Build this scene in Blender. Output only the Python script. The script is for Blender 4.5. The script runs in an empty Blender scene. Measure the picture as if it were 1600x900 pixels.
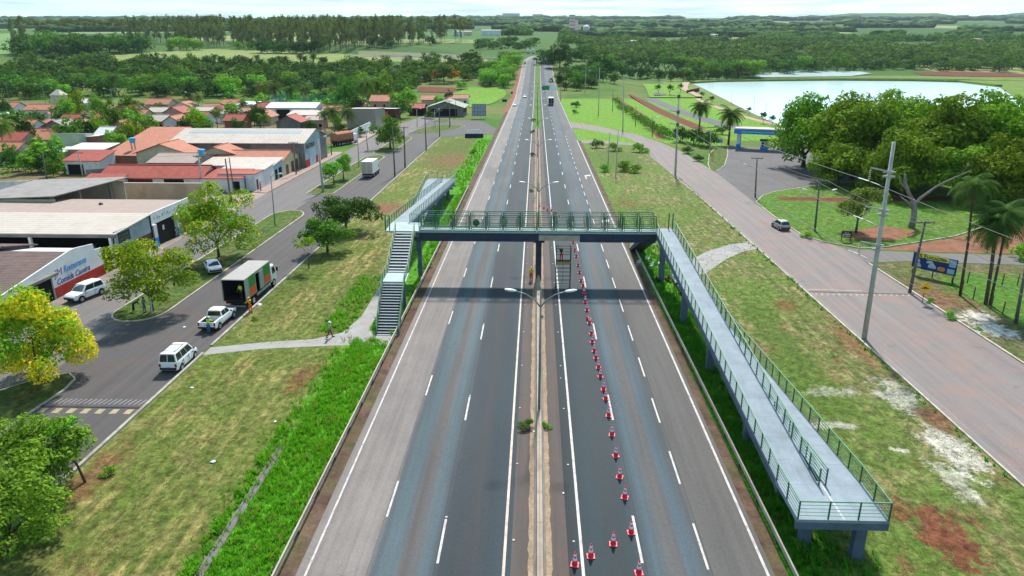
import bpy, bmesh, math, random
import numpy as np
from mathutils import Vector, Matrix

scene = bpy.context.scene
col = scene.collection
R = math.radians

# ------------------------------------------------------------------ camera
F_PX, H_CAM = 1109.0, 27.0
PITCH = math.atan(373 / F_PX)
YAW = math.atan(39 * math.cos(PITCH) / F_PX)
cam_d = bpy.data.cameras.new('camera')
cam_d.sensor_width = 36
cam_d.lens = F_PX / 1600 * 36
cam_d.clip_start, cam_d.clip_end = 0.5, 30000
cam = bpy.data.objects.new('camera', cam_d)
col.objects.link(cam)
cam.location = (0, 0, H_CAM)
cam.rotation_euler = (math.pi / 2 - PITCH, 0, YAW)
scene.camera = cam

# ------------------------------------------------------------------ sky, sun, exposure
SUN_DIR = Vector((0.08, 0.88, 1.0)).normalized()          # towards the sun
SUN_EL = math.asin(SUN_DIR.z)
SUN_AZ = math.atan2(SUN_DIR.x, SUN_DIR.y)
world = bpy.data.worlds.new('World')
scene.world = world
world.use_nodes = True
wn, wl = world.node_tree.nodes, world.node_tree.links
wn.clear()
w_out = wn.new('ShaderNodeOutputWorld')
w_bg = wn.new('ShaderNodeBackground')
w_bg.inputs['Strength'].default_value = 0.15
w_sky = wn.new('ShaderNodeTexSky')
w_sky.sky_type = 'NISHITA'
w_sky.sun_disc = False
w_sky.sun_elevation = SUN_EL
w_sky.sun_rotation = SUN_AZ
w_sky.air_density, w_sky.dust_density, w_sky.ozone_density = 1.0, 0.6, 1.0
w_tc = wn.new('ShaderNodeTexCoord')
w_map = wn.new('ShaderNodeMapping')
w_map.inputs['Scale'].default_value = (4.0, 4.0, 70.0)
w_noise = wn.new('ShaderNodeTexNoise')
w_noise.inputs['Scale'].default_value = 1.6
w_noise.inputs['Detail'].default_value = 6
w_noise.inputs['Roughness'].default_value = 0.55
w_ramp = wn.new('ShaderNodeValToRGB')
w_ramp.color_ramp.elements[0].position, w_ramp.color_ramp.elements[1].position = 0.42, 0.62
w_mix = wn.new('ShaderNodeMix')
w_mix.data_type = 'RGBA'
w_mix.inputs[7].default_value = (2.45, 3.05, 3.1, 1)
w_tint = wn.new('ShaderNodeMix')
w_tint.data_type = 'RGBA'
w_tint.blend_type = 'MULTIPLY'
w_tint.inputs[0].default_value = 1.0
w_tint.inputs[7].default_value = (0.42, 0.72, 0.80, 1)
wl.new(w_tc.outputs['Generated'], w_map.inputs['Vector'])
wl.new(w_map.outputs['Vector'], w_noise.inputs['Vector'])
wl.new(w_noise.outputs['Fac'], w_ramp.inputs['Fac'])
wl.new(w_sky.outputs['Color'], w_tint.inputs[6])
wl.new(w_tint.outputs[2], w_mix.inputs[6])
wl.new(w_ramp.outputs['Color'], w_mix.inputs[0])
wl.new(w_mix.outputs[2], w_bg.inputs['Color'])
wl.new(w_bg.outputs['Background'], w_out.inputs['Surface'])
sun_d = bpy.data.lights.new('sun', 'SUN')
sun_d.energy = 3.6
sun_d.angle = R(4)
sun_d.color = (1.0, 0.95, 0.88)
sun = bpy.data.objects.new('sun', sun_d)
col.objects.link(sun)
sun.rotation_euler = SUN_DIR.to_track_quat('Z', 'Y').to_euler()
sun.location = (0, 0, 100)
vs = scene.view_settings
vs.view_transform = 'Standard'
vs.look = 'None'
vs.exposure = 0.96
vs.gamma = 1
vs.use_curve_mapping = False

# ------------------------------------------------------------------ terrain height and pixel helpers
cp_, sp_, cy_, sy_ = math.cos(PITCH), math.sin(PITCH), math.cos(YAW), math.sin(YAW)

def smooth(a, b, x):
    t = min(1, max(0, (x - a) / (b - a)))
    return t * t * (3 - 2 * t)

def _row_z(Y, row):
    v = row - 450
    return H_CAM - Y * (F_PX * sp_ + v * cp_) / (F_PX * cp_ - v * sp_)

def _flat_row(Y):            # picture row of flat ground at distance Y
    d = H_CAM / Y
    return 450 + F_PX * (d * cp_ - sp_) / (cp_ + d * sp_)

LT = [(430, _flat_row(430)), (480, 137.5), (558, 120), (645, 100.5), (710, 89), (800, 79), (1000, 66), (1500, 52), (2500, 41), (4000, 33.5), (7000, 28)]
RT = [(690, _flat_row(690)), (760, 114), (850, 101), (1000, 86), (1500, 62), (2500, 45), (4000, 34.5), (7000, 28.5)]

def _tab(T, Y):
    if Y <= T[0][0]:
        return 0.0
    if Y >= T[-1][0]:
        return _row_z(Y, T[-1][1])
    for (a, ra), (b, rb) in zip(T, T[1:]):
        if a <= Y <= b:
            s = math.log(Y / a) / math.log(b / a)
            return _row_z(Y, ra + (rb - ra) * s)

ROWS = [-260, -120, -40] + list(range(0, 430, 20)) + list(range(430, 860, 10)) + [880, 910, 950, 1000, 1070, 1150, 1250, 1400, 1600, 1850, 2150, 2500, 3000, 3600, 4400, 5400, 7000]

def _zexact(X, Y):
    zl = _tab(LT, Y)
    w = smooth(40, 92, X)
    return zl if w == 0 else zl * (1 - w) + _tab(RT, Y) * w

def gz(X, Y):
    """height of the terrain sheet (linear between its rows, so flush sheets can lie on it)"""
    if Y <= 430:
        return 0.0
    for a, b in zip(ROWS, ROWS[1:]):
        if a <= Y <= b:
            t = (Y - a) / (b - a)
            return _zexact(X, a) * (1 - t) + _zexact(X, b) * t
    return _zexact(X, 7000)

def ray(px, py):
    u, v = px - 800, py - 450
    d = F_PX * sp_ + v * cp_
    f = F_PX * cp_ - v * sp_
    return (f * -sy_ + u * cy_, f * cy_ + u * sy_, -d)

def P(px, py, z=0.0):
    """ground point (at height z) seen at a pixel of the 1600x900 photograph"""
    x, y, d = ray(px, py)
    t = (H_CAM - z) / -d
    return (x * t, y * t)

def PT(px, py):
    """first point of the terrain seen at a pixel"""
    x, y, d = ray(px, py)
    t = 20 / y
    while t * y < 6900:
        if H_CAM + d * t <= gz(x * t, y * t):
            return (x * t, y * t)
        t *= 1.004
    return (x * t, y * t)

# ------------------------------------------------------------------ tagging
def tag(o, label=None, cat=None, group=None, kind=None):
    if label: o['label'] = label
    if cat: o['category'] = cat
    if group: o['group'] = group
    if kind: o['kind'] = kind
    return o

def empty(name, loc, rz=0.0, label=None, cat=None, group=None):
    o = bpy.data.objects.new(name, None)
    o.empty_display_size = 0.2
    col.objects.link(o)
    o.location = loc
    o.rotation_euler = (0, 0, rz)
    return tag(o, label, cat, group)

def link(name, me, parent=None, loc=None, rz=None):
    o = bpy.data.objects.new(name, me)
    col.objects.link(o)
    if parent: o.parent = parent
    if loc is not None: o.location = loc
    if rz is not None: o.rotation_euler = (0, 0, rz)
    return o

def copy_tree(o, parent=None):
    c = o.copy()
    col.objects.link(c)
    c.parent = parent
    for ch in o.children:
        copy_tree(ch, c)
    return c

# ------------------------------------------------------------------ mesh collector
class MB:
    def __init__(s):
        s.v, s.f, s.m = [], [], []
    def add(s, vs_, fs, mi=0):
        b = len(s.v)
        s.v += [tuple(p) for p in vs_]
        for f in fs:
            s.f.append([b + i for i in f]); s.m.append(mi)
        return s
    def box(s, c, size, rz=0.0, mi=0, rx=0.0, ry=0.0):
        hx, hy, hz = size[0] / 2, size[1] / 2, size[2] / 2
        M = Matrix.Rotation(rz, 3, 'Z') @ Matrix.Rotation(ry, 3, 'Y') @ Matrix.Rotation(rx, 3, 'X')
        C = Vector(c)
        vs_ = [C + M @ Vector((x, y, z)) for z in (-hz, hz) for x, y in ((-hx, -hy), (hx, -hy), (hx, hy), (-hx, hy))]
        return s.add(vs_, [(0, 3, 2, 1), (4, 5, 6, 7), (0, 1, 5, 4), (1, 2, 6, 5), (2, 3, 7, 6), (3, 0, 4, 7)], mi)
    def span(s, x0, x1, y0, y1, z0, z1, mi=0):
        return s.box(((x0 + x1) / 2, (y0 + y1) / 2, (z0 + z1) / 2), (abs(x1 - x0), abs(y1 - y0), abs(z1 - z0)), 0, mi)
    def poly(s, pts, mi=0):
        return s.add(pts, [list(range(len(pts)))], mi)
    def prism(s, pts, z0, z1, mi=0):
        n = len(pts)
        vs_ = [(p[0], p[1], z0) for p in pts] + [(p[0], p[1], z1) for p in pts]
        fs = [list(range(n))[::-1], list(range(n, 2 * n))] + [(i, (i + 1) % n, n + (i + 1) % n, n + i) for i in range(n)]
        return s.add(vs_, fs, mi)
    def tube(s, pts, radii, n=8, mi=0, cap=True):
        pts = [Vector(p) for p in pts]
        if not hasattr(radii, '__len__'): radii = [radii] * len(pts)
        vs_, fs = [], []
        for i, p in enumerate(pts):
            t = (pts[min(i + 1, len(pts) - 1)] - pts[max(i - 1, 0)]).normalized()
            a = Vector((0, 0, 1)) if abs(t.z) < 0.9 else Vector((1, 0, 0))
            e1 = t.cross(a).normalized(); e2 = t.cross(e1)
            for k in range(n):
                an = 2 * math.pi * (k + 0.5) / n
                vs_.append(p + (e1 * math.cos(an) + e2 * math.sin(an)) * radii[i])
        for i in range(len(pts) - 1):
            for k in range(n):
                fs.append((i * n + k, i * n + (k + 1) % n, (i + 1) * n + (k + 1) % n, (i + 1) * n + k))
        if cap:
            fs.append(list(range(n))[::-1]); fs.append(list(range((len(pts) - 1) * n, len(pts) * n)))
        return s.add(vs_, fs, mi)
    def bar(s, a, b, w, h=None, mi=0):
        """rectangular bar from a to b, w wide and h high"""
        h = h or w
        a, b = Vector(a), Vector(b)
        t = (b - a).normalized()
        up = Vector((0, 0, 1)) if abs(t.z) < 0.95 else Vector((0, 1, 0))
        e1 = t.cross(up).normalized() * (w / 2); e2 = e1.cross(t).normalized() * (h / 2)
        vs_ = [a - e1 - e2, a + e1 - e2, a + e1 + e2, a - e1 + e2, b - e1 - e2, b + e1 - e2, b + e1 + e2, b - e1 + e2]
        return s.add(vs_, [(0, 3, 2, 1), (4, 5, 6, 7), (0, 1, 5, 4), (1, 2, 6, 5), (2, 3, 7, 6), (3, 0, 4, 7)], mi)
    def lathe(s, prof, n=16, c=(0, 0, 0), mi=0):
        vs_, fs = [], []
        for r, z in prof:
            for k in range(n):
                an = 2 * math.pi * k / n
                vs_.append((c[0] + r * math.cos(an), c[1] + r * math.sin(an), c[2] + z))
        m = len(prof)
        for i in range(m - 1):
            for k in range(n):
                fs.append((i * n + k, i * n + (k + 1) % n, (i + 1) * n + (k + 1) % n, (i + 1) * n + k))
        fs.append(list(range(n))[::-1]); fs.append(list(range((m - 1) * n, m * n)))
        return s.add(vs_, fs, mi)
    def mesh(s, name, mats, bevel=0.0, smooth_=False):
        me = bpy.data.meshes.new(name)
        me.from_pydata(s.v, [], s.f)
        for m in (mats if isinstance(mats, (list, tuple)) else [mats]):
            me.materials.append(m)
        if any(s.m):
            me.polygons.foreach_set('material_index', s.m)
        bm = bmesh.new(); bm.from_mesh(me)
        bmesh.ops.recalc_face_normals(bm, faces=bm.faces)
        if bevel:
            es = [e for e in bm.edges if len(e.link_faces) == 2 and e.calc_face_angle(0) > 0.35]
            bmesh.ops.bevel(bm, geom=es, offset=bevel, segments=2, profile=0.6, affect='EDGES', clamp_overlap=True)
        bm.to_mesh(me); bm.free()
        if smooth_:
            me.polygons.foreach_set('use_smooth', [True] * len(me.polygons))
        me.update()
        return me
    def build(s, name, mats, parent=None, bevel=0.0, smooth_=False, loc=None, rz=None):
        return link(name, s.mesh(name, mats, bevel, smooth_), parent, loc, rz)

def np_mesh(name, verts, quads, mats, mat_idx=None):
    """fast mesh from numpy arrays of vertices and quads (or triangles)"""
    me = bpy.data.meshes.new(name)
    nv, nf, k = len(verts), len(quads), quads.shape[1]
    me.vertices.add(nv); me.loops.add(nf * k); me.polygons.add(nf)
    me.vertices.foreach_set('co', np.asarray(verts, np.float32).ravel())
    me.loops.foreach_set('vertex_index', np.asarray(quads, np.int32).ravel())
    me.polygons.foreach_set('loop_start', np.arange(0, nf * k, k, dtype=np.int32))
    for m in (mats if isinstance(mats, (list, tuple)) else [mats]):
        me.materials.append(m)
    if mat_idx is not None:
        me.polygons.foreach_set('material_index', np.asarray(mat_idx, np.int32))
    me.update(calc_edges=True)
    me.validate()
    return me

def text_mesh(body, size, mat, shear=0.0, extrude=0.01, bold=0.0):
    cu = bpy.data.curves.new('lettering', 'FONT')
    cu.body = body; cu.size = size; cu.extrude = extrude; cu.shear = shear; cu.offset = bold
    cu.resolution_u = 3
    o = bpy.data.objects.new('lettering', cu)
    col.objects.link(o)
    dg = bpy.context.evaluated_depsgraph_get()
    me = bpy.data.meshes.new_from_object(o.evaluated_get(dg))
    bpy.data.objects.remove(o)
    me.materials.clear(); me.materials.append(mat)
    return me

def text_on(parent, body, size, mat, p, rot, width=None, shear=0.0, bold=0.0, name='lettering'):
    """lettering whose lower left corner is at p; rot is an Euler; width fits the length"""
    me = text_mesh(body, size, mat, shear, 0.008, bold)
    o = link(name, me, parent, p)
    o.rotation_euler = rot
    w = max(v.co.x for v in me.vertices) - min(v.co.x for v in me.vertices)
    if width: o.scale = (width / w, 1, 1)
    return o

# ------------------------------------------------------------------ materials
class NT:
    def __init__(s, name):
        s.m = bpy.data.materials.new(name)
        s.m.use_nodes = True
        s.n, s.l = s.m.node_tree.nodes, s.m.node_tree.links
        s.b = s.n['Principled BSDF']
    def new(s, t, **kw):
        nd = s.n.new(t)
        for k, v in kw.items(): setattr(nd, k, v)
        return nd
    def coord(s, which='Object', scale=(1, 1, 1), rot=(0, 0, 0)):
        tc = s.new('ShaderNodeTexCoord')
        mp = s.new('ShaderNodeMapping')
        mp.inputs['Scale'].default_value = scale
        mp.inputs['Rotation'].default_value = rot
        s.l.new(tc.outputs[which], mp.inputs['Vector'])
        return mp.outputs['Vector']
    def noise(s, vec, scale, detail=4, rough=0.55, dist=0.0):
        nd = s.new('ShaderNodeTexNoise')
        nd.inputs['Scale'].default_value = scale
        nd.inputs['Detail'].default_value = detail
        nd.inputs['Roughness'].default_value = rough
        nd.inputs['Distortion'].default_value = dist
        s.l.new(vec, nd.inputs['Vector'])
        return nd.outputs['Fac']
    def ramp(s, fac, stops, interp='LINEAR'):
        nd = s.new('ShaderNodeValToRGB')
        cr = nd.color_ramp
        cr.interpolation = interp
        while len(cr.elements) < len(stops): cr.elements.new(0.5)
        for e, (p, c) in zip(cr.elements, stops):
            e.position = p
            e.color = (c, c, c, 1) if isinstance(c, (int, float)) else (*c[:3], 1)
        s.l.new(fac, nd.inputs['Fac'])
        return nd.outputs['Color']
    def mix(s, fac, a, b, blend='MIX'):
        nd = s.new('ShaderNodeMix', data_type='RGBA', blend_type=blend)
        for i, x in ((0, fac), (6, a), (7, b)):
            if isinstance(x, (int, float)): nd.inputs[i].default_value = x
            elif isinstance(x, tuple): nd.inputs[i].default_value = (*x[:3], 1)
            else: s.l.new(x, nd.inputs[i])
        return nd.outputs[2]
    def math(s, op, a, b=0.0, c=0.0):
        nd = s.new('ShaderNodeMath', operation=op)
        for i, x in enumerate((a, b, c)):
            if isinstance(x, (int, float)): nd.inputs[i].default_value = x
            else: s.l.new(x, nd.inputs[i])
        return nd.outputs[0]
    def sep(s, vec):
        nd = s.new('ShaderNodeSeparateXYZ')
        s.l.new(vec, nd.inputs[0])
        return nd.outputs
    def mapr(s, x, a, b, c=0.0, d=1.0):
        nd = s.new('ShaderNodeMapRange')
        s.l.new(x, nd.inputs[0])
        for i, val in enumerate((a, b, c, d)): nd.inputs[1 + i].default_value = val
        return nd.outputs[0]
    def bump(s, h, strength, dist=0.05):
        nd = s.new('ShaderNodeBump')
        nd.inputs['Strength'].default_value = strength
        nd.inputs['Distance'].default_value = dist
        s.l.new(h, nd.inputs['Height'])
        s.l.new(nd.outputs['Normal'], s.b.inputs['Normal'])
    def out(s, color, rough=0.8, spec=0.3, metal=0.0):
        if isinstance(color, tuple): s.b.inputs['Base Color'].default_value = (*color[:3], 1)
        else: s.l.new(color, s.b.inputs['Base Color'])
        s.b.inputs['Roughness'].default_value = rough
        s.b.inputs['Specular IOR Level'].default_value = spec
        s.b.inputs['Metallic'].default_value = metal
        return s.m

def srgb(r, g, b):
    f = lambda c: (c / 255 / 12.92) if c / 255 <= 0.04045 else ((c / 255 + 0.055) / 1.055) ** 2.4
    return (f(r), f(g), f(b))

def mul(c, k): return tuple(min(1, x * k) for x in c)

def plain(name, c, rough=0.6, spec=0.4, var=0.25, scale=3.0, metal=0.0, dirt=None, dirt_amt=0.5):
    """painted or bare surface with uneven tone and optional dirt patches"""
    t = NT(name)
    vec = t.coord()
    n1 = t.noise(vec, scale, 5, 0.6)
    c2 = t.mix(t.ramp(n1, [(0.3, 0.0), (0.7, 1.0)]), mul(c, 1 - var), mul(c, 1 + var * 0.5))
    if dirt:
        n2 = t.noise(vec, scale * 0.45, 6, 0.65)
        c2 = t.mix(t.ramp(n2, [(0.5, 0.0), (0.72, dirt_amt)]), c2, dirt)
    return t.out(c2, rough, spec, metal)

def ribbed(name, c, axis='X', pitch=0.25, var=0.25, rough=0.7, stain=None, depth=0.35, dark=0.72, row=None):
    """tiled or corrugated roof sheet: ribs across one axis, stains, optional tile rows across the other"""
    t = NT(name)
    vec = t.coord()
    xyz = t.sep(vec)
    k = 0 if axis == 'X' else 1
    s_ = t.math('SINE', t.math('MULTIPLY', xyz[k], 2 * math.pi / pitch))
    rib = t.mapr(s_, -1, 1)
    n1 = t.noise(vec, 0.9, 6, 0.62)
    n3 = t.noise(vec, 6.0, 3, 0.6)
    base = t.mix(t.ramp(n1, [(0.3, 0.0), (0.7, 1.0)]), mul(c, 1 - var), mul(c, 1 + var * 0.4))
    base = t.mix(t.ramp(n3, [(0.35, 0.3), (0.65, 0.0)]), base, mul(c, 0.6))
    base = t.mix(t.mapr(rib, 0.0, 0.45, 1 - dark, 0.0), base, mul(c, 0.35))
    if row:
        s2 = t.math('FRACT', t.math('DIVIDE', xyz[1 - k], row))
        base = t.mix(t.mapr(s2, 0.0, 0.18, 0.4, 0.0), base, mul(c, 0.4))
    if stain:
        n2 = t.noise(t.coord(scale=(0.5, 0.5, 0.5)), 0.7, 7, 0.7)
        base = t.mix(t.ramp(n2, [(0.48, 0.0), (0.7, 0.7)]), base, stain)
    t.bump(rib, depth, pitch * 0.3)
    return t.out(base, rough, 0.25)

def leaf_mat(name, c1, c2, c3=None, trans=0.35, clump=1.2, obj_var=0.18):
    """foliage: each leaf its own tone, clumps lighter and darker, each tree a little different"""
    t = NT(name)
    geo = t.new('ShaderNodeNewGeometry')
    oi = t.new('ShaderNodeObjectInfo')
    n = t.noise(t.coord(), clump, 3, 0.6)
    a = t.mix(t.ramp(n, [(0.35, 0.0), (0.65, 1.0)]), c1, c2)
    b = t.mix(t.ramp(geo.outputs['Random Per Island'], [(0.0, 0.0), (1.0, 0.85)]), a, c3 or mul(c2, 1.35))
    hsv = t.new('ShaderNodeHueSaturation')
    t.l.new(b, hsv.inputs['Color'])
    t.l.new(t.mapr(oi.outputs['Random'], 0, 1, 1 - obj_var * 1.6, 1 + obj_var), hsv.inputs['Value'])
    t.l.new(t.mapr(oi.outputs['Random'], 0, 1, 0.5 - 0.018, 0.5 + 0.02), hsv.inputs['Hue'])
    t.out(hsv.outputs['Color'], 0.8, 0.06)
    tr = t.new('ShaderNodeBsdfTranslucent')
    tint = t.mix(1.0, hsv.outputs['Color'], (1.15, 1.25, 0.5), 'MULTIPLY')
    t.l.new(tint, tr.inputs['Color'])
    ms = t.new('ShaderNodeMixShader')
    ms.inputs[0].default_value = trans
    t.l.new(t.b.outputs[0], ms.inputs[1]); t.l.new(tr.outputs[0], ms.inputs[2])
    t.l.new(ms.outputs[0], t.n['Material Output'].inputs['Surface'])
    return t.m
# ------------------------------------------------------------------ ground materials
def spot(t, vec, x, y, rx, ry, nz, wob=0.5):
    """soft patch at a place on the ground, its outline broken by a noise"""
    xyz = t.sep(vec)
    dx = t.math('DIVIDE', t.math('SUBTRACT', xyz[0], x), rx)
    dy = t.math('DIVIDE', t.math('SUBTRACT', xyz[1], y), ry)
    d = t.math('SQRT', t.math('ADD', t.math('MULTIPLY', dx, dx), t.math('MULTIPLY', dy, dy)))
    d = t.math('ADD', d, t.math('MULTIPLY', t.math('SUBTRACT', nz, 0.5), wob * 4))
    return t.mapr(d, 0.75, 1.05, 1, 0)

def grass_mat(name, dry, straw, green, lush=None, lush_ramp=None, soil=(.20, .085, .045), soil_amt=0.3, spots=(), streak=(1.0, 0.12, 1.0), greener=()):
    t = NT(name)
    vec = t.coord()
    big = t.noise(t.coord(scale=(0.12, 0.07, 1)), 1.0, 5, 0.6)
    mid = t.noise(t.coord(scale=(0.6, 0.4, 1)), 1.0, 7, 0.68)
    fine = t.noise(vec, 3.2, 9, 0.86)
    stk = t.noise(t.coord(scale=streak, rot=(0, 0, R(-4))), 1.3, 6, 0.62)
    mid2 = t.noise(t.coord(scale=(1.1, .7, 1)), 1.0, 7, 0.72)
    c = t.mix(t.ramp(t.math('ADD', t.math('MULTIPLY', mid, .5), t.math('MULTIPLY', mid2, .5)), [(0.43, 0.0), (0.55, 1.0)]), green, dry)
    c = t.mix(t.ramp(stk, [(0.48, 0.0), (0.62, 0.95)]), c, straw)
    c = t.mix(t.ramp(big, [(0.42, 0.85), (0.58, 0.0)]), c, t.mix(fine, green, mul(green, 1.5)))
    for (x, y, rx, ry) in greener:
        c = t.mix(t.math('MULTIPLY', spot(t, vec, x, y, rx, ry, mid), 0.8), c, green)
    so = t.noise(t.coord(scale=(0.35, 0.2, 1)), 1.0, 8, 0.7)
    c = t.mix(t.ramp(so, [(0.57, 0.0), (0.66, soil_amt)]), c, t.mix(fine, mul(soil, 0.7), mul(soil, 1.4)))
    if lush:
        xyz = t.sep(vec)
        xd = t.math('ADD', xyz[0], t.math('MULTIPLY', t.math('SUBTRACT', mid, 0.5), 5.0))
        m = t.mapr(xd, lush_ramp[0], lush_ramp[1])
        if len(lush_ramp) == 4: m = t.math('MULTIPLY', m, t.mapr(xyz[1], 92, 104, 1, .15))
        if len(lush_ramp) == 4:
            m = t.math('MULTIPLY', m, t.mapr(xd, lush_ramp[2], lush_ramp[3], 1, 0))
        lc = t.mix(t.ramp(fine, [(0.35, 0.0), (0.65, 1.0)]), mul(lush, 0.55), mul(lush, 1.2))
        c = t.mix(m, c, lc)
    for (x, y, rx, ry, sc, amt) in spots:
        c = t.mix(t.math('MULTIPLY', spot(t, vec, x, y, rx, ry, t.noise(vec, 0.7, 8, 0.85), 1.5), amt), c, t.mix(fine, mul(sc, 0.8), mul(sc, 1.15)))
    v = t.ramp(fine, [(0.30, 0.35), (0.5, 0.95), (0.70, 1.5)])
    c = t.mix(1.0, c, v, 'MULTIPLY')
    tuft = t.noise(t.coord(scale=(1, .8, 1)), 1.5, 6, 0.7)
    c = t.mix(1.0, c, t.ramp(tuft, [(0.34, 0.45), (0.5, 0.95), (0.66, 1.45)]), 'MULTIPLY')
    t.bump(fine, 0.7, 0.2)
    return t.out(c, 0.9, 0.1)

DRY, STRAW, GREEN = (.185, .165, .058), (.36, .285, .105), (.085, .125, .020)
LUSH = (.085, .28, .012)
LIME, SOIL, REDSOIL = (.62, .58, .50), (.22, .10, .055), (.19, .062, .035)
M_VERGE_L = grass_mat('dry_mown_grass', DRY, STRAW, GREEN, LUSH, (-18.9, -18.0), SOIL, 0.45,
    spots=[(-27.5, 124, 4.5, 5, SOIL, .9), (-21.5, 183, 6, 14, SOIL, .6), (-29.3, 40, 1.2, 4, SOIL, .7), (-20.0, 55, 1.2, 3, REDSOIL, .6), (-15.0, 64.2, 3.2, .9, SOIL, .6)],
    greener=[(-20, 76, 3.2, 12), (-22, 200, 9, 40), (-29, 90, 3, 20)])
M_VERGE_R = grass_mat('patchy_mown_grass', (.165, .155, .060), (.29, .245, .11), (.085, .140, .022), LUSH, (13.2, 13.6, 15.8, 17.2), SOIL, 0.75,
    spots=[(29.9, 45.5, 1.5, 3.6, LIME, .75), (29.9, 53.5, 1.6, 3, LIME, .55), (26.2, 45.0, .7, .35, LIME, .8), (22.4, 48.5, 2.0, .6, LIME, .5), (25, 54, 2.0, 1, LIME, .3), (27.9, 41.5, .9, 2.4, LIME, .5),
           (31.0, 49.5, 1.0, 2.5, SOIL, .9), (24.2, 35.5, 1.5, 3.0, REDSOIL, .95), (22.5, 38, 1, 1.2, REDSOIL, .7), (31, 64.5, 1.2, 6, SOIL, .7), (28, 75, 1.5, 2, REDSOIL, .6), (16.5, 130, 2.2, 5, SOIL, .4)],
    streak=(1.0, 0.2, 1.0), greener=[(24, 62, 2.2, 18), (17, 120, 4, 18), (20, 185, 9, 22), (20, 290, 30, 45)])
M_LAWN = grass_mat('green_lawn', (.095, .165, .020), (.14, .20, .032), (.060, .145, .015), soil_amt=0.2, streak=(.6, .4, 1))
M_SLOPE = grass_mat('bright_slope_grass', (.15, .25, .020), (.20, .28, .035), (.090, .225, .012), soil_amt=0.25, streak=(.3, .15, 1))
M_ISLAND = grass_mat('island_grass', (.10, .12, .03), (.14, .15, .045), (.055, .10, .017), soil_amt=0.5, streak=(.8, .4, 1))

def base_ground():
    t = NT('countryside')
    vec = t.coord()
    vo = t.new('ShaderNodeTexVoronoi')
    vo.inputs['Scale'].default_value = 1.0
    t.l.new(t.coord(scale=(0.0026, 0.0016, 0.0)), vo.inputs['Vector'])
    cell = t.sep(vo.outputs['Color'])
    far = t.ramp(cell[0], [(0.0, (.040, .095, .018)), (0.35, (.055, .115, .022)), (0.62, (.16, .22, .07)), (0.74, (.06, .13, .026)), (0.9, (.22, .24, .09))], 'CONSTANT')
    n = t.noise(t.coord(scale=(0.02, 0.02, 0.02)), 1.0, 7, 0.65)
    nf = t.noise(vec, 0.6, 8, 0.72)
    near = t.mix(t.ramp(n, [(0.42, 0.0), (0.58, 1.0)]), (.055, .13, .017), (.13, .155, .04))
    soil = t.noise(t.coord(scale=(0.04, 0.04, 0.04)), 1.0, 8, 0.7)
    near = t.mix(t.ramp(soil, [(0.56, 0.0), (0.64, 0.7)]), near, (.17, .085, .05))
    y = t.sep(vec)[1]
    c = t.mix(t.mapr(y, 560, 760), near, far)
    c = t.mix(1.0, c, t.ramp(nf, [(0.25, 0.6), (0.5, 1.0), (0.75, 1.3)]), 'MULTIPLY')
    return t.out(c, 0.95, 0.08)
M_GROUND = base_ground()

def soil_mat(name, c, spread=0.35, grassy=0.0):
    t = NT(name)
    vec = t.coord()
    n = t.noise(vec, 0.5, 8, 0.7); f = t.noise(vec, 5, 6, 0.75)
    k = t.mix(t.ramp(n, [(0.3, 0.0), (0.7, 1.0)]), mul(c, 1 - spread), mul(c, 1 + spread))
    if grassy: k = t.mix(t.ramp(t.noise(vec, 0.22, 8, 0.72), [(0.45, 0.0), (0.6, grassy)]), k, (.07, .12, .02))
    k = t.mix(1.0, k, t.ramp(f, [(0.25, 0.6), (0.75, 1.3)]), 'MULTIPLY')
    t.bump(f, 0.5, 0.1)
    return t.out(k, 0.95, 0.1)
M_SOIL = soil_mat('red_soil', (.23, .105, .06))
M_SAND = soil_mat('median_sand', (.30, .225, .155), 0.3)
M_EDGE_DIRT = soil_mat('edge_dirt', (.115, .07, .052), 0.55, 0.35)
M_ROUGH = soil_mat('rough_ground', (.19, .12, .07), 0.4, 0.9)
M_FIELD = grass_mat('pale_field', (.23, .24, .085), (.29, .28, .11), (.15, .21, .05), soil_amt=0.0, streak=(.01, .05, 1))
M_REDFIELD = soil_mat('ploughed_red_soil', (.15, .045, .032))
M_LAKE_BANK = grass_mat('bank_grass', (.14, .19, .03), (.22, .24, .06), (.09, .17, .02), soil_amt=0.3, streak=(.1, .05, 1))

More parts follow.
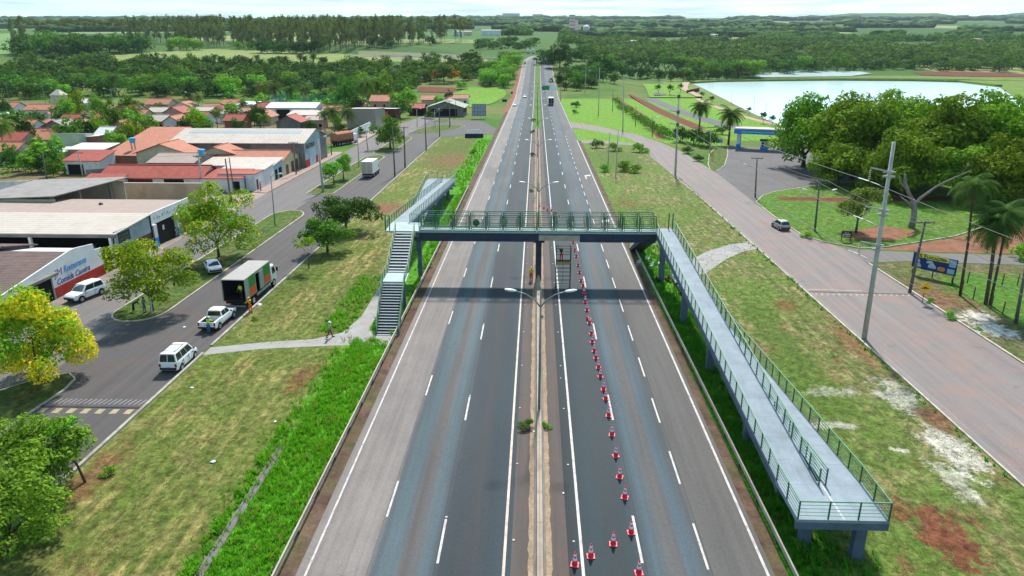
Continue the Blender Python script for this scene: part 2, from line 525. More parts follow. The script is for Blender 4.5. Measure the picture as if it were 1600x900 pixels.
def highway_mat():
    """asphalt whose tone runs across the lanes: pale worn shoulder, bluish wheel tracks, darker lane centres"""
    t = NT('highway_asphalt')
    at = t.new('ShaderNodeAttribute'); at.attribute_name = 'across'
    x = at.outputs['Fac']
    vec = t.coord()
    ln = t.noise(t.coord(scale=(0.9, 0.035, 1)), 1.0, 5, 0.6)
    ln2 = t.noise(t.coord(scale=(2.6, 0.05, 1)), 1.0, 4, 0.6)
    xd = t.math('ADD', x, t.math('MULTIPLY', t.math('SUBTRACT', ln, 0.5), 0.9))
    lo, hi = -13.2, 13.6
    pale, mauve = (.190, .166, .153), (.088, .076, .072)
    blue, dk, dkblue = (.064, .090, .101), (.040, .045, .052), (.030, .044, .051)
    S = [(-13.2, pale), (-9.15, pale), (-8.75, (.062, .072, .080)), (-8.3, blue), (-7.5, mul(blue, 1.15)), (-7.0, mauve), (-6.6, (.095, .092, .092)), (-6.0, mul(blue, 1.2)), (-5.5, (.064, .080, .09)), (-5.0, dk),
         (-4.4, (.034, .044, .050)), (-3.4, (.044, .045, .048)), (-2.5, dkblue), (-1.6, (.036, .050, .060)),
         (2.0, (.028, .030, .032)), (3.0, (.028, .041, .046)), (3.7, (.030, .046, .053)), (4.7, (.036, .044, .046)), (5.6, (.030, .045, .051)), (6.2, (.042, .057, .065)), (6.9, (.066, .094, .112)), (7.5, (.082, .086, .088)), (8.0, (.098, .088, .082)), (8.5, (.064, .092, .112)), (9.2, (.062, .080, .092)), (9.6, (.060, .064, .068)), (9.9, (.098, .092, .087)), (13.6, (.106, .099, .093))]
    c = t.ramp(t.mapr(xd, lo, hi), [((p - lo) / (hi - lo), k) for p, k in S])
    # the pale shoulder has a clean paving edge
    c = t.mix(t.mapr(x, -8.98, -8.88, 1, 0), c, t.mix(t.ramp(t.noise(vec, .35, 5, .6), [(0.3, 0.0), (0.7, 1.0)]), mul(pale, .9), mul(pale, 1.08)))
    c = t.mix(t.ramp(ln2, [(0.35, 0.22), (0.6, 0.0)]), c, mul(dk, 0.75))
    patch = t.noise(t.coord(scale=(0.25, 0.05, 1)), 1.0, 4, 0.5)
    c = t.mix(1.0, c, t.ramp(patch, [(0.3, 0.86), (0.7, 1.14)]), 'MULTIPLY')
    fine = t.noise(vec, 7, 6, 0.9)
    c = t.mix(1.0, c, t.ramp(fine, [(0.3, 0.75), (0.7, 1.25)]), 'MULTIPLY')
    # cracks, sealed joints, patches
    vo = t.new('ShaderNodeTexVoronoi', feature='DISTANCE_TO_EDGE'); vo.inputs['Scale'].default_value = 1.0
    wob = t.new('ShaderNodeVectorMath', operation='ADD')
    nz_ = t.new('ShaderNodeTexNoise'); nz_.inputs['Scale'].default_value = 1.3; nz_.inputs['Detail'].default_value = 6
    t.l.new(vec, nz_.inputs['Vector']); t.l.new(nz_.outputs['Color'], wob.inputs[0]); t.l.new(t.coord(scale=(0.62, 0.11, 1)), wob.inputs[1]); t.l.new(wob.outputs[0], vo.inputs['Vector'])
    cm = t.math('MULTIPLY', t.mapr(vo.outputs['Distance'], 0.0, 0.012, 1, 0), t.ramp(t.noise(t.coord(scale=(.2, .06, 1)), 1.0, 3, .5), [(0.52, 0.0), (0.62, 0.42)]))
    c = t.mix(cm, c, (.022, .022, .023))
    for jx in (-8.95, -5.32, 9.82, 6.3):
        jd = t.math('ABSOLUTE', t.math('SUBTRACT', t.math('ADD', x, t.math('MULTIPLY', t.math('SUBTRACT', ln2, .5), .1)), jx))
        c = t.mix(t.mapr(jd, 0.0, 0.05, 0.6, 0.0), c, (.025, .026, .027))
    pv_ = t.new('ShaderNodeTexVoronoi'); pv_.inputs['Scale'].default_value = 1.0
    t.l.new(t.coord(scale=(.28, .05, 0)), pv_.inputs['Vector'])
    c = t.mix(t.math('MULTIPLY', t.mapr(t.sep(pv_.outputs['Color'])[0], .95, .96), .2), c, (.04, .041, .043))
    # scuffs and spilt pale paint
    sc = t.noise(t.coord(scale=(1.2, 0.25, 1)), 1.4, 7, 0.75)
    c = t.mix(t.ramp(sc, [(0.70, 0.0), (0.76, 0.5)]), c, (.26, .27, .27))
    oil = t.noise(t.coord(scale=(0.7, 0.4, 1)), 1.0, 6, 0.7)
    c = t.mix(t.ramp(oil, [(0.66, 0.0), (0.74, 0.35)]), c, (.03, .03, .032))
    return t.out(c, 0.8, 0.18)
M_HWY = highway_mat()

def asphalt(name, c, red=0.35, streak=(1.5, 0.05, 1)):
    t = NT(name)
    vec = t.coord()
    a = t.noise(t.coord(scale=streak), 1.0, 5, 0.6)
    b = t.noise(vec, 0.25, 6, 0.65)
    f = t.noise(vec, 7, 5, 0.8)
    k = t.mix(t.ramp(a, [(0.3, 0.0), (0.7, 1.0)]), mul(c, 0.82), mul(c, 1.15))
    k = t.mix(t.ramp(b, [(0.47, 0.0), (0.64, red)]), k, (c[0] * 1.35, c[1] * 0.98, c[2] * 0.85))
    k = t.mix(t.ramp(t.noise(vec, 0.6, 7, 0.7), [(0.6, 0.0), (0.68, 0.4)]), k, mul(c, 0.55))
    k = t.mix(1.0, k, t.ramp(f, [(0.25, 0.85), (0.75, 1.15)]), 'MULTIPLY')
    return t.out(k, 0.85, 0.25)
M_SERVICE = asphalt('service_road_asphalt', (.078, .071, .070), 0.4)
M_STREET = asphalt('street_asphalt', (.135, .124, .120), 0.45)
M_RROAD = asphalt('worn_brown_asphalt', (.188, .160, .152), 0.6, (1.1, 0.03, 1))
M_YARD = asphalt('forecourt_asphalt', (.098, .092, .092), 0.5, (.2, .2, 1))
M_PARKROAD = asphalt('park_road_asphalt', (.085, .085, .09), 0.1, (.5, .05, 1))
M_MEDIAN = asphalt('median_asphalt', (.082, .068, .062), 0.45, (2, .05, 1))

def paint_mat(name, c, wear=0.5):
    t = NT(name)
    vec = t.coord()
    n = t.noise(t.coord(scale=(2.2, 1.0, 1)), 1.3, 7, 0.75)
    k = t.mix(t.ramp(n, [(0.46, 0.0), (0.70, wear)]), c, (.12, .11, .105))
    return t.out(k, 0.6, 0.3)
M_WHITE_LINE = paint_mat('white_road_paint', (.47, .44, .42), 0.9)
M_YELLOW_LINE = paint_mat('yellowed_road_paint', (.52, .42, .33), 0.7)
M_FADED = paint_mat('faded_road_paint', (.21, .20, .19), 0.95)
M_FADED_YELLOW = paint_mat('faded_yellow_paint', (.36, .28, .15), 0.95)
M_KERB = plain('worn_kerb', (.36, .33, .29), 0.8, 0.2, 0.35, 1.2, dirt=(.17, .11, .075), dirt_amt=0.8)
M_KERB_WHITE = plain('whitewashed_kerb', (.50, .44, .36), 0.8, 0.2, 0.35, 0.9, dirt=(.16, .11, .075), dirt_amt=1.0)
M_CONC = plain('pale_concrete', (.36, .34, .31), 0.85, 0.2, 0.2, 1.5, dirt=(.2, .16, .13), dirt_amt=0.6)
M_PATH = plain('footpath_concrete', (.30, .285, .27), 0.85, 0.2, 0.18, 0.8, dirt=(.21, .17, .14), dirt_amt=0.5)
M_PAVE = plain('brick_paving', (.33, .235, .20), 0.85, 0.2, 0.25, 1.0, dirt=(.2, .15, .12), dirt_amt=0.7)
M_APRON = plain('shop_apron', (.24, .20, .175), 0.85, 0.2, 0.25, 0.7, dirt=(.13, .10, .08), dirt_amt=0.7)
M_PINKPATH = plain('pink_path', (.38, .255, .19), 0.9, 0.2, 0.2, 0.5)

M_MUD = soil_mat('lake_mud', (.20, .13, .085), .3)
def water_mat():
    t = NT('lake_water')
    n = t.noise(t.coord(scale=(0.6, 0.25, 1)), 1.0, 4, 0.6)
    t.bump(n, 0.05, 0.1)
    m = t.out((.62, .74, .75), 0.15, 0.5)
    t.b.inputs['IOR'].default_value = 1.33
    return m
M_WATER = water_mat()

# ------------------------------------------------------------------ setting: ground, roads, kerbs, water
XS = [-6000, -4000, -2600, -1700, -1100, -750, -520, -380, -270, -190, -130, -90, -60, -30, 0, 30, 50, 70, 80, 90, 100, 110, 120, 130, 140, 150, 200, 270, 380, 520, 750, 1100, 1700, 2600, 4000, 6000]

def terrain():
    mb = MB()
    n = len(XS)
    for Y in ROWS:
        for X in XS:
            mb.v.append((X, Y, _zexact(X, Y)))
    for j in range(len(ROWS) - 1):
        for i in range(n - 1):
            a = j * n + i
            mb.f.append([a, a + 1, a + n + 1, a + n]); mb.m.append(0)
    tag(mb.build('ground', M_GROUND), kind='structure')
terrain()

def sheet(name, pts, z, m, kind='structure'):
    mb = MB().poly([(x, y, gz(x, y) + z) for x, y in pts])
    o = mb.build(name, m)
    for p in o.data.polygons:
        if p.normal.z < 0: p.flip()
    return tag(o, kind=kind)

def strip(name, left, right, z, m, step=10, cross=1):
    """ground-hugging band between two outlines given as lists of (x, y), sampled evenly in y"""
    ys = sorted(set([left[0][1], left[-1][1]] + [Y for Y in ROWS if left[0][1] < Y < left[-1][1]] + [p[1] for p in left + right if left[0][1] <= p[1] <= left[-1][1]]))
    def at(L, y):
        for (xa, ya), (xb, yb) in zip(L, L[1:]):
            if ya <= y <= yb: return xa + (xb - xa) * (y - ya) / (yb - ya + 1e-9)
        return L[-1][0]
    mb = MB()
    for y in ys:
        a, b = at(left, y), at(right, y)
        for k in range(cross + 1):
            x = a + (b - a) * k / cross
            mb.v.append((x, y, gz(x, y) + z))
    n = cross + 1
    for j in range(len(ys) - 1):
        for k in range(cross):
            a = j * n + k
            mb.f.append([a, a + 1, a + n + 1, a + n]); mb.m.append(0)
    return tag(mb.build(name, m), kind='structure')

def rag(x, y0, y1, amp, seed, step=1.5):
    """ragged line along y at x"""
    r = random.Random(seed)
    out, y = [], y0
    while y < y1:
        out.append((x + r.uniform(-amp, amp), y)); y += step * r.uniform(.6, 1.4)
    out.append((x, y1))
    return out

# highway, bending right far away
def bend(Y): return max(0.0, Y - 655) ** 2 / 520.0

def carriageway(name, x0, x1, y1):
    ys = list(range(-40, 430, 20)) + list(range(430, y1 + 1, 10))
    mb = MB(); ac = []
    for Y in ys:
        for x in (x0, x1):
            mb.v.append((x + bend(Y), Y, gz(0, Y) + 0.05)); ac.append(x)
    for j in range(len(ys) - 1):
        mb.f.append([2 * j, 2 * j + 1, 2 * j + 3, 2 * j + 2]); mb.m.append(0)
    o = tag(mb.build(name, M_HWY), kind='structure')
    at = o.data.attributes.new('across', 'FLOAT', 'POINT')
    at.data.foreach_set('value', ac)
carriageway('highway', -12.75, -1.15, 790)
carriageway('highway', 2.05, 13.15, 780)
strip('median', [(-1.3, -40), (-1.3, 430), (-1.3, 655)], [(2.2, -40), (2.2, 430), (2.2, 655)], 0.03, M_MEDIAN)
strip('median_sand', rag(-.2, -20, 260, .05, 3, .6), rag(1.12, -20, 260, .05, 4, .6), 0.045, M_SAND)
strip('median_grass', rag(-1.0, 260, 655, .3, 5, 6), rag(2.0, 260, 655, .3, 6, 6), 0.05, M_LAWN)
strip('road_edge', rag(-14.1, -20, 330, .15, 7), [(-12.5, -20), (-12.5, 330)], 0.035, M_EDGE_DIRT)
strip('road_edge', [(13.0, -20), (13.0, 225)], rag(13.95, -20, 225, .15, 8), 0.035, M_EDGE_DIRT)
strip('road_edge', [(-15.5, 330), (-15.0, 640)], [(-12.5, 330), (-12.5, 640)], 0.035, M_SOIL)

def lines():
    w, yl = MB(), MB()
    def seg(mb, x, wd, a, b):
        ys = [a] + [Y for Y in ROWS if a < Y < b] + [b]
        for p, q in zip(ys, ys[1:]):
            bp, bq = bend(p), bend(q)
            mb.poly([(x - wd / 2 + bp, p, gz(0, p) + .056), (x + wd / 2 + bp, p, gz(0, p) + .056), (x + wd / 2 + bq, q, gz(0, q) + .056), (x - wd / 2 + bq, q, gz(0, q) + .056)])
    seg(w, -12.22, .13, -20, 780); seg(w, 12.8, .16, -20, 225); seg(w, 12.8, .16, 262, 740); seg(w, 2.82, .17, -20, 780)
    seg(yl, -1.52, .16, -20, 780)
    for k in range(-1, 44):
        y = 32.2 + 16 * k
        seg(w, -5.2, .14, y, y + 3.9)
        seg(w, 6.13, .15, y + .4, y + 4.6)
        if k < 16: seg(w, -8.83, .13, 20.2 + 16 * k, 24 + 16 * k)
    for k in range(-1, 26):
        y = 32.2 + 8.05 * k
        seg(w, 9.66, .13, y, y + 4)
    # road studs
    for k in range(0, 30):
        y = 26.3 + 16 * k / 2
        for x in (-5.2, 6.13):
            if k % 2: w.box((x, y + 2, .062), (.14, .12, .02))
        for x in (-1.05, 2.42): w.box((x, y, .062), (.13, .12, .02))
    tag(w.build('road_markings', M_WHITE_LINE), kind='structure')
    tag(yl.build('road_markings', M_YELLOW_LINE), kind='structure')
    # exit arrows on the right shoulder
    a = MB()
    for y in (111.0, 155.5):
        x = 11.15
        a.poly([(x - .12, y, .057), (x + .12, y, .057), (x + .12, y + 5, .057), (x - .12, y + 5, .057)])
        a.poly([(x + .14, y + 3.6, .057), (x + .9, y + 4.0, .057), (x + .9, y + 5.4, .057), (x + .14, y + 5, .057)])
        a.poly([(x + .92, y + 3.3, .057), (x + 1.3, y + 4.8, .057), (x + .92, y + 6.0, .057)])
    tag(a.build('road_markings', M_WHITE_LINE), kind='structure')
lines()

# verges
sheet('verge', [(-13.5, -10), (-13.5, 240), (-16.5, 240), (-17, 235), (-24, 234), (-30.7, 232), (-30.7, -10)], .02, M_VERGE_L)
sheet('verge', [(13.6, -10), (31.9, -10), (31.9, 60), (31.6, 130), (31.0, 165), (30.4, 190), (31.6, 207), (29.5, 212.5), (24, 217), (13.6, 220)], .02, M_VERGE_R)
sheet('verge', [(13.2, 225), (22, 224), (31.2, 217.5), (29.5, 232), (24, 246), (18.5, 256), (12.9, 262)], .022, M_SLOPE)
sheet('verge', [(12.6, 285), (23, 268), (31, 250), (36, 232), (41, 214), (56, 213), (58, 300), (57, 420), (24, 420), (13.4, 420)], .02, M_SLOPE)

# left service road, street, islands
sheet('service_road', [(-42.5, -10), (-31.0, -10), (-31.0, 232), (-24.5, 238), (-14.0, 243), (-13.2, 258), (-15, 262), (-22, 290), (-40, 292), (-42.5, 292)], .03, M_SERVICE)
sheet('street', [(-53.0, -10), (-42.5, -10), (-42.5, 292), (-40, 292), (-36, 300), (-37, 340), (-45, 340), (-53.0, 262)], .032, M_STREET)
sheet('forecourt', [(-54.3, 60), (-53.0, 60), (-53.0, 118), (-54.3, 118)], .034, M_APRON)
sheet('alley', [(-110, 131), (-53, 119), (-53, 138), (-110, 138)], .026, M_PAVE)
def pavement(pts, m=M_PAVE, h=.13, name='pavement'):
    tag(MB().prism(pts, 0.0, h).build(name, m), kind='structure')
pavement([(-56.2, 138), (-53.1, 137.2), (-53.1, 196), (-56.2, 196)])
pavement([(-57.5, 214), (-53.1, 213), (-54.2, 252), (-58.5, 252)])
pavement([(-54.25, 60), (-52.0, 60), (-52.0, 95), (-54.25, 95)], M_APRON, .1)

def inset_poly(pts, d):
    cx = sum(p[0] for p in pts) / len(pts); cy = sum(p[1] for p in pts) / len(pts)
    n = len(pts); out = []
    for i, p in enumerate(pts):
        a, b = Vector(pts[i - 1]), Vector(pts[(i + 1) % n])
        t = (b - a).normalized(); nr = Vector((-t.y, t.x))
        if nr.dot(Vector((cx, cy)) - Vector(p)) < 0: nr = -nr
        q = Vector(p) + nr * d
        out.append((q.x, q.y))
    return out

def round_island(x0, x1, y0, y1, n=9, rn=None, rf=None):
    """long island with rounded ends"""
    w = (x1 - x0) / 2; c = (x0 + x1) / 2
    rn = rn or w; rf = rf or w
    pts = []
    for k in range(n + 1):
        a = math.pi + math.pi * k / n
        pts.append((c + w * math.cos(a), y0 + rn + rn * math.sin(a)))
    for k in range(n + 1):
        a = math.pi * k / n
        pts.append((c + w * math.cos(a), y1 - rf + rf * math.sin(a)))
    return pts

def island(pts, grass=M_ISLAND, kerb=M_KERB_WHITE):
    inn = inset_poly(pts, .16)
    n = len(pts); mb = MB()
    mb.v = [(x, y, 0) for x, y in pts] + [(x, y, .15) for x, y in pts] + [(x, y, .15) for x, y in inn] + [(x, y, 0) for x, y in inn]
    for i in range(n):
        j = (i + 1) % n
        for a, b in ((0, n), (n, 2 * n), (2 * n, 3 * n)):
            mb.f.append([a + i, a + j, b + j, b + i]); mb.m.append(0)
    tag(mb.build('kerb', kerb), kind='structure')
    tag(MB().poly([(x, y, .13) for x, y in inset_poly(pts, .14)]).build('grass_island', grass), kind='structure')
island(round_island(-45.4, -39.6, 67.6, 121.6, rn=3.2, rf=4.5))
island([(-45.3, -10), (-39.6, -10), (-39.3, 47), (-39.0, 52), (-39.4, 54.2), (-40.6, 55.3), (-42.5, 54.5), (-45.3, 50.5)])
island(round_island(-45.2, -39.7, 136.0, 190.5, rn=1.5, rf=5))
island(round_island(-44.8, -39.5, 193.5, 232.5, rn=2.5, rf=5))
island([(-43.4, 243.5), (-40, 242), (-33, 246), (-27.5, 259), (-26.2, 267.5), (-29, 271), (-36, 272), (-41, 262)])
island([(-41, 284), (-35, 282), (-33.5, 288), (-35.5, 296), (-40, 297)])
for a, b in (((-30.95, -10), (-30.95, 60)), ((-30.95, 61.8), (-30.95, 233))):
    tag(MB().span(a[0] - .1, a[0] + .15, a[1], b[1], 0, .14).build('kerb', M_KERB), kind='structure')
# speed hump with painted bars near the bottom left
hm = MB()
hm.tube([(-39.3, 49.4, -.16), (-31.1, 49.4, -.16)], .28, 14)
tag(hm.build('speed_hump', M_SERVICE), kind='structure')
hb = MB()
for k in range(7):
    x = -38.9 + k * 1.15
    hb.poly([(x, 48.3, .04), (x + .55, 48.3, .04), (x + .55, 49.05, .04), (x, 49.05, .04)])
tag(hb.build('road_markings', M_FADED_YELLOW), kind='structure')
hb = MB()
for k in range(20):
    x = -39.0 + k * .41
    hb.poly([(x, 49.8, .04), (x + .14, 49.8, .04), (x + .34, 50.7, .04), (x + .2, 50.7, .04)])
tag(hb.build('road_markings', M_FADED), kind='structure')

sheet('village_ground', [(-57, 140), (-57, 195), (-62, 200), (-62, 330), (-300, 400), (-330, 330), (-200, 200), (-118, 132), (-80, 131)], .014, M_ROUGH)
sheet('yard_ground', [(-57, -10), (-57, 131), (-140, 131), (-140, -10)], .014, M_APRON)
# footpaths
sheet('footpath', [(-30.8, 59.6), (-26, 61.2), (-19, 62.3), (-13.9, 62.6), (-13.9, 64.9), (-16.0, 65.0), (-16.8, 67), (-16.8, 85), (-18.6, 85), (-18.4, 70), (-19.2, 65.6), (-21.5, 63.8), (-26, 62.9), (-30.8, 61.4)], .03, M_PATH)
sheet('footpath', [(19.2, 86.5), (21.5, 86.5), (26, 93.5), (29.5, 97.5), (31.9, 99), (31.9, 102.6), (28.5, 101.2), (24, 97), (20.5, 92), (19.2, 90)], .03, M_PATH)
# drain channel in the left verge
dr = MB()
dr.span(-18.2, -18.08, 28, 44, 0, .07); dr.span(-17.82, -17.7, 28, 44, 0, .07)
dr.span(-18.08, -17.82, 28, 44, 0, .03)
tag(dr.build('drain_channel', plain('damp_concrete', (.17, .16, .15), .9, .15, .3, 1.2, dirt=(.08, .07, .06))), kind='structure')

# right service road and what joins it
RR_L = [(31.9, -10), (31.9, 60), (31.6, 130), (31.0, 165), (30.4, 190), (31.6, 207), (31.2, 217.5), (29.5, 232), (24, 246), (18.5, 256), (12.9, 264), (12.9, 285)]
sheet('service_road', [(44.2, -10), (44.2, 92), (44.4, 96), (44.2, 99.5), (40.9, 107), (40.6, 120), (40.8, 131), (41.4, 150), (41.6, 166), (40.6, 200), (38, 222), (33, 244), (24, 266), (12.9, 286)] + RR_L[::-1][1:], .03, M_RROAD)
sheet('side_road', [(12.9, 221), (13.6, 219), (24, 217), (29.5, 212.5), (31.6, 207), (32.5, 212), (31.2, 217.5), (22, 224), (12.9, 226)], .034, M_RROAD)
sheet('forecourt', [(40.7, 131.3), (44, 138), (47.5, 142), (60, 150), (75, 157), (82, 210), (56, 212), (52, 196), (46.5, 176), (41.6, 166)], .033, M_YARD)
sheet('cross_road', [(44.3, 99.5), (47.5, 98.5), (55, 97.3), (90, 95), (90, 89.5), (60, 92.3), (50, 93.2), (44.3, 92.3)], .033, M_STREET)
sheet('dirt_yard', [(49, 99.2), (56, 97.9), (110, 95.6), (110, 118), (72, 113), (64, 106.5), (57, 103)], .028, M_SOIL)
def lawn_r():
    island([(40.75, 106.8), (40.5, 120), (40.9, 131.5), (44.2, 138.4), (48, 142.3), (60, 150.3), (75, 157), (100, 150), (100, 113), (72, 113.3), (64, 107), (57, 103.4), (49, 99.6), (46.5, 99.4), (42.6, 102.8)], M_LAWN)
lawn_r()
sheet('dirt_path', [(46, 133.5), (58, 132), (80, 134), (80, 138), (58, 136), (46, 136)], .136, M_REDFIELD)
sheet('dirt_patch', [(47, 104.5), (53, 103.6), (60, 109), (56, 113), (50, 110)], .136, M_SOIL)
sheet('rough_verge', [(44.35, -10), (44.35, 91.8), (50, 92.8), (60, 92), (90, 89), (90, 62), (53, 62), (53, -10)], .022, grass_mat('weedy_ground', (.14, .105, .055), (.2, .15, .08), (.07, .115, .02), None, None, SOIL, 0.9, spots=[(46.6, 68.4, 1.8, 2.3, LIME, .95), (47.3, 72.5, 1.8, 1.8, LIME, .8), (46.5, 78, 2.5, 3, SOIL, .7)], streak=(.6, .5, 1)))
sheet('paddock', [(50.5, 30), (90, 30), (90, 86), (53, 88.5), (49.5, 84), (50.0, 70)], .026, M_LAWN)
kb = MB()
kb.span(31.85, 32.02, -10, 60, 0, .13)
kb.bar((31.93, 60, .06), (31.63, 130, .06), .18, .14); kb.bar((31.63, 130, .06), (31.03, 165, .06), .18, .14)
tag(kb.build('kerb', M_KERB_WHITE), kind='structure')
kb = MB()
kb.span(44.2, 44.42, -10, 91.9, 0, .15)
tag(kb.build('kerb', M_KERB_WHITE), kind='structure')
ln_ = MB(); ln_.poly([(32.55, -10, .038), (32.67, -10, .038), (32.67, 62, .038), (32.55, 62, .038)])
ln_.poly([(32.3, 62, .038), (32.4, 62, .038), (32.1, 128, .038), (32.0, 128, .038)])
tag(ln_.build('road_markings', M_FADED), kind='structure')
# painted speed hump on the right road
hm = MB(); hm.tube([(32.3, 80.0, -.2), (44.1, 79.4, -.2)], .32, 14)
tag(hm.build('speed_hump', M_RROAD), kind='structure')
hb = MB()
for k in range(18):
    x = 32.5 + k * .66
    hb.poly([(x, 78.7, .045), (x + .2, 78.7, .045), (x + .42, 79.3, .045), (x + .22, 79.3, .045)])
hb.poly([(32.4, 80.7, .045), (38.5, 80.3, .045), (38.5, 80.55, .045), (32.4, 80.95, .045)])
tag(hb.build('road_markings', M_FADED_YELLOW), kind='structure')
island([(41.8, 166), (46.2, 175.5), (52, 195.5), (56, 211.5), (52.5, 211), (47, 196), (42.6, 178), (41.2, 170)], M_ISLAND)

# park: dark road, red bank, lake, bank paths
sheet('red_bank', [(56, 262), (62, 262), (59, 330), (60, 420), (58, 450), (56, 450), (55, 400), (54, 330)], .03, M_REDFIELD)
sheet('dirt_track', [(38.5, 232), (41.5, 232), (47, 300), (48, 420), (46, 420), (44.5, 300)], .03, M_SOIL)
sheet('park_lawn', [(60, 226), (100, 226), (92, 330), (97, 430), (66, 430), (60.5, 400)], .026, M_SLOPE)
sheet('park_road', [(90, 226), (78, 238), (66, 280), (62.5, 330), (62, 420), (63.5, 428), (69.5, 428), (68.5, 400), (69, 335), (73, 285), (83, 244), (96, 228)], .04, M_PARKROAD)
sheet('bank_path', [(110, 226), (93, 262), (87.5, 290), (86, 320), (89, 400), (96, 470), (99, 470), (91.5, 400), (88.8, 320), (90.5, 290), (96.5, 262), (114, 226)], .045, M_PINKPATH)
def zr(x, y): return 0.0
tag(MB().poly([(x, y, gz(x, y) + .5) for x, y in [(66, 430), (97, 430), (100, 480), (112, 560), (118, 590), (84, 590), (74, 500)]]).build('park_lawn', M_SLOPE), kind='structure')
tag(MB().poly([(x, y, max(gz(x, y), 0) + .9) for x, y in [(70, 440), (78, 445), (100, 560), (101, 590), (90, 590)]]).build('park_road', M_PARKROAD), kind='structure')
tag(MB().poly([(x, y, 1.0) for x, y in [(93, 430), (97, 430), (106, 520), (126, 615), (122, 620), (100, 520)]]).build('bank_path', M_PINKPATH), kind='structure')
tag(MB().poly([(x, y, .04) for x, y in [(91, 226), (360, 226), (420, 688), (112, 688), (104, 600), (93, 420), (87, 320)]]).build('lake_bank', M_LAKE_BANK), kind='structure')
lk = [P(x, y) for x, y in [(1082, 131), (1100, 139), (1130, 154), (1165, 172), (1197, 187), (1230, 200), (1300, 215), (1600, 260), (1640, 190), (1560, 136), (1500, 129), (1420, 127), (1300, 126.3), (1200, 127.3), (1120, 128.6)]]
tag(MB().poly([(x, y, .12) for x, y in lk]).build('lake', M_WATER), kind='structure')
lc = (sum(p[0] for p in lk) / len(lk), sum(p[1] for p in lk) / len(lk))
tag(MB().poly([(x + (x - lc[0]) * .012 - .3, y + (y - lc[1]) * .012, .08) for x, y in lk]).build('lake_shore', M_MUD), kind='structure')
bank = MB()
far_edge = [P(x, y) for x, y in [(1082, 130.5), (1120, 128.4), (1200, 127.1), (1300, 126.1), (1420, 126.8), (1500, 128.8), (1560, 135.8)]]
for (a, b) in zip(far_edge, far_edge[1:]):
    bank.bar((a[0], a[1], 0.4), (b[0], b[1], 0.4), 5, 2.6)
tag(bank.build('dam_bank', M_LAKE_BANK), kind='structure')
# pale and red far fields
def field(name, px, m, z=.25):
    pts = [PT(x, y) for x, y in px]
    mb = MB()
    x0 = min(p[0] for p in pts)
    # triangulated against the terrain rows
    bm = bmesh.new()
    vs_ = [bm.verts.new((x, y, 0)) for x, y in pts]
    bm.faces.new(vs_)
    for Y in ROWS:
        bmesh.ops.bisect_plane(bm, geom=bm.verts[:] + bm.edges[:] + bm.faces[:], plane_co=(0, Y, 0), plane_no=(0, 1, 0))
    for v in bm.verts: v.co.z = gz(v.co.x, v.co.y) + z
    me = bpy.data.meshes.new(name); bm.to_mesh(me); bm.free()
    me.materials.append(m)
    for p in me.polygons:
        if p.normal.z < 0: p.flip()
    return tag(link(name, me), kind='structure')
field('field', [(150, 88), (250, 81), (330, 77), (470, 82), (610, 88), (760, 93), (765, 99), (600, 97), (480, 100), (300, 101), (170, 96)], M_FIELD)
field('field', [(-60, 58), (16, 52), (16, 84), (-60, 92)], grass_mat('far_green_field', (.15, .24, .07), (.20, .26, .09), (.11, .22, .05), soil_amt=0, streak=(.02, .02, 1)))
field('ploughed_field', [(655, 136), (712, 138), (708, 146), (652, 144)], M_REDFIELD)
field('meadow', [(700, 150), (735, 137), (785, 138), (792, 148), (770, 162), (740, 170), (712, 160)], M_SLOPE)
field('meadow', [(560, 80), (700, 85), (740, 88), (748, 92), (560, 86)], grass_mat('grey_stubble', (.16, .15, .09), (.2, .18, .11), (.12, .14, .06), soil_amt=.2, streak=(.02, .1, 1)))
field('side_road', [(545, 87.2), (700, 90.2), (790, 90.6), (815, 86.5), (818, 88), (792, 92.2), (700, 92), (545, 88.8)], M_PARKROAD, .35)
field('field', [(1160, 122), (1400, 119), (1600, 122), (1660, 128), (1500, 124.5), (1300, 122.5)], M_LAKE_BANK, .3)
field('pond', [(1165, 121), (1200, 115), (1250, 112), (1340, 112), (1362, 116), (1330, 120), (1200, 122)], M_WATER, .6)
field('ploughed_field', [(1425, 113.5), (1480, 112), (1560, 114), (1610, 117), (1610, 121), (1500, 120), (1440, 117.5)], M_REDFIELD, .35)
field('field', [(560, 61), (700, 62), (790, 63), (790, 68), (560, 68)], M_FIELD, .3)
# ------------------------------------------------------------------ shared object materials
M_NAVY = plain('navy_steel', (.022, .035, .070), 0.5, 0.4, 0.3, 1.5, dirt=(.09, .10, .12), dirt_amt=0.35)
M_PIER = plain('blue_grey_pier', (.095, .125, .175), 0.75, 0.25, 0.25, 1.2, dirt=(.05, .06, .08), dirt_amt=0.6)
def deck_mat(name, c, pitch=2.4):
    t = NT(name)
    vec = t.coord()
    k = t.mix(t.ramp(t.noise(vec, .6, 6, .65), [(.3, 0.0), (.7, 1.0)]), mul(c, .78), mul(c, 1.12))
    k = t.mix(t.ramp(t.noise(t.coord(scale=(1.6, .25, 1)), 1.0, 6, .7), [(.5, 0.0), (.7, .55)]), k, mul(c, .62))
    f = t.math('FRACT', t.math('DIVIDE', t.sep(vec)[1], pitch))
    k = t.mix(t.mapr(f, 0.0, .022, .7, 0.0), k, mul(c, .35))
    k = t.mix(1.0, k, t.ramp(t.noise(vec, 8, 5, .8), [(.25, .82), (.75, 1.18)]), 'MULTIPLY')
    return t.out(k, .75, .25)
M_DECK = deck_mat('blue_grey_deck', (.225, .272, .310))
M_LANDING = plain('pale_green_deck', (.34, .43, .41), 0.7, 0.3, 0.15, 0.8, dirt=(.2, .25, .24), dirt_amt=0.5)
M_RAIL = plain('green_rail_paint', (.075, .24, .12), 0.5, 0.4, 0.25, 2.0)
M_RAILDARK = plain('dark_green_paint', (.014, .12, .055), 0.5, 0.4, 0.3, 2.0)
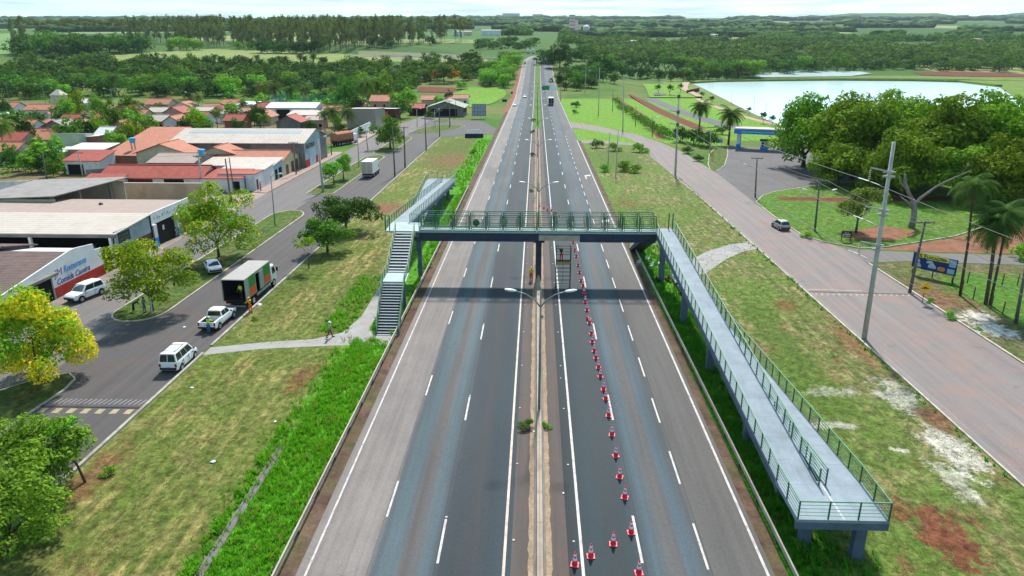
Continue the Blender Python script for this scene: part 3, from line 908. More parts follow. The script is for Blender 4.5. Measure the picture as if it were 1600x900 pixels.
M_TREAD = plain('stair_tread', (.33, .365, .375), 0.75, 0.25, 0.2, 1.5, dirt=(.12, .14, .15), dirt_amt=0.6)
M_DARKBLUE = plain('dark_stringer', (.025, .035, .048), 0.6, 0.3, 0.3, 1.5)
M_BEIGE_STEEL = plain('primed_beige_steel', (.42, .34, .26), 0.7, 0.25, 0.15, 1.5, dirt=(.25, .2, .16), dirt_amt=0.5)
M_GALV = plain('weathered_rail_steel', (.36, .32, .235), 0.55, 0.45, 0.25, 0.8, dirt=(.2, .15, .09), dirt_amt=0.7)
M_POSTDARK = plain('dark_post', (.04, .038, .036), 0.8, 0.2)
M_BARRIER = plain('barrier_concrete', (.34, .285, .235), 0.85, 0.2, 0.22, 1.1, dirt=(.21, .14, .10), dirt_amt=0.7)
M_BARRIER_TOP = plain('stained_barrier_top', (.30, .145, .095), 0.9, 0.15, 0.35, 1.2)
M_POLE = plain('concrete_pole', (.43, .42, .38), 0.85, 0.2, 0.2, 1.4, dirt=(.2, .19, .17), dirt_amt=0.6)
M_POLEDARK = plain('weathered_pole', (.14, .13, .115), 0.9, 0.15, 0.3, 1.4)
M_STEELPOLE = plain('galvanised_steel', (.20, .215, .215), 0.45, 0.5, 0.15, 2.0)
M_LAMPHEAD = plain('white_lamp_head', (.72, .74, .74), 0.4, 0.5, 0.08)
M_WIRE = plain('cable', (.10, .10, .10), 0.6, 0.3)
M_INSUL = plain('insulator', (.42, .33, .22), 0.3, 0.5)
M_BLACK = plain('black', (.012, .012, .013), 0.6, 0.3)
M_WHITE = plain('white_paint', (.74, .76, .76), 0.45, 0.4, 0.08)
M_CONE = plain('cone_orange', (.78, .022, .035), 0.5, 0.4, 0.12, 5)
M_CONEBASE = plain('cone_base_pink', (.80, .10, .13), 0.55, 0.4, 0.15, 5)
M_CONEWHITE = plain('cone_reflective_band', (.80, .76, .82), 0.35, 0.5, 0.06)
M_YSIGN = plain('yellow_sign', (.80, .42, .015), 0.45, 0.4, 0.06)
M_GREENSIGN = plain('green_sign', (.0, .20, .085), 0.45, 0.4, 0.06)
M_MAROON = plain('maroon_board', (.085, .014, .022), 0.6, 0.3, 0.15)
M_WOOD = plain('grey_wood', (.10, .082, .068), 0.9, 0.15, 0.35, 3)
M_CHROME = plain('dull_metal', (.25, .25, .26), 0.4, 0.5)

# ------------------------------------------------------------------ footbridge
FB = empty('footbridge', (0, 83.3, 0), 0, 'green railed pedestrian footbridge with stairs and long ramps crossing the highway', 'footbridge')
def fpart(name, mb, m, parent=FB, bevel=0.0, label=None):
    o = mb.build(name, m, parent, bevel)
    if parent is FB: o.matrix_parent_inverse = Matrix.Translation((0, -83.3, 0))
    if label: o['label'] = label
    return o
ZD = 6.4
DX0, DX1, DY0, DY1 = -13.9, 14.35, 82.2, 84.5
fpart('deck', MB().span(DX0, DX1, DY0 + .05, DY1 - .05, ZD - .2, ZD), M_LANDING)
for i, y in enumerate((DY0, DY1 - .3)):
    segs = [(DX0, .45), (5.35, DX1)] if i == 0 else [(DX0, DX1)]
    g = MB()
    for a, b in segs:
        g.span(a, b, y + .12, y + .20, 5.30, 6.12)
        g.span(a, b, y - .02, y + .32, 5.18, 5.30)
        g.span(a, b, y - .04, y + .34, 6.12, 6.195)
        k = a + 1.2
        while k < b:
            g.span(k, k + .03, y + .02, y + .118, 5.302, 6.118); k += 2.4
    fpart('girder', g, M_NAVY)
g = MB()
g.span(.46, 5.34, DY0 - .03, DY0 + .26, 5.50, 5.98)
g.span(.46, 5.34, DY0 - .10, DY0 + .30, 5.36, 5.498)
fpart('girder', g, M_BEIGE_STEEL, label='beige unpainted stretch of girder over the coned lane')
g = MB(); g.span(.46, 5.34, DY0 - .02, DY0 + .28, 5.982, 6.19)
fpart('girder_cap', g, M_PIER)

def rrect(cx, z0, z1, w, r, n=3):
    pts = []
    for (x, z, a0) in ((cx + w / 2 - r, z1 - r, 0), (cx - w / 2 + r, z1 - r, 90), (cx - w / 2 + r, z0 + r, 180), (cx + w / 2 - r, z0 + r, 270)):
        for k in range(n + 1):
            a = R(a0 + 90 * k / n)
            pts.append((x + r * math.cos(a), z + r * math.sin(a)))
    return pts
def panel_mesh(w=1.9, h=1.98):
    mb = MB()
    o = rrect(0, .06, h, w, .16); n = len(o)
    for i in range(n):
        a, b = o[i], o[(i + 1) % n]
        mb.bar((a[0], 0, a[1]), (b[0], 0, b[1]), .085)
    i_ = [(-w / 2 + .2, .26), (w / 2 - .2, .26), (w / 2 - .2, h - .2), (-w / 2 + .2, h - .2)]
    for k in range(4):
        a, b = i_[k], i_[(k + 1) % 4]
        mb.bar((a[0], 0, a[1]), (b[0], 0, b[1]), .07)
    i_ = [(-w / 2 + .38, .42), (w / 2 - .38, .42), (w / 2 - .38, h - .5), (-w / 2 + .38, h - .5)]
    for k in range(4):
        a, b = i_[k], i_[(k + 1) % 4]
        mb.bar((a[0], 0, a[1]), (b[0], 0, b[1]), .05)
    for x in (-w / 2 + .2, w / 2 - .2):
        mb.bar((x, 0, .06), (x, 0, .26), .04); mb.bar((x, 0, h - .2), (x, 0, h), .04)
    return mb.mesh('railing_panel', M_RAILDARK)
pm = panel_mesh()
for y in (DY0 + .06, DY1 - .06):
    npan = 14; wd = (DX1 - DX0) / npan
    for k in range(npan):
        o = link('railing_panel', pm, FB)
        o.matrix_parent_inverse = Matrix.Translation((0, -83.3, 0))
        o.location = (DX0 + wd * (k + .5), y, ZD)
    fpart('kick_rail', MB().bar((DX0, y, ZD + .52), (DX1, y, ZD + .52), .06), M_RAILDARK)
    fpart('kick_plate', MB().span(DX0, DX1, y - .02, y + .02, ZD + .003, ZD + .06), M_RAIL)
fpart('sign_disc', MB().tube([(DX0 + 6.9, DY0 - .0, ZD + 1.05), (DX0 + 6.9, DY0 + .035, ZD + 1.05)], .42, 18), M_RAILDARK)

def railing(pts, h=1.1, spacing=1.6, nr=5, mrail=M_RAIL, mpost=M_RAILDARK):
    mb = MB()
    for a, b in zip(pts, pts[1:]):
        a, b = Vector(a), Vector(b)
        for k in range(nr):
            z = h * (1 - k / nr)
            th = .06 if k == 0 else .028
            mb.bar(a + Vector((0, 0, z)), b + Vector((0, 0, z)), th)
    o = fpart('railing', mb, mrail)
    pmesh = MB().span(-.035, .035, -.035, .035, 0, h + .03).mesh('railing_post', mpost)
    for a, b in zip(pts, pts[1:]):
        a, b = Vector(a), Vector(b)
        n = max(1, round((b - a).length / spacing))
        for k in range(n + 1):
            if k == n and b != Vector(pts[-1]): continue
            p = link('post', pmesh, o); p.location = a + (b - a) * (k / n)
    return o

# right ramp: upper lane towards the camera, platform, lower lane back to the ground
RX0, RX1, RX2, RX3 = 14.36, 16.65, 16.95, 19.15
PZ, PY0, PY1 = 3.0, 32.75, 36.4
def slab(x0, x1, ya, za, yb, zb, th=.18, beam=.5):
    mb = MB()
    a, b = (ya, za), (yb, zb)
    mb.add([(x0, ya, za - th), (x1, ya, za - th), (x1, yb, zb - th), (x0, yb, zb - th), (x0, ya, za), (x1, ya, za), (x1, yb, zb), (x0, yb, zb)],
           [(0, 3, 2, 1), (4, 5, 6, 7), (0, 1, 5, 4), (1, 2, 6, 5), (2, 3, 7, 6), (3, 0, 4, 7)])
    return mb
def beams(x0, x1, ya, za, yb, zb, h=.5):
    mb = MB()
    for x in (x0 + .09, x1 - .09):
        mb.bar((x, ya, za - .19 - h / 2), (x, yb, zb - .19 - h / 2), .14, h)
    return mb
fpart('ramp', slab(RX0, RX1, DY0, ZD - .004, PY1, PZ), M_DECK)
fpart('ramp_beam', beams(RX0, RX1, DY0, ZD, PY1, PZ), M_PIER)
fpart('ramp', slab(RX2, RX3, PY1, PZ - .004, 86.5, .12), M_DECK)
fpart('ramp_beam', beams(RX2, RX3, PY1, PZ, 78, .75, .36), M_PIER)
fpart('landing', MB().span(DX1 + .004, RX1, DY0, DY1, ZD - .18, ZD - .002), M_DECK)
fpart('platform', MB().span(RX0 - .1, RX3 + .05, PY0, PY1, PZ - .18, PZ + .002), M_DECK)
for ya, yb in ((PY0 - .002, PY0 + .2), (PY1 - .4, PY1 - .2)): fpart('platform_beam', MB().span(RX0 - .1, RX3 + .05, ya, yb, PZ - .62, PZ - .182), M_PIER)
fpart('painted_line', MB().span(16.76, 16.86, PY0 + .05, PY1 - .2, PZ + .003, PZ + .006), M_WHITE_LINE)
railing([(RX0 + .05, DY0, ZD), (RX0 - .03, PY1, PZ), (RX0 - .03, PY0 + .06, PZ), (RX3, PY0 + .06, PZ), (RX3, PY1, PZ), (RX3 - .03, 86.2, .12)])
railing([(RX1 - .03, DY1, ZD), (RX1 - .03, DY0, ZD), (RX1 - .03, PY1 - .4, PZ)])
railing([(RX2 + .06, PY1 - .4, PZ), (RX2 + .06, 86.2, .12)], 1.1, 3.2)
gp = MB()
for x in (RX1 - .5, RX1 - .03): gp.span(x - .06, x + .06, DY1 - .1, DY1 + .02, ZD, ZD + 1.9)
fpart('gate_post', gp, M_RAILDARK)
def pier(x, y, z, w=.62, d=.5, cap=1.9, m=M_PIER):
    mb = MB().span(x - w / 2, x + w / 2, y - d / 2, y + d / 2, -.3, z - .35)
    mb.span(x - cap / 2, x + cap / 2, y - d / 2 - .05, y + d / 2 + .05, z - .35, z)
    fpart('pier', mb, m, bevel=.03)
sl = (ZD - PZ) / (DY0 - PY1)
for y in (45.8, 57.7, 69.4): pier(15.5, y, PZ + (y - PY1) * sl - .7)
pier(15.5, 83.4, ZD - .72, cap=2.1)
pier(15.6, 34.6, PZ - .62, cap=1.2); pier(18.1, 33.5, PZ - .62, cap=1.0)
for y in (48.0, 60.0): pier(18.05, y, PZ - (y - PY1) * (PZ - .12) / (86.5 - PY1) - .6, .45, .4, 1.6)
# stair beyond the right end of the deck, seen from below
st = fpart('stair', MB().add([(13.45, DY1, 5.2), (15.3, DY1, 5.2), (15.3, 97.5, -.1), (13.45, 97.5, -.1), (13.45, DY1, 5.75), (15.3, DY1, 5.75), (15.3, 98.5, 0), (13.45, 98.5, 0)],
     [(0, 3, 2, 1), (4, 5, 6, 7), (0, 1, 5, 4), (1, 2, 6, 5), (2, 3, 7, 6), (3, 0, 4, 7)]), M_DARKBLUE)
tm = MB().box((0, 0, 0), (1.9, .3, .07)).mesh('tread', M_TREAD)
for k in range(33):
    o = link('tread', tm, st); o.location = (14.38, DY1 + .3 + k * .42, ZD - .15 - k * .19)

# left side: landing, stairs towards the camera, ramp going away
LX0, LX1, LX2, LX3 = -21.2, -18.25, -18.0, -15.65
fpart('landing', MB().span(LX2, DX0 - .004, DY0, 86.6, ZD - .18, ZD - .002), M_LANDING)
LP0, LP1, LPZ = 135.6, 139.3, 2.8
fpart('ramp', slab(LX2, LX3, 86.6, ZD - .004, LP0, LPZ), M_DECK)
fpart('ramp_beam', beams(LX2, LX3, 86.6, ZD, LP0, LPZ), M_PIER)
fpart('ramp', slab(LX0, LX1, LP0, LPZ - .004, 112, .12), M_DECK)
fpart('ramp_beam', beams(LX0, LX1, LP0, LPZ, 117, .75, .36), M_PIER)
fpart('platform', MB().span(LX0 - .05, LX3 + .05, LP0, LP1, LPZ - .3, LPZ + .002), M_DECK)
railing([(LX3 - .05, 86.6, ZD), (LX3 - .03, LP0, LPZ), (LX3, LP1 - .06, LPZ), (LX0, LP1 - .06, LPZ), (LX0, LP0, LPZ), (LX0, 112.3, .12)])
railing([(LX2 + .03, DY0 + .3, ZD), (LX2 + .03, 86.6, ZD), (LX2 + .03, LP0 + .4, LPZ)])
railing([(LX3 - .05, 86.6, ZD), (DX0 - .05, 86.5, ZD), (DX0 - .05, DY1, ZD)])
gp = MB()
for x in (LX2 + .1, LX2 + .55): gp.span(x - .06, x + .06, DY0 + .2, DY0 + .32, ZD, ZD + 1.9)
fpart('gate_post', gp, M_RAILDARK)
sl2 = (ZD - LPZ) / (LP0 - 86.6)
for y in (97, 109, 121, 132): pier(-16.5, y, ZD - (y - 86.6) * sl2 - .7)
pier(-16.6, 84.0, ZD - .25, cap=2.4); pier(-14.2, 84.0, ZD - 1.25, .5, .5, 1.2)
fpart('pier', MB().span(.12, .82, 82.95, 83.7, -.1, 5.0).span(-.2, 1.15, 82.4, 84.3, 5.0, 5.178), M_NAVY, bevel=.03, label='navy central pier standing on the median')

ZL = 3.7
yA, yB, yC, yD = DY0, P(608, 426, ZL)[1], P(608, 440, ZL)[1], 64.9
def sx(y):     # stairs run slightly askew
    return -15.55 + (DY0 - y) / (DY0 - yD) * 1.0
W = 2.25
for (ya, za, yb, zb, n) in ((yA, ZD, yB, ZL, 14), (yC, ZL, yD, 0.0, 19)):
    mb = MB()
    for s in (-1, 1):
        mb.bar((sx(ya) + s * W / 2, ya, za - .22), (sx(yb) + s * W / 2, yb, max(zb - .22, .1)), .10, .34)
    mb.add([(sx(ya) - W / 2 + .05, ya, za - .42), (sx(ya) + W / 2 - .05, ya, za - .42), (sx(yb) + W / 2 - .05, yb, zb - .3), (sx(yb) - W / 2 + .05, yb, zb - .3)], [(0, 1, 2, 3)])
    s_ = fpart('stair', mb, M_DARKBLUE)
    dy = (ya - yb) / n
    tm = MB().box((0, 0, 0), (W - .1, dy * .9, .07)).mesh('tread', M_TREAD)
    for k in range(n):
        y = ya - dy * (k + .5)
        o = link('tread', tm, s_); o.location = (sx(y), y, za - (za - zb) * (k + 1) / n + (.05 if k == n - 1 else 0))
fpart('stair_landing', MB().add([(sx(yB) - W / 2 - .15, yB, ZL), (sx(yB) + W / 2 + .15, yB, ZL), (sx(yC) + W / 2 + .15, yC, ZL), (sx(yC) - W / 2 - .15, yC, ZL)], [(0, 1, 2, 3)]).span(sx(yB) - W / 2 - .1, sx(yB) + W / 2 + .1, yC + .02, yB - .02, ZL - .2, ZL - .01), M_LANDING)
for s in (-1, 1):
    railing([(sx(yA) + s * W / 2, yA, ZD), (sx(yB) + s * W / 2, yB, ZL), (sx(yC) + s * (W / 2 + .05), yC, ZL), (sx(yD) + s * W / 2, yD, 0.05)], 1.0, 1.9, 4)
ym = (yB + yC) / 2
fpart('pier', MB().span(sx(ym) - 1, sx(ym) - .7, ym - .15, ym + .15, -.2, ZL - .2).span(sx(ym) + .7, sx(ym) + 1, ym - .15, ym + .15, -.2, ZL - .2), M_PIER)

# ------------------------------------------------------------------ guardrails and median barrier
def guardrail(x, y0, y1, side, label):
    g = empty('guardrail', (x, y0, 0), 0, label, 'guardrail')
    prof = [(0, .46), (.045, .50), (.0, .555), (.0, .60), (.045, .655), (.0, .71), (.0, .76)]
    mb = MB()
    n = len(prof)
    for y in (0, y1 - y0):
        for a, z in prof: mb.v.append((a * side, y, z))
        for a, z in prof[::-1]: mb.v.append(((a - .02) * side, y, z))
    m_ = 2 * n
    for k in range(m_):
        mb.f.append([k, (k + 1) % m_, m_ + (k + 1) % m_, m_ + k]); mb.m.append(0)
    mb.f += [list(range(m_)), list(range(m_, 2 * m_))[::-1]]; mb.m += [0, 0]
    mb.span(-.045, .05, 0, y1 - y0, .752, .80)
    mb.build('rail', M_GALV, g)
    pme = MB().span(-.07, .07, -.05, .05, -.2, .72).mesh('post', M_POSTDARK)
    n = int((y1 - y0) / 4)
    for k in range(n + 1):
        link('post', pme, g, (-side * .13, k * 4.0 + .5, 0))
guardrail(-13.62, 22, 143, 1, 'long beige guardrail beside the grey shoulder left of the highway')
guardrail(14.0, 22, 100, -1, 'straight metal guardrail between the highway and the long right ramp')

bz = MB()
pr_ = [(.10, 0), (.13, .10), (.24, .32), (.29, .78), (.445, .78), (.475, .782), (.63, .78), (.68, .32), (.79, .10), (.82, 0)]
n = len(pr_)
ys = [20 + 3 * k for k in range(82)]
for y in ys:
    for x, z in pr_: bz.v.append((x, y, z + .03))
for j in range(len(ys) - 1):
    for k in range(n - 1):
        bz.f.append([j * n + k, j * n + k + 1, (j + 1) * n + k + 1, (j + 1) * n + k]); bz.m.append(1 if k == 4 else 0)
bz.f += [list(range(n)), list(range((len(ys) - 1) * n, len(ys) * n))]; bz.m += [0, 0]
for y in ys:       # joints between the cast lengths
    bz.bar((.29, y, .814), (.63, y, .814), .05, .012)
bo = bz.build('median_barrier', [M_BARRIER, M_BARRIER_TOP])
tag(bo, 'low concrete barrier with rusty stained top along the median', 'barrier')

# ------------------------------------------------------------------ lamps, poles, wires
def street_lamp(x, y, h, arm, label, z0=0.0, group='double armed lamps along the median', r=.09, rz=0.0):
    t = empty('street_lamp', (x, y, z0), rz, label, 'street lamp', group)
    mb = MB().tube([(0, 0, 0), (0, 0, h * .5), (0, 0, h)], [r * 1.3, r, r * .7], 8)
    mb.build('pole', M_STEELPOLE, t, smooth_=True)
    for s in (-1, 1):
        MB().tube([(0, 0, h - 1.3), (s * arm * .18, 0, h - .75), (s * arm * .5, 0, h - .28), (s * arm * .85, 0, h - .05)], [.055, .05, .045, .04], 6).build('arm', M_STEELPOLE, t, smooth_=True)
        hd = MB().lathe([(.03, -.45), (.13, -.38), (.17, -.1), (.16, .2), (.09, .42), (.02, .45)], 8)
        o = hd.build('lamp_head', M_LAMPHEAD, t, smooth_=True)
        o.location = (s * arm * 1.02, 0, h + .02)
        o.rotation_euler = (0, R(90 - s * 8), 0); o.scale = (.62, 1, 1)
ordn = ['first', 'second', 'third', 'fourth', 'fifth', 'sixth', 'seventh', 'eighth', 'ninth', 'tenth']
for k in range(9):
    y = [48.8, 93.0, 139, 184, 229, 274, 320, 366, 412][k]
    lab = ('tall double armed street lamp rising from the median in front of the footbridge' if k == 0 else
           f'{ordn[k-1]} double armed median street lamp beyond the footbridge')
    street_lamp(.46, y, 9.6, 2.15, lab, .8 if k < 5 else 0)
for k, (px, py, z) in enumerate([(8, 128, 11), (65, 131, 11), (120, 135, 11), (173, 138, 11), (302, 144, 11)]):
    X, Y = P(px, py, z)
    street_lamp(X, Y, 11, 3.0, ['white double armed lamp over the trees at the left picture edge', 'white double armed lamp second from the left edge over the trees', 'white double armed lamp third from the left edge over the trees',
        'white double armed lamp in front of the grey trunked palm', 'white double armed lamp above trees right of the tall palm'][k], 0, 'white lamps among the village trees')

def pole(base, top, r, label, arms='', m=M_POLE, cat='utility pole', group=None):
    X, Y = P(*base)
    h = _row_z(Y, top[1]) if Y < 430 else 12
    # lean so that the top falls where the photo shows it
    u = top[0] - 800; v = top[1] - 450
    d = F_PX * sp_ + v * cp_; f = F_PX * cp_ - v * sp_
    tt = Y / (f * cy_ + u * sy_)
    Xt = tt * (f * -sy_ + u * cy_)
    h = H_CAM - tt * d
    t = empty('utility_pole', (X, Y, 0), 0, label, cat, group)
    lean = max(-.06 * h, min(.06 * h, Xt - X))
    P0, P1 = Vector((0, 0, -.1)), Vector((lean, 0, h))
    MB().tube([P0, P0.lerp(P1, .5), P1], [r * 1.25, r, r * .75], 8).build('shaft', m, t, smooth_=True)
    at = lambda k: P0.lerp(P1, k)
    if 'T' in arms:
        c = at(.975)
        MB().span(c.x - 1.1, c.x + 1.1, -.07, .07, c.z - .07, c.z + .07).build('crossarm', M_POLEDARK, t)
        ins = MB()
        for q in (-1.0, -.4, .4, 1.0): ins.tube([(c.x + q, 0, c.z + .07), (c.x + q, 0, c.z + .3)], .05, 6)
        ins.build('insulators', M_INSUL, t)
    for ch, s in (('L', -1), ('R', 1)):
        if ch in arms:
            c = at(.72)
            MB().tube([c, c + Vector((s * .9, -.1, .35)), c + Vector((s * 2.0, -.2, .75))], .035, 6).build('lamp_arm', M_STEELPOLE, t)
            hd = MB().lathe([(.03, -.4), (.13, -.3), (.15, 0), (.1, .35), (.02, .4)], 8).build('lamp_head', M_LAMPHEAD, t)
            hd.location = c + Vector((s * 2.25, -.2, .82)); hd.rotation_euler = (0, R(90 - s * 15), 0)
    if 'l' in arms:      # single lamp on a curved top
        c = at(1)
        MB().tube([c - Vector((0, 0, .3)), c + Vector((.4, 0, .2)), c + Vector((1.3, 0, .35))], .04, 6).build('lamp_arm', M_STEELPOLE, t)
        hd = MB().lathe([(.03, -.35), (.12, -.25), (.14, 0), (.1, .3), (.02, .35)], 8).build('lamp_head', M_LAMPHEAD, t)
        hd.location = c + Vector((1.55, 0, .38)); hd.rotation_euler = (0, R(80), 0)
    if 'x' in arms:
        c = at(.7)
        MB().box((c.x + .25, -.1, c.z), (.5, .45, .75)).build('transformer', M_POLEDARK, t)
    return t, X, Y, h, lean

# the big leaning concrete pole with three sets of arms
bp, bX, bY, bH, bL = pole((1350, 530), (1397, 222), .20, 'tall leaning concrete power pole with three arms beside the brown road')
ends = []
for k, zk in enumerate((.655, .80, .935)[::-1]):
    zk = (.86, .675, .50)[k]
    c = Vector((bL * zk, 0, bH * zk))
    a = MB().bar(c + Vector((.15, -.12, 0)), c + Vector((-1.95, -.5, .45)), .14, .14)
    a.build('arm', M_POLE, bp)
    clamp = MB()
    for dz in (0, -.42): clamp.lathe([(.30, -.1), (.34, 0), (.30, .1)], 10, c + Vector((0, 0, dz)))
    clamp.bar(c + Vector((-.5, .1, -.02)), c + Vector((.5, -.1, -.02)), .16, .14); clamp.bar(c + Vector((-.5, .1, -.42)), c + Vector((.5, -.1, -.42)), .16, .14)
    clamp.build('clamp', M_POLE, bp)
    e = c + Vector((-1.95, -.5, .45))
    s_ = MB()
    for q in range(5): s_.lathe([(.05, -.06), (.12, 0), (.05, .06)], 8, e + Vector((0, 0, -.25 - q * .19)))
    s_.bar(e, e + Vector((0, 0, -1.15)), .03)
    s_.build('insulator', M_INSUL, bp)
    hw = e + Vector((0, 0, -1.2))
    MB().tube([hw + Vector((-.55, .9, .12)), hw, hw + Vector((.6, -.95, -.22))], .04, 6).build('conductor_sleeve', M_LAMPHEAD, bp)
    ends.append(Vector((bX, bY, 0)) + hw)

p2, X2, Y2, H2, L2 = pole((1055, 275), (1061, 146), .20, 'tall concrete power pole at the edge of the mown verge beyond the footbridge')
ends2 = []
for k, zk in enumerate((.965, .78, .63)):
    c = Vector((L2 * zk, 0, H2 * zk))
    MB().bar(c, c + Vector((-1.9, -.3, .35)), .16, .16).build('arm', M_POLE, p2)
    MB().lathe([(.3, -.35), (.36, -.1), (.36, .1), (.3, .35)], 10, c).build('clamp', M_POLEDARK, p2)
    e = c + Vector((-1.9, -.3, .35))
    s_ = MB()
    for q in range(4): s_.lathe([(.05, -.06), (.12, 0), (.05, .06)], 8, e + Vector((0, 0, -.25 - q * .2)))
    s_.build('insulator', M_INSUL, p2)
    ends2.append(Vector((X2, Y2, 0)) + e + Vector((0, 0, -1.1)))

def wire(a, b, sag, label, r=.03, group='power lines'):
    a, b = Vector(a), Vector(b)
    o = (a + b) / 2; n = 16
    pts = []
    for k in range(n + 1):
        t = k / n
        p = a.lerp(b, t); p.z -= sag * 4 * t * (1 - t)
        pts.append(p - o)
    w = MB().tube(pts, r, 5).build('power_line', M_WIRE)
    w.location = o
    tag(w, label, 'power line', group)
wn_ = ['uppermost', 'middle', 'lowest']
for k in range(3):
    wire(ends2[k], ends[k], 1.0, f'{wn_[k]} power line running from the big leaning pole to the far concrete pole')
    wire(ends[k], (40 + 6, 2, ends[k].z - 2.5), 1.2, f'{wn_[k]} power line running from the big leaning pole out of the picture on the right', .024)

UP = [
 ((1180, 308), (1183, 246), .13, 'dark pole with crossarm and one lamp by the grey forecourt', 'TL', M_POLEDARK),
 ((1273, 362), (1281, 281), .14, 'dark pole with crossarm and two lamps behind the silver car', 'TLR', M_POLEDARK),
 ((1421, 458), (1446, 345), .15, 'slim leaning pole with crossarm in front of the blue billboard', 'T', M_POLEDARK),
 ((1587, 506), (1606, 398), .15, 'dark wooden pole at the right picture edge by the paddock', 'x', M_POLEDARK),
 ((1109, 240), (1111, 198), .12, 'short grey pole with crossarm between the two palms', 'T', M_POLE),
 ((973, 205), (975, 121), .17, 'tall pale pole on the bright green slope beside the exit road', 'T', M_POLE),
 ((935, 180), (937, 106), .16, 'pale pole on the green slope nearer the highway', 'T', M_POLE),
 ((914, 148), (916, 93), .18, 'far pale pole on the green slope below the dark trees', 'T', M_POLE),
 ((950, 256), (953, 206), .11, 'left one of two thin grey poles on the mown verge', '', M_POLE),
 ((962, 277), (966, 204), .11, 'right one of two thin grey poles on the mown verge', '', M_POLE),
 ((993, 197), (994, 166), .12, 'thin dark pole left of the hedge by the red bank', '', M_POLEDARK),
 ((1019, 213), (1020, 184), .12, 'short dark pole with lamp beside the hedge by the red bank', 'l', M_POLEDARK),
 ((957, 174), (958, 142), .13, 'thin dark pole at the start of the dirt track', '', M_POLEDARK),
 ((617, 276), (613, 197), .15, 'dark pole by the kerb nearest the delivery truck', '', M_POLEDARK),
 ((633, 263), (631, 198), .17, 'thick dark pole on the verge right behind the delivery truck', 'T', M_POLEDARK),
 ((666, 235), (664, 184), .16, 'dark pole at the verge edge opposite the yellow green round tree', 'T', M_POLEDARK),
 ((687, 214), (686, 172), .15, 'slim dark pole at the junction left of the town letters', 'T', M_POLEDARK),
 ((703, 199), (702, 157), .16, 'tall dark pole on the green traffic island', 'T', M_POLEDARK),
 ((652, 199), (651, 171), .11, 'thin pale lamp post left of the green traffic island', 'l', M_POLE),
 ((680, 199), (679, 172), .11, 'thin pale lamp post on the near edge of the traffic island', 'l', M_POLE),
 ((712, 184), (712, 155), .12, 'slim pole in front of the grey roofed hall', '', M_POLEDARK),
 ((430, 354), (423, 275), .075, 'thin lamp post standing in the long grass island', 'l', M_STEELPOLE),
 ((505, 301), (496, 216), .2, 'stout pale concrete pole at the near end of the island with round trees', 'l', M_POLE),
 ((561, 261), (558, 203), .11, 'slim grey lamp post left of the delivery truck', 'l', M_POLE),
 ((317, 300), (310, 243), .17, 'white concrete pole at the corner of the red roofed row house', 'T', M_POLE),
 ((361, 316), (352, 248), .15, 'dark leaning pole left of the blue grey garage door', '', M_POLEDARK),
 ((366, 304), (358, 246), .11, 'thin leaning pole beside the garage door', '', M_POLEDARK),
 ((463, 273), (458, 222), .12, 'dark pole on the brick pavement in front of the warehouse', 'T', M_POLEDARK),
 ((74, 286), (66, 236), .14, 'dark leaning pole behind the grey metal gate', '', M_POLEDARK),
 ((130, 276), (122, 238), .15, 'pale pole in front of the small red roofed house with carport', 'T', M_POLE),
 ((307, 384), (305, 312), .06, 'thin bright post among the branches of the yellow green street tree', '', M_STEELPOLE),
 ((238, 493), (229, 418), .07, 'thin white post under the street tree at the island tip', '', M_WHITE),
 ((518, 243), (517, 208), .12, 'pole at the corner of the warehouse beside the red truck', 'T', M_POLEDARK),
 ((575, 235), (567, 196), .12, 'leaning pale pole by the white street wall', 'l', M_POLE),
]
for b, t_, r, lab, arms, m in UP: pole(b, t_, r, lab, arms, m)
def top_of(b, t_):
    X, Y = P(*b); return Vector((X, Y, _row_z(Y, t_[1]) - .1))
wlist = [((1180, 308), (1183, 246)), ((1273, 362), (1281, 281)), ((1421, 458), (1446, 345))]
tops = [top_of(*w) for w in wlist]
for q, off in (('left', -.9), ('right', .9)):
    o = Vector((off, 0, .25))
    wire(tops[0] + o, tops[1] + o, .5, f'{q} thin line between the forecourt pole and the two lamp pole', .024)
    wire(tops[1] + o, tops[2] + o, .5, f'{q} thin line between the two lamp pole and the billboard pole', .024)
    wire(tops[2] + o, (46.5 + off, 30, 8), .8, f'{q} thin line from the billboard pole out of the picture', .024)
tl = [top_of((617, 276), (613, 197)), top_of((633, 263), (631, 198)), top_of((666, 235), (664, 184)), top_of((687, 214), (686, 172)), top_of((703, 199), (702, 157))]
for a, b, q in zip(tl[1:], tl[2:], ('nearest', 'middle', 'farthest')): wire(a, b, .5, f'{q} span of line along the left verge poles', .02)
wire(top_of((317, 300), (310, 243)), top_of((463, 273), (458, 222)), .7, 'line from the white pole to the pole before the warehouse', .018)
wire(top_of((130, 276), (122, 238)), top_of((317, 300), (310, 243)), .8, 'line over the red roofed row house', .018)

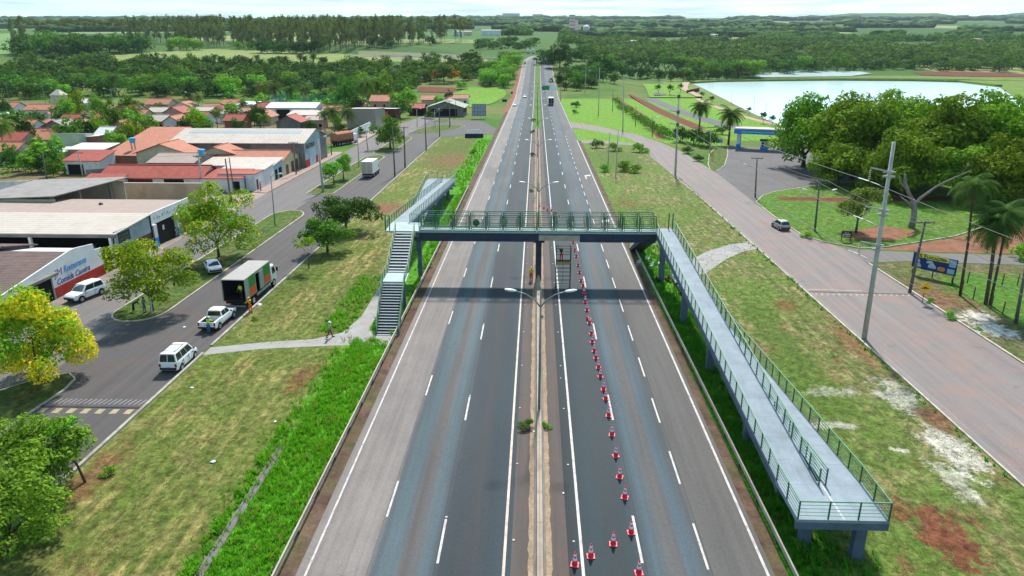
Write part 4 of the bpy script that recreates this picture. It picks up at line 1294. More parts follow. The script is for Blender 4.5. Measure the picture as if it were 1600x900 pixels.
# ------------------------------------------------------------------ traffic cones
def make_cone():
    t = empty('traffic_cone', (0, 0, 0))
    MB().span(-.23, .23, -.23, .23, .0, .055).build('base', M_CONEBASE, t, bevel=.02)
    MB().lathe([(.175, .056), (.165, .11), (.035, .86), (.0, .87)], 14).build('body', M_CONE, t, smooth_=True)
    MB().lathe([(.130, .34), (.132, .345), (.1045, .495), (.102, .50)], 14).build('reflective_band', M_CONEWHITE, t, smooth_=True)
    MB().lathe([(.087, .60), (.089, .605), (.0665, .725), (.064, .73)], 14).build('reflective_band', M_CONEWHITE, t, smooth_=True)
    return t
CN = [(898, 886), (923, 873), (958, 854), (986, 836), (998, 899), (976, 781), (968, 749), (962, 716), (956, 683), (951, 653), (946.4, 627), (943, 612), (938, 592), (935, 578), (931, 563), (928.5, 552), (925.3, 538), (924, 525), (921, 508), (918.6, 502), (917, 488), (914.4, 475), (912.5, 461), (911, 450), (907.8, 442), (905.5, 429), (903.3, 418), (900.5, 404), (898, 394), (895.5, 382), (892.5, 368), (890, 354), (874, 341), (868.4, 336), (862, 332), (855.5, 331), (850, 328), (842.7, 326)]
CL = {0: 'traffic cone standing left of the white edge line nearest the median', 1: 'traffic cone just right of the white edge line in the slanting front row', 2: 'traffic cone in the middle of the closed lane in the slanting front row', 3: 'traffic cone at the corner where the slanting row meets the long line', 4: 'traffic cone nearest the camera at the bottom picture edge'}
lab2 = ['first', 'second', 'third', 'fourth', 'fifth', 'sixth', 'seventh', 'eighth', 'ninth', 'tenth', 'eleventh', 'twelfth', 'thirteenth', 'fourteenth', 'fifteenth', 'sixteenth', 'seventeenth', 'eighteenth', 'nineteenth', 'twentieth', 'twenty first', 'twenty second', 'twenty third', 'twenty fourth', 'twenty fifth', 'twenty sixth', 'twenty seventh']
far_l = ['first', 'second', 'third', 'fourth', 'fifth', 'sixth']
proto = make_cone()
rc = random.Random(3)
for i, (px, py) in enumerate(CN):
    o = proto if i == 0 else copy_tree(proto)
    X, Y = P(px, py - 2)
    o.location = (X, Y, .056); o.rotation_euler = (0, 0, rc.uniform(-.35, .35))
    if i in CL: lab = CL[i]
    elif i <= 31: lab = f'{lab2[i-5]} traffic cone up the long line from the slanting front row'
    else: lab = f'{far_l[i-32]} traffic cone of the slanting row beyond the footbridge, counted from the lane'
    tag(o, lab, 'traffic cone', 'orange cones closing the lane')
    if i in (19,):      # one knocked over at its neighbour's foot
        o.rotation_euler = (R(80), 0, .4); o.location.z = .2
        o['label'] = 'traffic cone lying tipped over halfway up the long line'

# ------------------------------------------------------------------ scaffold under the girder
sc = empty('scaffold', (3.4, 81.0, .05), 0, 'dark tubular scaffold tower under the beige girder stretch', 'scaffold')
fr = MB()
for x in (-.85, .85):
    for y in (-.6, .6):
        fr.tube([(x, y, 0), (x, y, 4.9)], .035, 6)
for z in (.5, 1.0, 1.5, 2.0, 2.5, 3.0, 4.1, 4.8):
    for y in (-.6, .6): fr.bar((-.85, y, z), (.85, y, z), .045)
    for x in (-.85, .85): fr.bar((x, -.6, z), (x, .6, z), .045)
fr.bar((-.05, -.6, .5), (-.05, -.6, 3.0), .04)
fr.build('frame', M_BLACK, sc)
MB().span(-.88, .88, -.62, .62, 3.06, 3.13).build('plank', M_WOOD, sc)
MB().span(-.88, .88, -.66, -.63, 3.0, 3.25).build('toe_board', plain('yellow_board', (.32, .22, .03), .6), sc)

# ------------------------------------------------------------------ signs and boards
def post_sign(name, base, label, cat, board, m, posts, mp=M_STEELPOLE, rz=0.0):
    t = empty(name, (*base, gz(*base)), rz, label, cat)
    w, z0, z1 = board
    MB().span(-w / 2, w / 2, -.025, .025, z0, z1).build('board', m, t)
    for x in posts: MB().tube([(x, .06, -.1), (x, .06, z1 - .1)], .045, 6).build('post', mp, t)
    return t
X, Y = P(1441, 474)
t = empty('warning_sign', (X, Y, 0), R(-8), 'yellow diamond warning sign with a black hump by the kerb', 'road sign')
MB().tube([(0, .05, -.1), (0, .05, 2.4)], .04, 6).build('post', M_WOOD, t)
d = .68
MB().add([(0, -.02, 1.15), (d, -.02, 1.15 + d), (0, -.02, 1.15 + 2 * d), (-d, -.02, 1.15 + d), (0, .02, 1.15), (d, .02, 1.15 + d), (0, .02, 1.15 + 2 * d), (-d, .02, 1.15 + d)],
         [(0, 1, 2, 3), (7, 6, 5, 4), (0, 4, 5, 1), (1, 5, 6, 2), (2, 6, 7, 3), (3, 7, 4, 0)]).build('board', M_YSIGN, t)
MB().prism([(-.42, 0), (.42, 0), (.40, .05), (.18, .10), (.10, .19), (0, .22), (-.10, .19), (-.18, .10), (-.40, .05)], 0, .01).build('hump_symbol', M_BLACK, t, loc=(0, -.024, 1.74)).rotation_euler = (R(90), 0, 0)

a, b = P(1417, 428), P(1480, 441)
ang = math.atan2(b[1] - a[1], b[0] - a[0])
bw = 5.1
bb = empty('billboard', ((a[0] + b[0]) / 2 + .6, (a[1] + b[1]) / 2, 0), ang - .05, 'blue and yellow billboard with machine pictures beside the paddock', 'billboard')
M_BBLUE = plain('billboard_blue', (.012, .035, .19), .5, .3, .3, .9)
M_BYEL = plain('billboard_yellow', (.72, .62, .03), .5, .3, .05)
M_BPALE = plain('billboard_pale', (.30, .46, .62), .5, .3, .2, 2)
MB().span(-bw / 2, bw / 2, -.03, .03, .85, 2.85).build('board', M_BBLUE, bb)
y_ = MB(); y_.span(-bw / 2 + .55, -bw / 2 + 1.25, -.045, -.03, 2.32, 2.82); y_.span(-bw / 2 + 1.5, bw / 2 - .95, -.045, -.03, 2.25, 2.82)
y_.span(-bw / 2 - .1, -bw / 2 + 1.1, -.045, -.03, .70, .95); y_.span(bw / 2 - 1.5, bw / 2 - .05, -.045, -.03, .62, .85)
y_.build('yellow_panel', M_BYEL, bb)
pl = MB(); pl.span(bw / 2 - .9, bw / 2 - .15, -.045, -.03, 1.85, 2.75); pl.span(bw / 2 - 1.0, bw / 2 - .2, -.045, -.03, 1.0, 1.6)
pl.build('pale_panel', M_BPALE, bb)
pic = MB()
for (x, z, w, h) in ((-1.9, 1.9, .5, .45), (-1.75, 1.35, .6, .45), (-.5, 1.95, .8, .35), (-.2, 1.5, .9, .55)):
    pic.prism([(x - w / 2, z - h / 2), (x + w / 2, z - h / 2), (x + w / 2, z), (x + w * .2, z + h / 2), (x - w * .3, z + h / 2), (x - w / 2, z)], 0, .012)
o = pic.build('machine_picture', plain('machine_white', (.45, .52, .58), .5, .3, .4, 4), bb); o.rotation_euler = (R(90), 0, 0); o.location = (0, -.031, 0)
pic = MB(); pic.prism([(.45, 1.15), (1.1, 1.05), (1.35, 1.3), (1.2, 1.6), (.7, 1.65), (.4, 1.45)], 0, .014)
o = pic.build('orange_picture', plain('machine_orange', (.62, .24, .05), .5, .3, .3, 4), bb); o.rotation_euler = (R(90), 0, 0); o.location = (0, -.031, 0)
text_on(bb, 'S', .5, M_BLACK, (-bw / 2 + .72, -.06, 2.40), (R(90), 0, 0), .32, bold=.012)
text_on(bb, 'L', .5, M_BYEL, (-bw / 2 + 1.3, -.06, 2.40), (R(90), 0, 0), .18, bold=.012)
text_on(bb, 'LOCAÇÕES', .42, M_BLACK, (-bw / 2 + 1.58, -.06, 2.36), (R(90), 0, 0), 2.25, bold=.012)
for x in (-bw / 2 + .2, 0, bw / 2 - .3): MB().span(x - .06, x + .06, .035, .15, -.2, 2.7).build('post', M_WOOD, bb)

X, Y = P(1321, 379)
t = post_sign('notice_board', (X, Y), 'small maroon notice board on two posts in the green lawn', 'notice board', (1.45, .75, 1.75), M_MAROON, (-.6, .6), M_MAROON, R(-6))
lt = MB(); rl = random.Random(4)
for z, n_ in ((1.42, 4), (1.16, 9), (.9, 9)):       # worn, unreadable lettering
    for q in range(n_):
        if rl.random() < .85: lt.span((q - n_ / 2) * .125, (q - n_ / 2) * .125 + rl.uniform(.05, .09), -.04, -.026, z, z + rl.uniform(.10, .17))
lt.build('worn_lettering', M_WHITE, t)
X, Y = PT(852, 155)
gsn = post_sign('direction_sign', (5.0, 408), 'green direction sign above the far end of the right carriageway', 'road sign', (4.2, 5.6, 8.0), M_GREENSIGN, (), rz=0)
MB().tube([(8.4, 0, -.1), (8.4, 0, 7.0), (-2, 0.1, 7.2)], .14, 8).build('gantry', M_STEELPOLE, gsn)
t = post_sign('direction_sign', (9.4, 404), 'white backed sign panel next to the green direction sign', 'road sign', (4.0, 5.6, 8.0), M_WHITE, ())
MB().tube([(4.0, .15, -.1), (4.0, .15, 7.9)], .12, 8).build('post', M_STEELPOLE, t)
X, Y = P(782, 166)
post_sign('road_sign', (-16.2, 372), 'small black backed road sign on the left verge far away', 'road sign', (2.4, 1.6, 2.9), M_BLACK, (-.8, .8))
post_sign('road_sign', (-14.6, 436), 'tiny black backed road sign farther along the left verge', 'road sign', (1.1, 1.6, 2.9), M_BLACK, (0,))
X, Y = P(1142, 236 + 8)
t = empty('warning_sign', (44.8, 183, 0), 0, 'small yellow diamond sign in the island by the forecourt', 'road sign')
MB().tube([(0, .04, -.1), (0, .04, 2.2)], .04, 6).build('post', M_WOOD, t)
MB().box((0, 0, 1.9), (.75, .04, .75), ry=R(45)).build('board', M_YSIGN, t)
X, Y = P(1122, 228)
post_sign('info_board', (54.0, 214), 'small pale blue board in the hedge left of the gateway', 'notice board', (1.9, .8, 1.9), plain('pale_blue_board', (.25, .38, .62), .5), (-.7, .7))

# town letters on their dark base
tl_ = empty('town_sign', (-19.9, 231.6, 0), R(3), 'white town name letters standing on a dark blue base', 'town sign')
MB().span(-2.95, 2.95, -.55, .55, 0, 1.35).build('base', plain('dark_blue_base', (.012, .018, .045), .5, .3, .15), tl_, bevel=.03)
word = 'ANDURRJA'
for k, chx in enumerate(word):
    me = text_mesh(chx, 2.0, M_WHITE, 0, .14, .03)
    o = link('letter', me, tl_, (-2.75 + k * .69, -.1, 1.36)); o.rotation_euler = (R(90), 0, 0)
    wdt = max(v.co.x for v in me.vertices) - min(v.co.x for v in me.vertices)
    o.scale = (.62 / wdt, .95, 1)

# big empty hoarding by the grey hall
hb_ = empty('hoarding', (-23.3, 296, 0), R(4), 'large blank grey hoarding with a grid frame beside the grey roofed hall', 'hoarding')
MB().span(-2.9, 2.9, -.06, .06, 1.2, 6.0).build('panel', plain('grey_sheet', (.33, .36, .40), .6, .3, .2, .6), hb_)
g = MB()
for k in range(6): g.span(-2.9 + k * 1.13, -2.82 + k * 1.13, -.13, -.062, .0, 6.1)
for k in range(4): g.span(-2.9, 2.9, -.12, -.063, 1.4 + k * 1.5, 1.5 + k * 1.5)
g.build('frame', M_POLEDARK, hb_)
# ------------------------------------------------------------------ people
M_SKIN = plain('skin', (.28, .15, .095), .6, .3, .1)
M_HAIR = plain('dark_hair', (.015, .011, .010), .8, .2)
def skin_mesh(name, verts, edges, radii, m, sub=1):
    me = bpy.data.meshes.new(name)
    me.from_pydata([tuple(v) for v in verts], edges, [])
    o = bpy.data.objects.new(name, me)
    col.objects.link(o)
    md = o.modifiers.new('skin', 'SKIN')
    md.use_smooth_shade = True
    for i, d in enumerate(me.skin_vertices[0].data):
        r = radii[i]
        d.radius = r if isinstance(r, tuple) else (r, r)
        d.use_root = (i == 0)
    if sub:
        s = o.modifiers.new('sub', 'SUBSURF'); s.levels = s.render_levels = sub
    dg = bpy.context.evaluated_depsgraph_get()
    out = bpy.data.meshes.new_from_object(o.evaluated_get(dg))
    bpy.data.objects.remove(o)
    out.materials.clear(); out.materials.append(m)
    out.name = name
    return out

def cloth(name, c): return plain(name, c, .8, .15, .18, 6)
def person(loc, rz, label, top, legs, head=None, lean=0.0, arms=((.1, .2), (-.1, .2)), stride=(0.0, 0.0), knees=(0.0, 0.0), vest=None, sleeves=True, group=None, height=1.72):
    t = empty('person', loc, rz, label, 'person', group)
    s_ = math.sin(lean); c_ = math.cos(lean)
    D = lambda k: Vector((0, s_ * k, c_ * k))
    pel = Vector((0, 0, .95))
    V = [pel, pel + D(.16), pel + D(.34), pel + D(.50)]
    Rr = [(.135, .105), (.125, .095), (.155, .105), (.065, .06)]
    E = [(0, 1), (1, 2), (2, 3)]
    hl = lean * .55
    hd = Vector((0, math.sin(hl), math.cos(hl)))
    V += [V[3] + hd * .07, V[3] + hd * .15 + Vector((0, .015, 0)), V[3] + hd * .235]; Rr += [.055, (.082, .092), (.06, .065)]
    E += [(3, 4), (4, 5), (5, 6)]
    V.append(V[5] + Vector((0, .115, -.01))); Rr.append(.018); E.append((5, 7))           # nose
    for s in (-1, 1):
        V.append(V[5] + Vector((s * .09, 0, 0))); Rr.append(.02); E.append((5, len(V) - 1))    # ears
    sh = {}
    for i, s in enumerate((-1, 1)):
        a, el = arms[i]
        S = pel + D(.45) + Vector((s * .185, 0, 0))
        Eb = S + Vector((s * .07, math.sin(a) * .29, -math.cos(a) * .29))
        Wr = Eb + Vector((s * .015, math.sin(a + el) * .25, -math.cos(a + el) * .25))
        hdv = Vector((0, math.sin(a + el + .15), -math.cos(a + el + .15)))
        Hn = Wr + hdv * .07
        b = len(V)
        V += [S, Eb, Wr, Hn]; Rr += [.058, .043, .030, (.040, .022)]
        E += [(2, b), (b, b + 1), (b + 1, b + 2), (b + 2, b + 3)]
        for q, ln_f in zip((-.028, -.010, .010, .028), (.065, .08, .075, .055)):
            V.append(Hn + Vector((q, 0, 0)) + hdv * .04); Rr.append(.0095); E.append((b + 3, len(V) - 1))
            V.append(Hn + Vector((q * 1.2, .012, 0)) + hdv * (.04 + ln_f)); Rr.append(.008); E.append((len(V) - 2, len(V) - 1))
        V.append(Hn + Vector((-s * .045, .02, 0)) + hdv * .02); Rr.append(.011); E.append((b + 3, len(V) - 1))
        V.append(Hn + Vector((-s * .055, .03, 0)) + hdv * .06); Rr.append(.009); E.append((len(V) - 2, len(V) - 1))
        sh[s] = (S, Eb, Wr)
    lg = {}
    for i, s in enumerate((-1, 1)):
        th, kb = stride[i], knees[i]
        Hp = pel + Vector((s * .095, 0, -.05))
        Kn = Hp + Vector((s * .015, math.sin(th) * .42, -math.cos(th) * .42))
        An = Kn + Vector((s * .005, math.sin(th - kb) * .41, -math.cos(th - kb) * .41))
        b = len(V)
        V += [Hp, Kn, An, An + Vector((s * .01, .15, -.055))]; Rr += [.085, .058, .042, (.04, .03)]
        E += [(0, b), (b, b + 1), (b + 1, b + 2), (b + 2, b + 3)]
        lg[s] = (Hp, Kn, An)
    low = min(lg[-1][2].z, lg[1][2].z) - .09
    k = height / 1.72
    off = Vector((0, 0, -low))
    f = lambda L: [(v + off) * k for v in L]
    link('body', skin_mesh('body', f(V), E, [tuple(x * k for x in r) if isinstance(r, tuple) else r * k for r in Rr], M_SKIN), t)
    # shirt with sleeves, trousers, shoes
    sv = [V[0] + D(.02), V[1], V[2], pel + D(.455)]
    sr = [(.155, .125), (.148, .118), (.178, .128), (.10, .085)]
    se = [(0, 1), (1, 2), (2, 3)]
    for s in (-1, 1):
        S, Eb, Wr = sh[s]
        b = len(sv)
        end = Wr if sleeves == 'long' else Eb.lerp(Wr, .1)
        sv += [S, Eb, end]; sr += [.074, .058, .046]; se += [(2, b), (b, b + 1), (b + 1, b + 2)]
    link('shirt', skin_mesh('shirt', f(sv), se, sr, top), t)
    tv, tr, te = [V[0] + D(.03), V[0]], [(.15, .12), (.155, .125)], [(0, 1)]
    for s in (-1, 1):
        Hp, Kn, An = lg[s]
        b = len(tv)
        tv += [Hp, Kn, An + Vector((0, 0, .03))]; tr += [.105, .08, .066]; te += [(1, b), (b, b + 1), (b + 1, b + 2)]
    link('trousers', skin_mesh('trousers', f(tv), te, tr, legs), t)
    for s in (-1, 1):
        An = (lg[s][2] + off) * k
        MB().box(An + Vector((0, .06, -.045)), (.10, .27, .085)).build('shoe', M_BLACK, t, bevel=.02)
    if vest:
        vv = [V[0] + D(.06), V[1], V[2], pel + D(.44)]
        link('vest', skin_mesh('vest', f(vv), [(0, 1), (1, 2), (2, 3)], [(.165, .135), (.160, .130), (.190, .140), (.115, .10)], vest), t)
    hc = (V[5] + off) * k
    mh = head or M_HAIR
    hm_ = MB().lathe([(.118, .015), (.120, .03), (.116, .07), (.095, .115), (.055, .145), (.0, .152)], 14)
    if head: hm_.lathe([(.02, .018), (.15, .014), (.15, .024), (.02, .03)], 14, (0, .035, 0))
    o = hm_.build('helmet' if head else 'hair', mh, t, smooth_=True)
    o.location = hc; o.rotation_euler = (-hl, 0, 0)
    ey = MB()
    for s in (-1, 1): ey.box((s * .034, .092, .012), (.022, .012, .010))
    ey.build('eyes', M_BLACK, t).location = hc
    return t
C_ORANGE, C_HIVIS, C_RED = cloth('orange_workwear', (.78, .13, .012)), cloth('lime_vest', (.55, .78, .03)), cloth('red_trousers', (.50, .03, .02))
C_YEL, C_BLUEJ, C_GREY, C_DARK = cloth('yellow_shirt', (.82, .52, .015)), cloth('blue_jeans', (.05, .12, .30)), cloth('grey_shirt', (.22, .25, .30)), cloth('dark_clothes', (.015, .015, .018))
C_PALEG, C_MAG, C_MAROON, C_GREYB = cloth('pale_green_shirt', (.36, .48, .30)), cloth('magenta_trousers', (.24, .02, .07)), cloth('maroon_dress', (.16, .02, .045)), cloth('grey_blue_jeans', (.12, .18, .26))
H_WHITE, H_YEL = plain('white_helmet', (.8, .8, .8), .35, .5, .03), plain('yellow_helmet', (.8, .5, .03), .35, .5, .03)
X, Y = P(830, 439)
person((X, Y, .05), R(190), 'worker in yellow top and red trousers standing at the central pier', C_YEL, C_RED, H_YEL, .08, ((.4, .7), (.2, .5)), (.06, -.06), (0, 0), sleeves='long')
person((3.15, 81.0, 3.18), R(20), 'worker in dark clothes and red trousers on the scaffold under the girder', C_DARK, C_RED, H_YEL, .15, ((1.9, .5), (1.4, .8)), (.1, -.1), (.1, .1))
X, Y = P(392, 489)
person((X, Y, .05), R(60), 'worker in orange standing on the verge behind the box truck', C_YEL, C_ORANGE, H_YEL, .12, ((.6, .6), (.7, .5)), (.08, -.05), (.05, .05), vest=C_ORANGE, sleeves='long')
X, Y = P(327, 521)
person((X, Y, .03), R(-8), 'person in lime vest and blue jeans leaning over the tailgate of the white pickup', C_HIVIS, C_BLUEJ, H_WHITE, .35, ((.9, .4), (.9, .5)), (.05, -.12), (.1, 0), vest=C_HIVIS)
X, Y = P(516, 528)
person((X, Y, .04), R(-70), 'person in pale top and magenta trousers walking along the footpath', C_PALEG, C_MAG, H_WHITE, .05, ((.4, .3), (-.3, .3)), (.35, -.3), (.1, .35), vest=C_GREY)
X, Y = P(210, 488)
person((X, Y, .03), R(-60), 'person in black bending down on the street under the tree', C_DARK, C_DARK, None, 1.15, ((.3, .2), (.5, .2)), (.05, -.15), (.05, .05))
X, Y = P(227, 490)
person((X, Y, .14), R(-100), 'person in grey shirt and jeans standing on the island under the tree', C_GREY, C_GREYB, None, .05, ((.15, .3), (.1, .2)), (.04, -.04))
person((-55.15, 139.6, .13), R(-80), 'person in maroon standing at the corner of the blue fronted shop', C_MAROON, C_MAROON, None, .02, ((.1, .2), (.05, .2)), (.05, -.05))

# ------------------------------------------------------------------ vehicles
M_CARWHITE = plain('white_car_paint', (.78, .79, .80), .25, .55, .03)
M_CARSILVER = plain('silver_car_paint', (.40, .39, .37), .3, .6, .05, 2, .4)
M_GLASS = plain('tinted_glass', (.012, .016, .020), .08, .6, .1)
M_WINDSCREEN = plain('windscreen_glass', (.10, .15, .17), .08, .6, .15)
M_TYRE = plain('tyre', (.015, .015, .015), .9, .15)
M_RIM = plain('wheel_rim', (.32, .32, .33), .35, .5, .1)
M_TAIL = plain('red_tail_light', (.35, .008, .010), .25, .5, .1)
M_HEADL = plain('head_light', (.6, .62, .64), .15, .6, .1)
M_PLATE = plain('number_plate', (.55, .56, .58), .4, .4, .05)
M_PLASTIC = plain('black_plastic', (.025, .025, .027), .6, .3, .1)

def wheel(t, x, y, r, w=.2):
    s = 1 if x > 0 else -1
    a = MB().tube([(-w / 2, 0, 0), (w / 2, 0, 0)], r, 18)
    o = a.build('wheel', M_TYRE, t, bevel=.025, loc=(x, y, r))
    MB().tube([(s * (w / 2 - .02), 0, 0), (s * (w / 2 + .012), 0, 0)], r * .62, 12).build('rim', M_RIM, o)
    return o

def loft(mb, rings, mi=0):
    n = len(rings[0]); b = len(mb.v)
    for r_ in rings: mb.v += [tuple(p) for p in r_]
    for j in range(len(rings) - 1):
        for k in range(n):
            mb.f.append([b + j * n + k, b + j * n + (k + 1) % n, b + (j + 1) * n + (k + 1) % n, b + (j + 1) * n + k]); mb.m.append(mi)
    mb.f.append([b + k for k in range(n)][::-1]); mb.m.append(mi)
    mb.f.append([b + (len(rings) - 1) * n + k for k in range(n)]); mb.m.append(mi)

def car(loc, rz, label, paint, hull, cabin, wheels, wr=.32, W=1.74, cat='car', group=None, rear_split=False, side_split=2, rack=False, name='parked_car', cab_gap=None, screen=None):
    """hull: (y, z_low, z_top, half width) rear to front; cabin: y_rear_base, y_rear_top, y_front_top, y_front_base, z_belt, z_roof"""
    t = empty(name, loc, rz, label, cat, group)
    mb = MB()
    loft(mb, [[(-w * .93, y, zl), (-w, y, zl + (zt - zl) * .35), (-w * .97, y, zt - .06), (-w * .86, y, zt), (w * .86, y, zt), (w * .97, y, zt - .06), (w, y, zl + (zt - zl) * .35), (w * .93, y, zl)] for y, zl, zt, w in hull])
    yr0, yr1, yf1, yf0, zb, zr = cabin
    wb, wt = W / 2 * .93, W / 2 * .74
    zr2 = zr - .05
    loft(mb, [[(-wb, y0, zb - .06), (wb, y0, zb - .06), (wt, y1, zz), (wt * .6, y1, zz + .03), (-wt * .6, y1, zz + .03), (-wt, y1, zz)] for y0, y1, zz in ((yr0, yr1, zr2), (yr0 * .5 + yf0 * .5, yr1 * .5 + yf1 * .5, zr), (yf0, yf1, zr2))])
    mb.build('body', paint, t, bevel=.035)
    def glass(name, q, m=M_GLASS):
        # slab standing 12 mm proud of the cabin face
        q = [Vector(p) for p in q]
        nrm = (q[1] - q[0]).cross(q[3] - q[0]).normalized()
        cen = sum(q, Vector()) / 4
        if nrm.dot(cen - Vector((0, (yr0 + yf0) / 2, zb))) < 0: nrm = -nrm
        v = [p - nrm * .02 for p in q] + [p + nrm * .012 for p in q]
        MB().add(v, [(0, 3, 2, 1), (4, 5, 6, 7), (0, 1, 5, 4), (1, 2, 6, 5), (2, 3, 7, 6), (3, 0, 4, 7)]).build(name, m, t)
    L = lambda a, b, k: a + (b - a) * k
    for nm, ya, yb, m in (('rear_window', yr0, yr1, M_GLASS), ('windscreen', yf0, yf1, screen or M_WINDSCREEN)):
        def pt(u, v): return (L(-L(wb, wt, v), L(wb, wt, v), u), L(ya, yb, v), L(zb - .06, zr2, v))
        halves = [(.06, .48), (.52, .94)] if (rear_split and nm == 'rear_window') else [(.07, .93)]
        for u0, u1 in halves: glass(nm, [pt(u0, .14), pt(u1, .14), pt(u1, .9), pt(u0, .9)], m)
    for s in (-1, 1):
        def pt(u, v): return (s * L(wb, wt, v), L(L(yr0, yf0, u), L(yr1, yf1, u), v), L(zb - .06, zr2, v))
        for k in range(side_split):
            u0, u1 = .05 + .90 * k / side_split + .012, .05 + .90 * (k + 1) / side_split - .012
            glass('side_window', [pt(u0, .16), pt(u1, .16), pt(u1, .88), pt(u0, .88)])
    for s in (-1, 1):
        for k in range(1, side_split + 1):
            ys_ = L(L(yr0, yf0, .05), L(yr0, yf0, .95), k / side_split) - (.0 if k < side_split else .12)
            MB().span(s * (W / 2 - .02), s * (W / 2 + .004), ys_ - .009, ys_ + .009, .42, zb - .06).build('door_seam', M_PLASTIC, t)
            MB().span(s * (W / 2 - .02), s * (W / 2 + .022), ys_ - .30, ys_ - .14, zb - .22, zb - .17).build('door_handle', M_PLASTIC, t)
    for y in wheels:
        for s in (-1, 1):
            MB().tube([(s * (W / 2 - .12), y, wr + .02), (s * (W / 2 + .006), y, wr + .02)], wr * 1.16, 18).build('wheel_arch', M_PLASTIC, t)
            wheel(t, s * (W / 2 - .09), y, wr)
    yr, yf = hull[0][0], hull[-1][0]
    zt_r, zt_f = hull[0][2], hull[-1][2]
    for s in (-1, 1):
        MB().box((s * (hull[0][3] - .10), yr - .005, zt_r - .24), (.18, .06, .30)).build('tail_light', M_TAIL, t, bevel=.01)
        MB().box((s * (hull[-1][3] - .17), yf + .0, zt_f - .14), (.30, .08, .16)).build('headlight', M_HEADL, t, bevel=.01)
        MB().box((s * (W / 2 + .07), yf0 - .28, zb + .08), (.16, .10, .12)).build('mirror', M_PLASTIC, t, bevel=.01)
    MB().box((0, yr - .03, hull[0][1] + .16), (hull[0][3] * 1.8, .10, .20)).build('bumper', M_PLASTIC, t, bevel=.02)
    MB().box((0, yf + .03, hull[-1][1] + .14), (hull[-1][3] * 1.8, .10, .20)).build('bumper', M_PLASTIC, t, bevel=.02)
    MB().box((0, yr - .012, zt_r - .38), (.42, .02, .13)).build('number_plate', M_PLATE, t)
    MB().box((0, yf + .012, zt_f - .22), (.7, .03, .14)).build('grille', M_PLASTIC, t)
    if rack:
        rk = MB()
        for s in (-1, 1):
            rk.bar((s * wt * .82, yr1 + .15, zr + .05), (s * wt * .82, yf1 - .3, zr + .05), .035)
        for k in (.2, .75): rk.bar((-wt * .82, L(yr1, yf1, k), zr + .04), (wt * .82, L(yr1, yf1, k), zr + .04), .03)
        rk.build('roof_rack', M_PLASTIC, t)
    return t
HULL_VAN = [(-2.1, .32, 1.02, .80), (-1.6, .24, 1.06, .86), (0, .22, 1.06, .87), (.85, .22, 1.04, .86), (1.25, .24, .98, .84), (1.9, .28, .82, .80), (2.08, .34, .66, .72)]
CAB_VAN = (-2.08, -1.92, .62, 1.32, 1.05, 1.86)
X, Y = P(279, 571)
car((X, Y + .3, .03), R(1), 'white windowed van parked at the kerb nearest the camera', M_CARWHITE, HULL_VAN, CAB_VAN, (-1.35, 1.3), W=1.76, cat='van', rear_split=True, side_split=3, rack=True)

HULL_SED = [(-2.15, .34, .80, .74), (-1.95, .26, .96, .82), (-1.2, .22, .98, .86), (0, .22, .94, .87), (.9, .22, .93, .86), (1.8, .26, .78, .80), (2.08, .32, .64, .70)]
CAB_SED = (-1.55, -.75, .25, 1.05, .95, 1.44)
X, Y = P(333, 424)
car((X, Y, .15), R(34), 'white saloon car parked on the long grass island under the trees', M_CARWHITE, HULL_SED, CAB_SED, (-1.32, 1.3), W=1.74)
HULL_SUV = [(-2.2, .45, 1.05, .80), (-1.9, .38, 1.10, .87), (0, .34, 1.12, .89), (.95, .34, 1.10, .88), (1.9, .38, 1.00, .85), (2.2, .45, .82, .76)]
CAB_SUV = (-2.1, -1.85, .35, 1.1, 1.1, 1.80)
X, Y = P(143, 466)
car((X - .6, Y, .04), R(166), 'white sport utility car parked in front of the restaurant wall', M_CARWHITE, HULL_SUV, CAB_SUV, (-1.4, 1.35), .37, W=1.8)
HULL_HB = [(-1.9, .34, .86, .76), (-1.7, .26, .95, .82), (-.6, .22, .96, .84), (.7, .22, .94, .83), (1.5, .25, .80, .78), (1.8, .32, .66, .70)]
CAB_HB = (-1.82, -1.4, .15, .95, .95, 1.50)
car((38.9, 111.2, .03), R(6), 'silver hatchback driving on the brown road on the right', M_CARSILVER, HULL_HB, CAB_HB, (-1.2, 1.2), .3, W=1.68, name='driven_car')
for (px, py, lab) in ((820, 153, 'farther white car on the left carriageway far beyond the footbridge'), (804, 166, 'nearer white car at the outer edge of the left carriageway far beyond the footbridge')):
    X, Y = PT(px, py)
    car((X, Y, gz(X, Y) + .05), R(180), lab, M_CARWHITE, HULL_SED, CAB_SED, (-1.32, 1.3), W=1.74, name='driven_car', group='cars far up the highway')
car((-60.5, 91.5, .05), R(200), 'pale car parked deep in the dark open fronted shed near its corner', M_CARSILVER, HULL_HB, CAB_HB, (-1.2, 1.2), .3, W=1.68)
car((-69.5, 91.0, .05), R(175), 'pale car half hidden in the left part of the dark open fronted shed', M_CARSILVER, HULL_SED, CAB_SED, (-1.3, 1.3), .3, W=1.68)

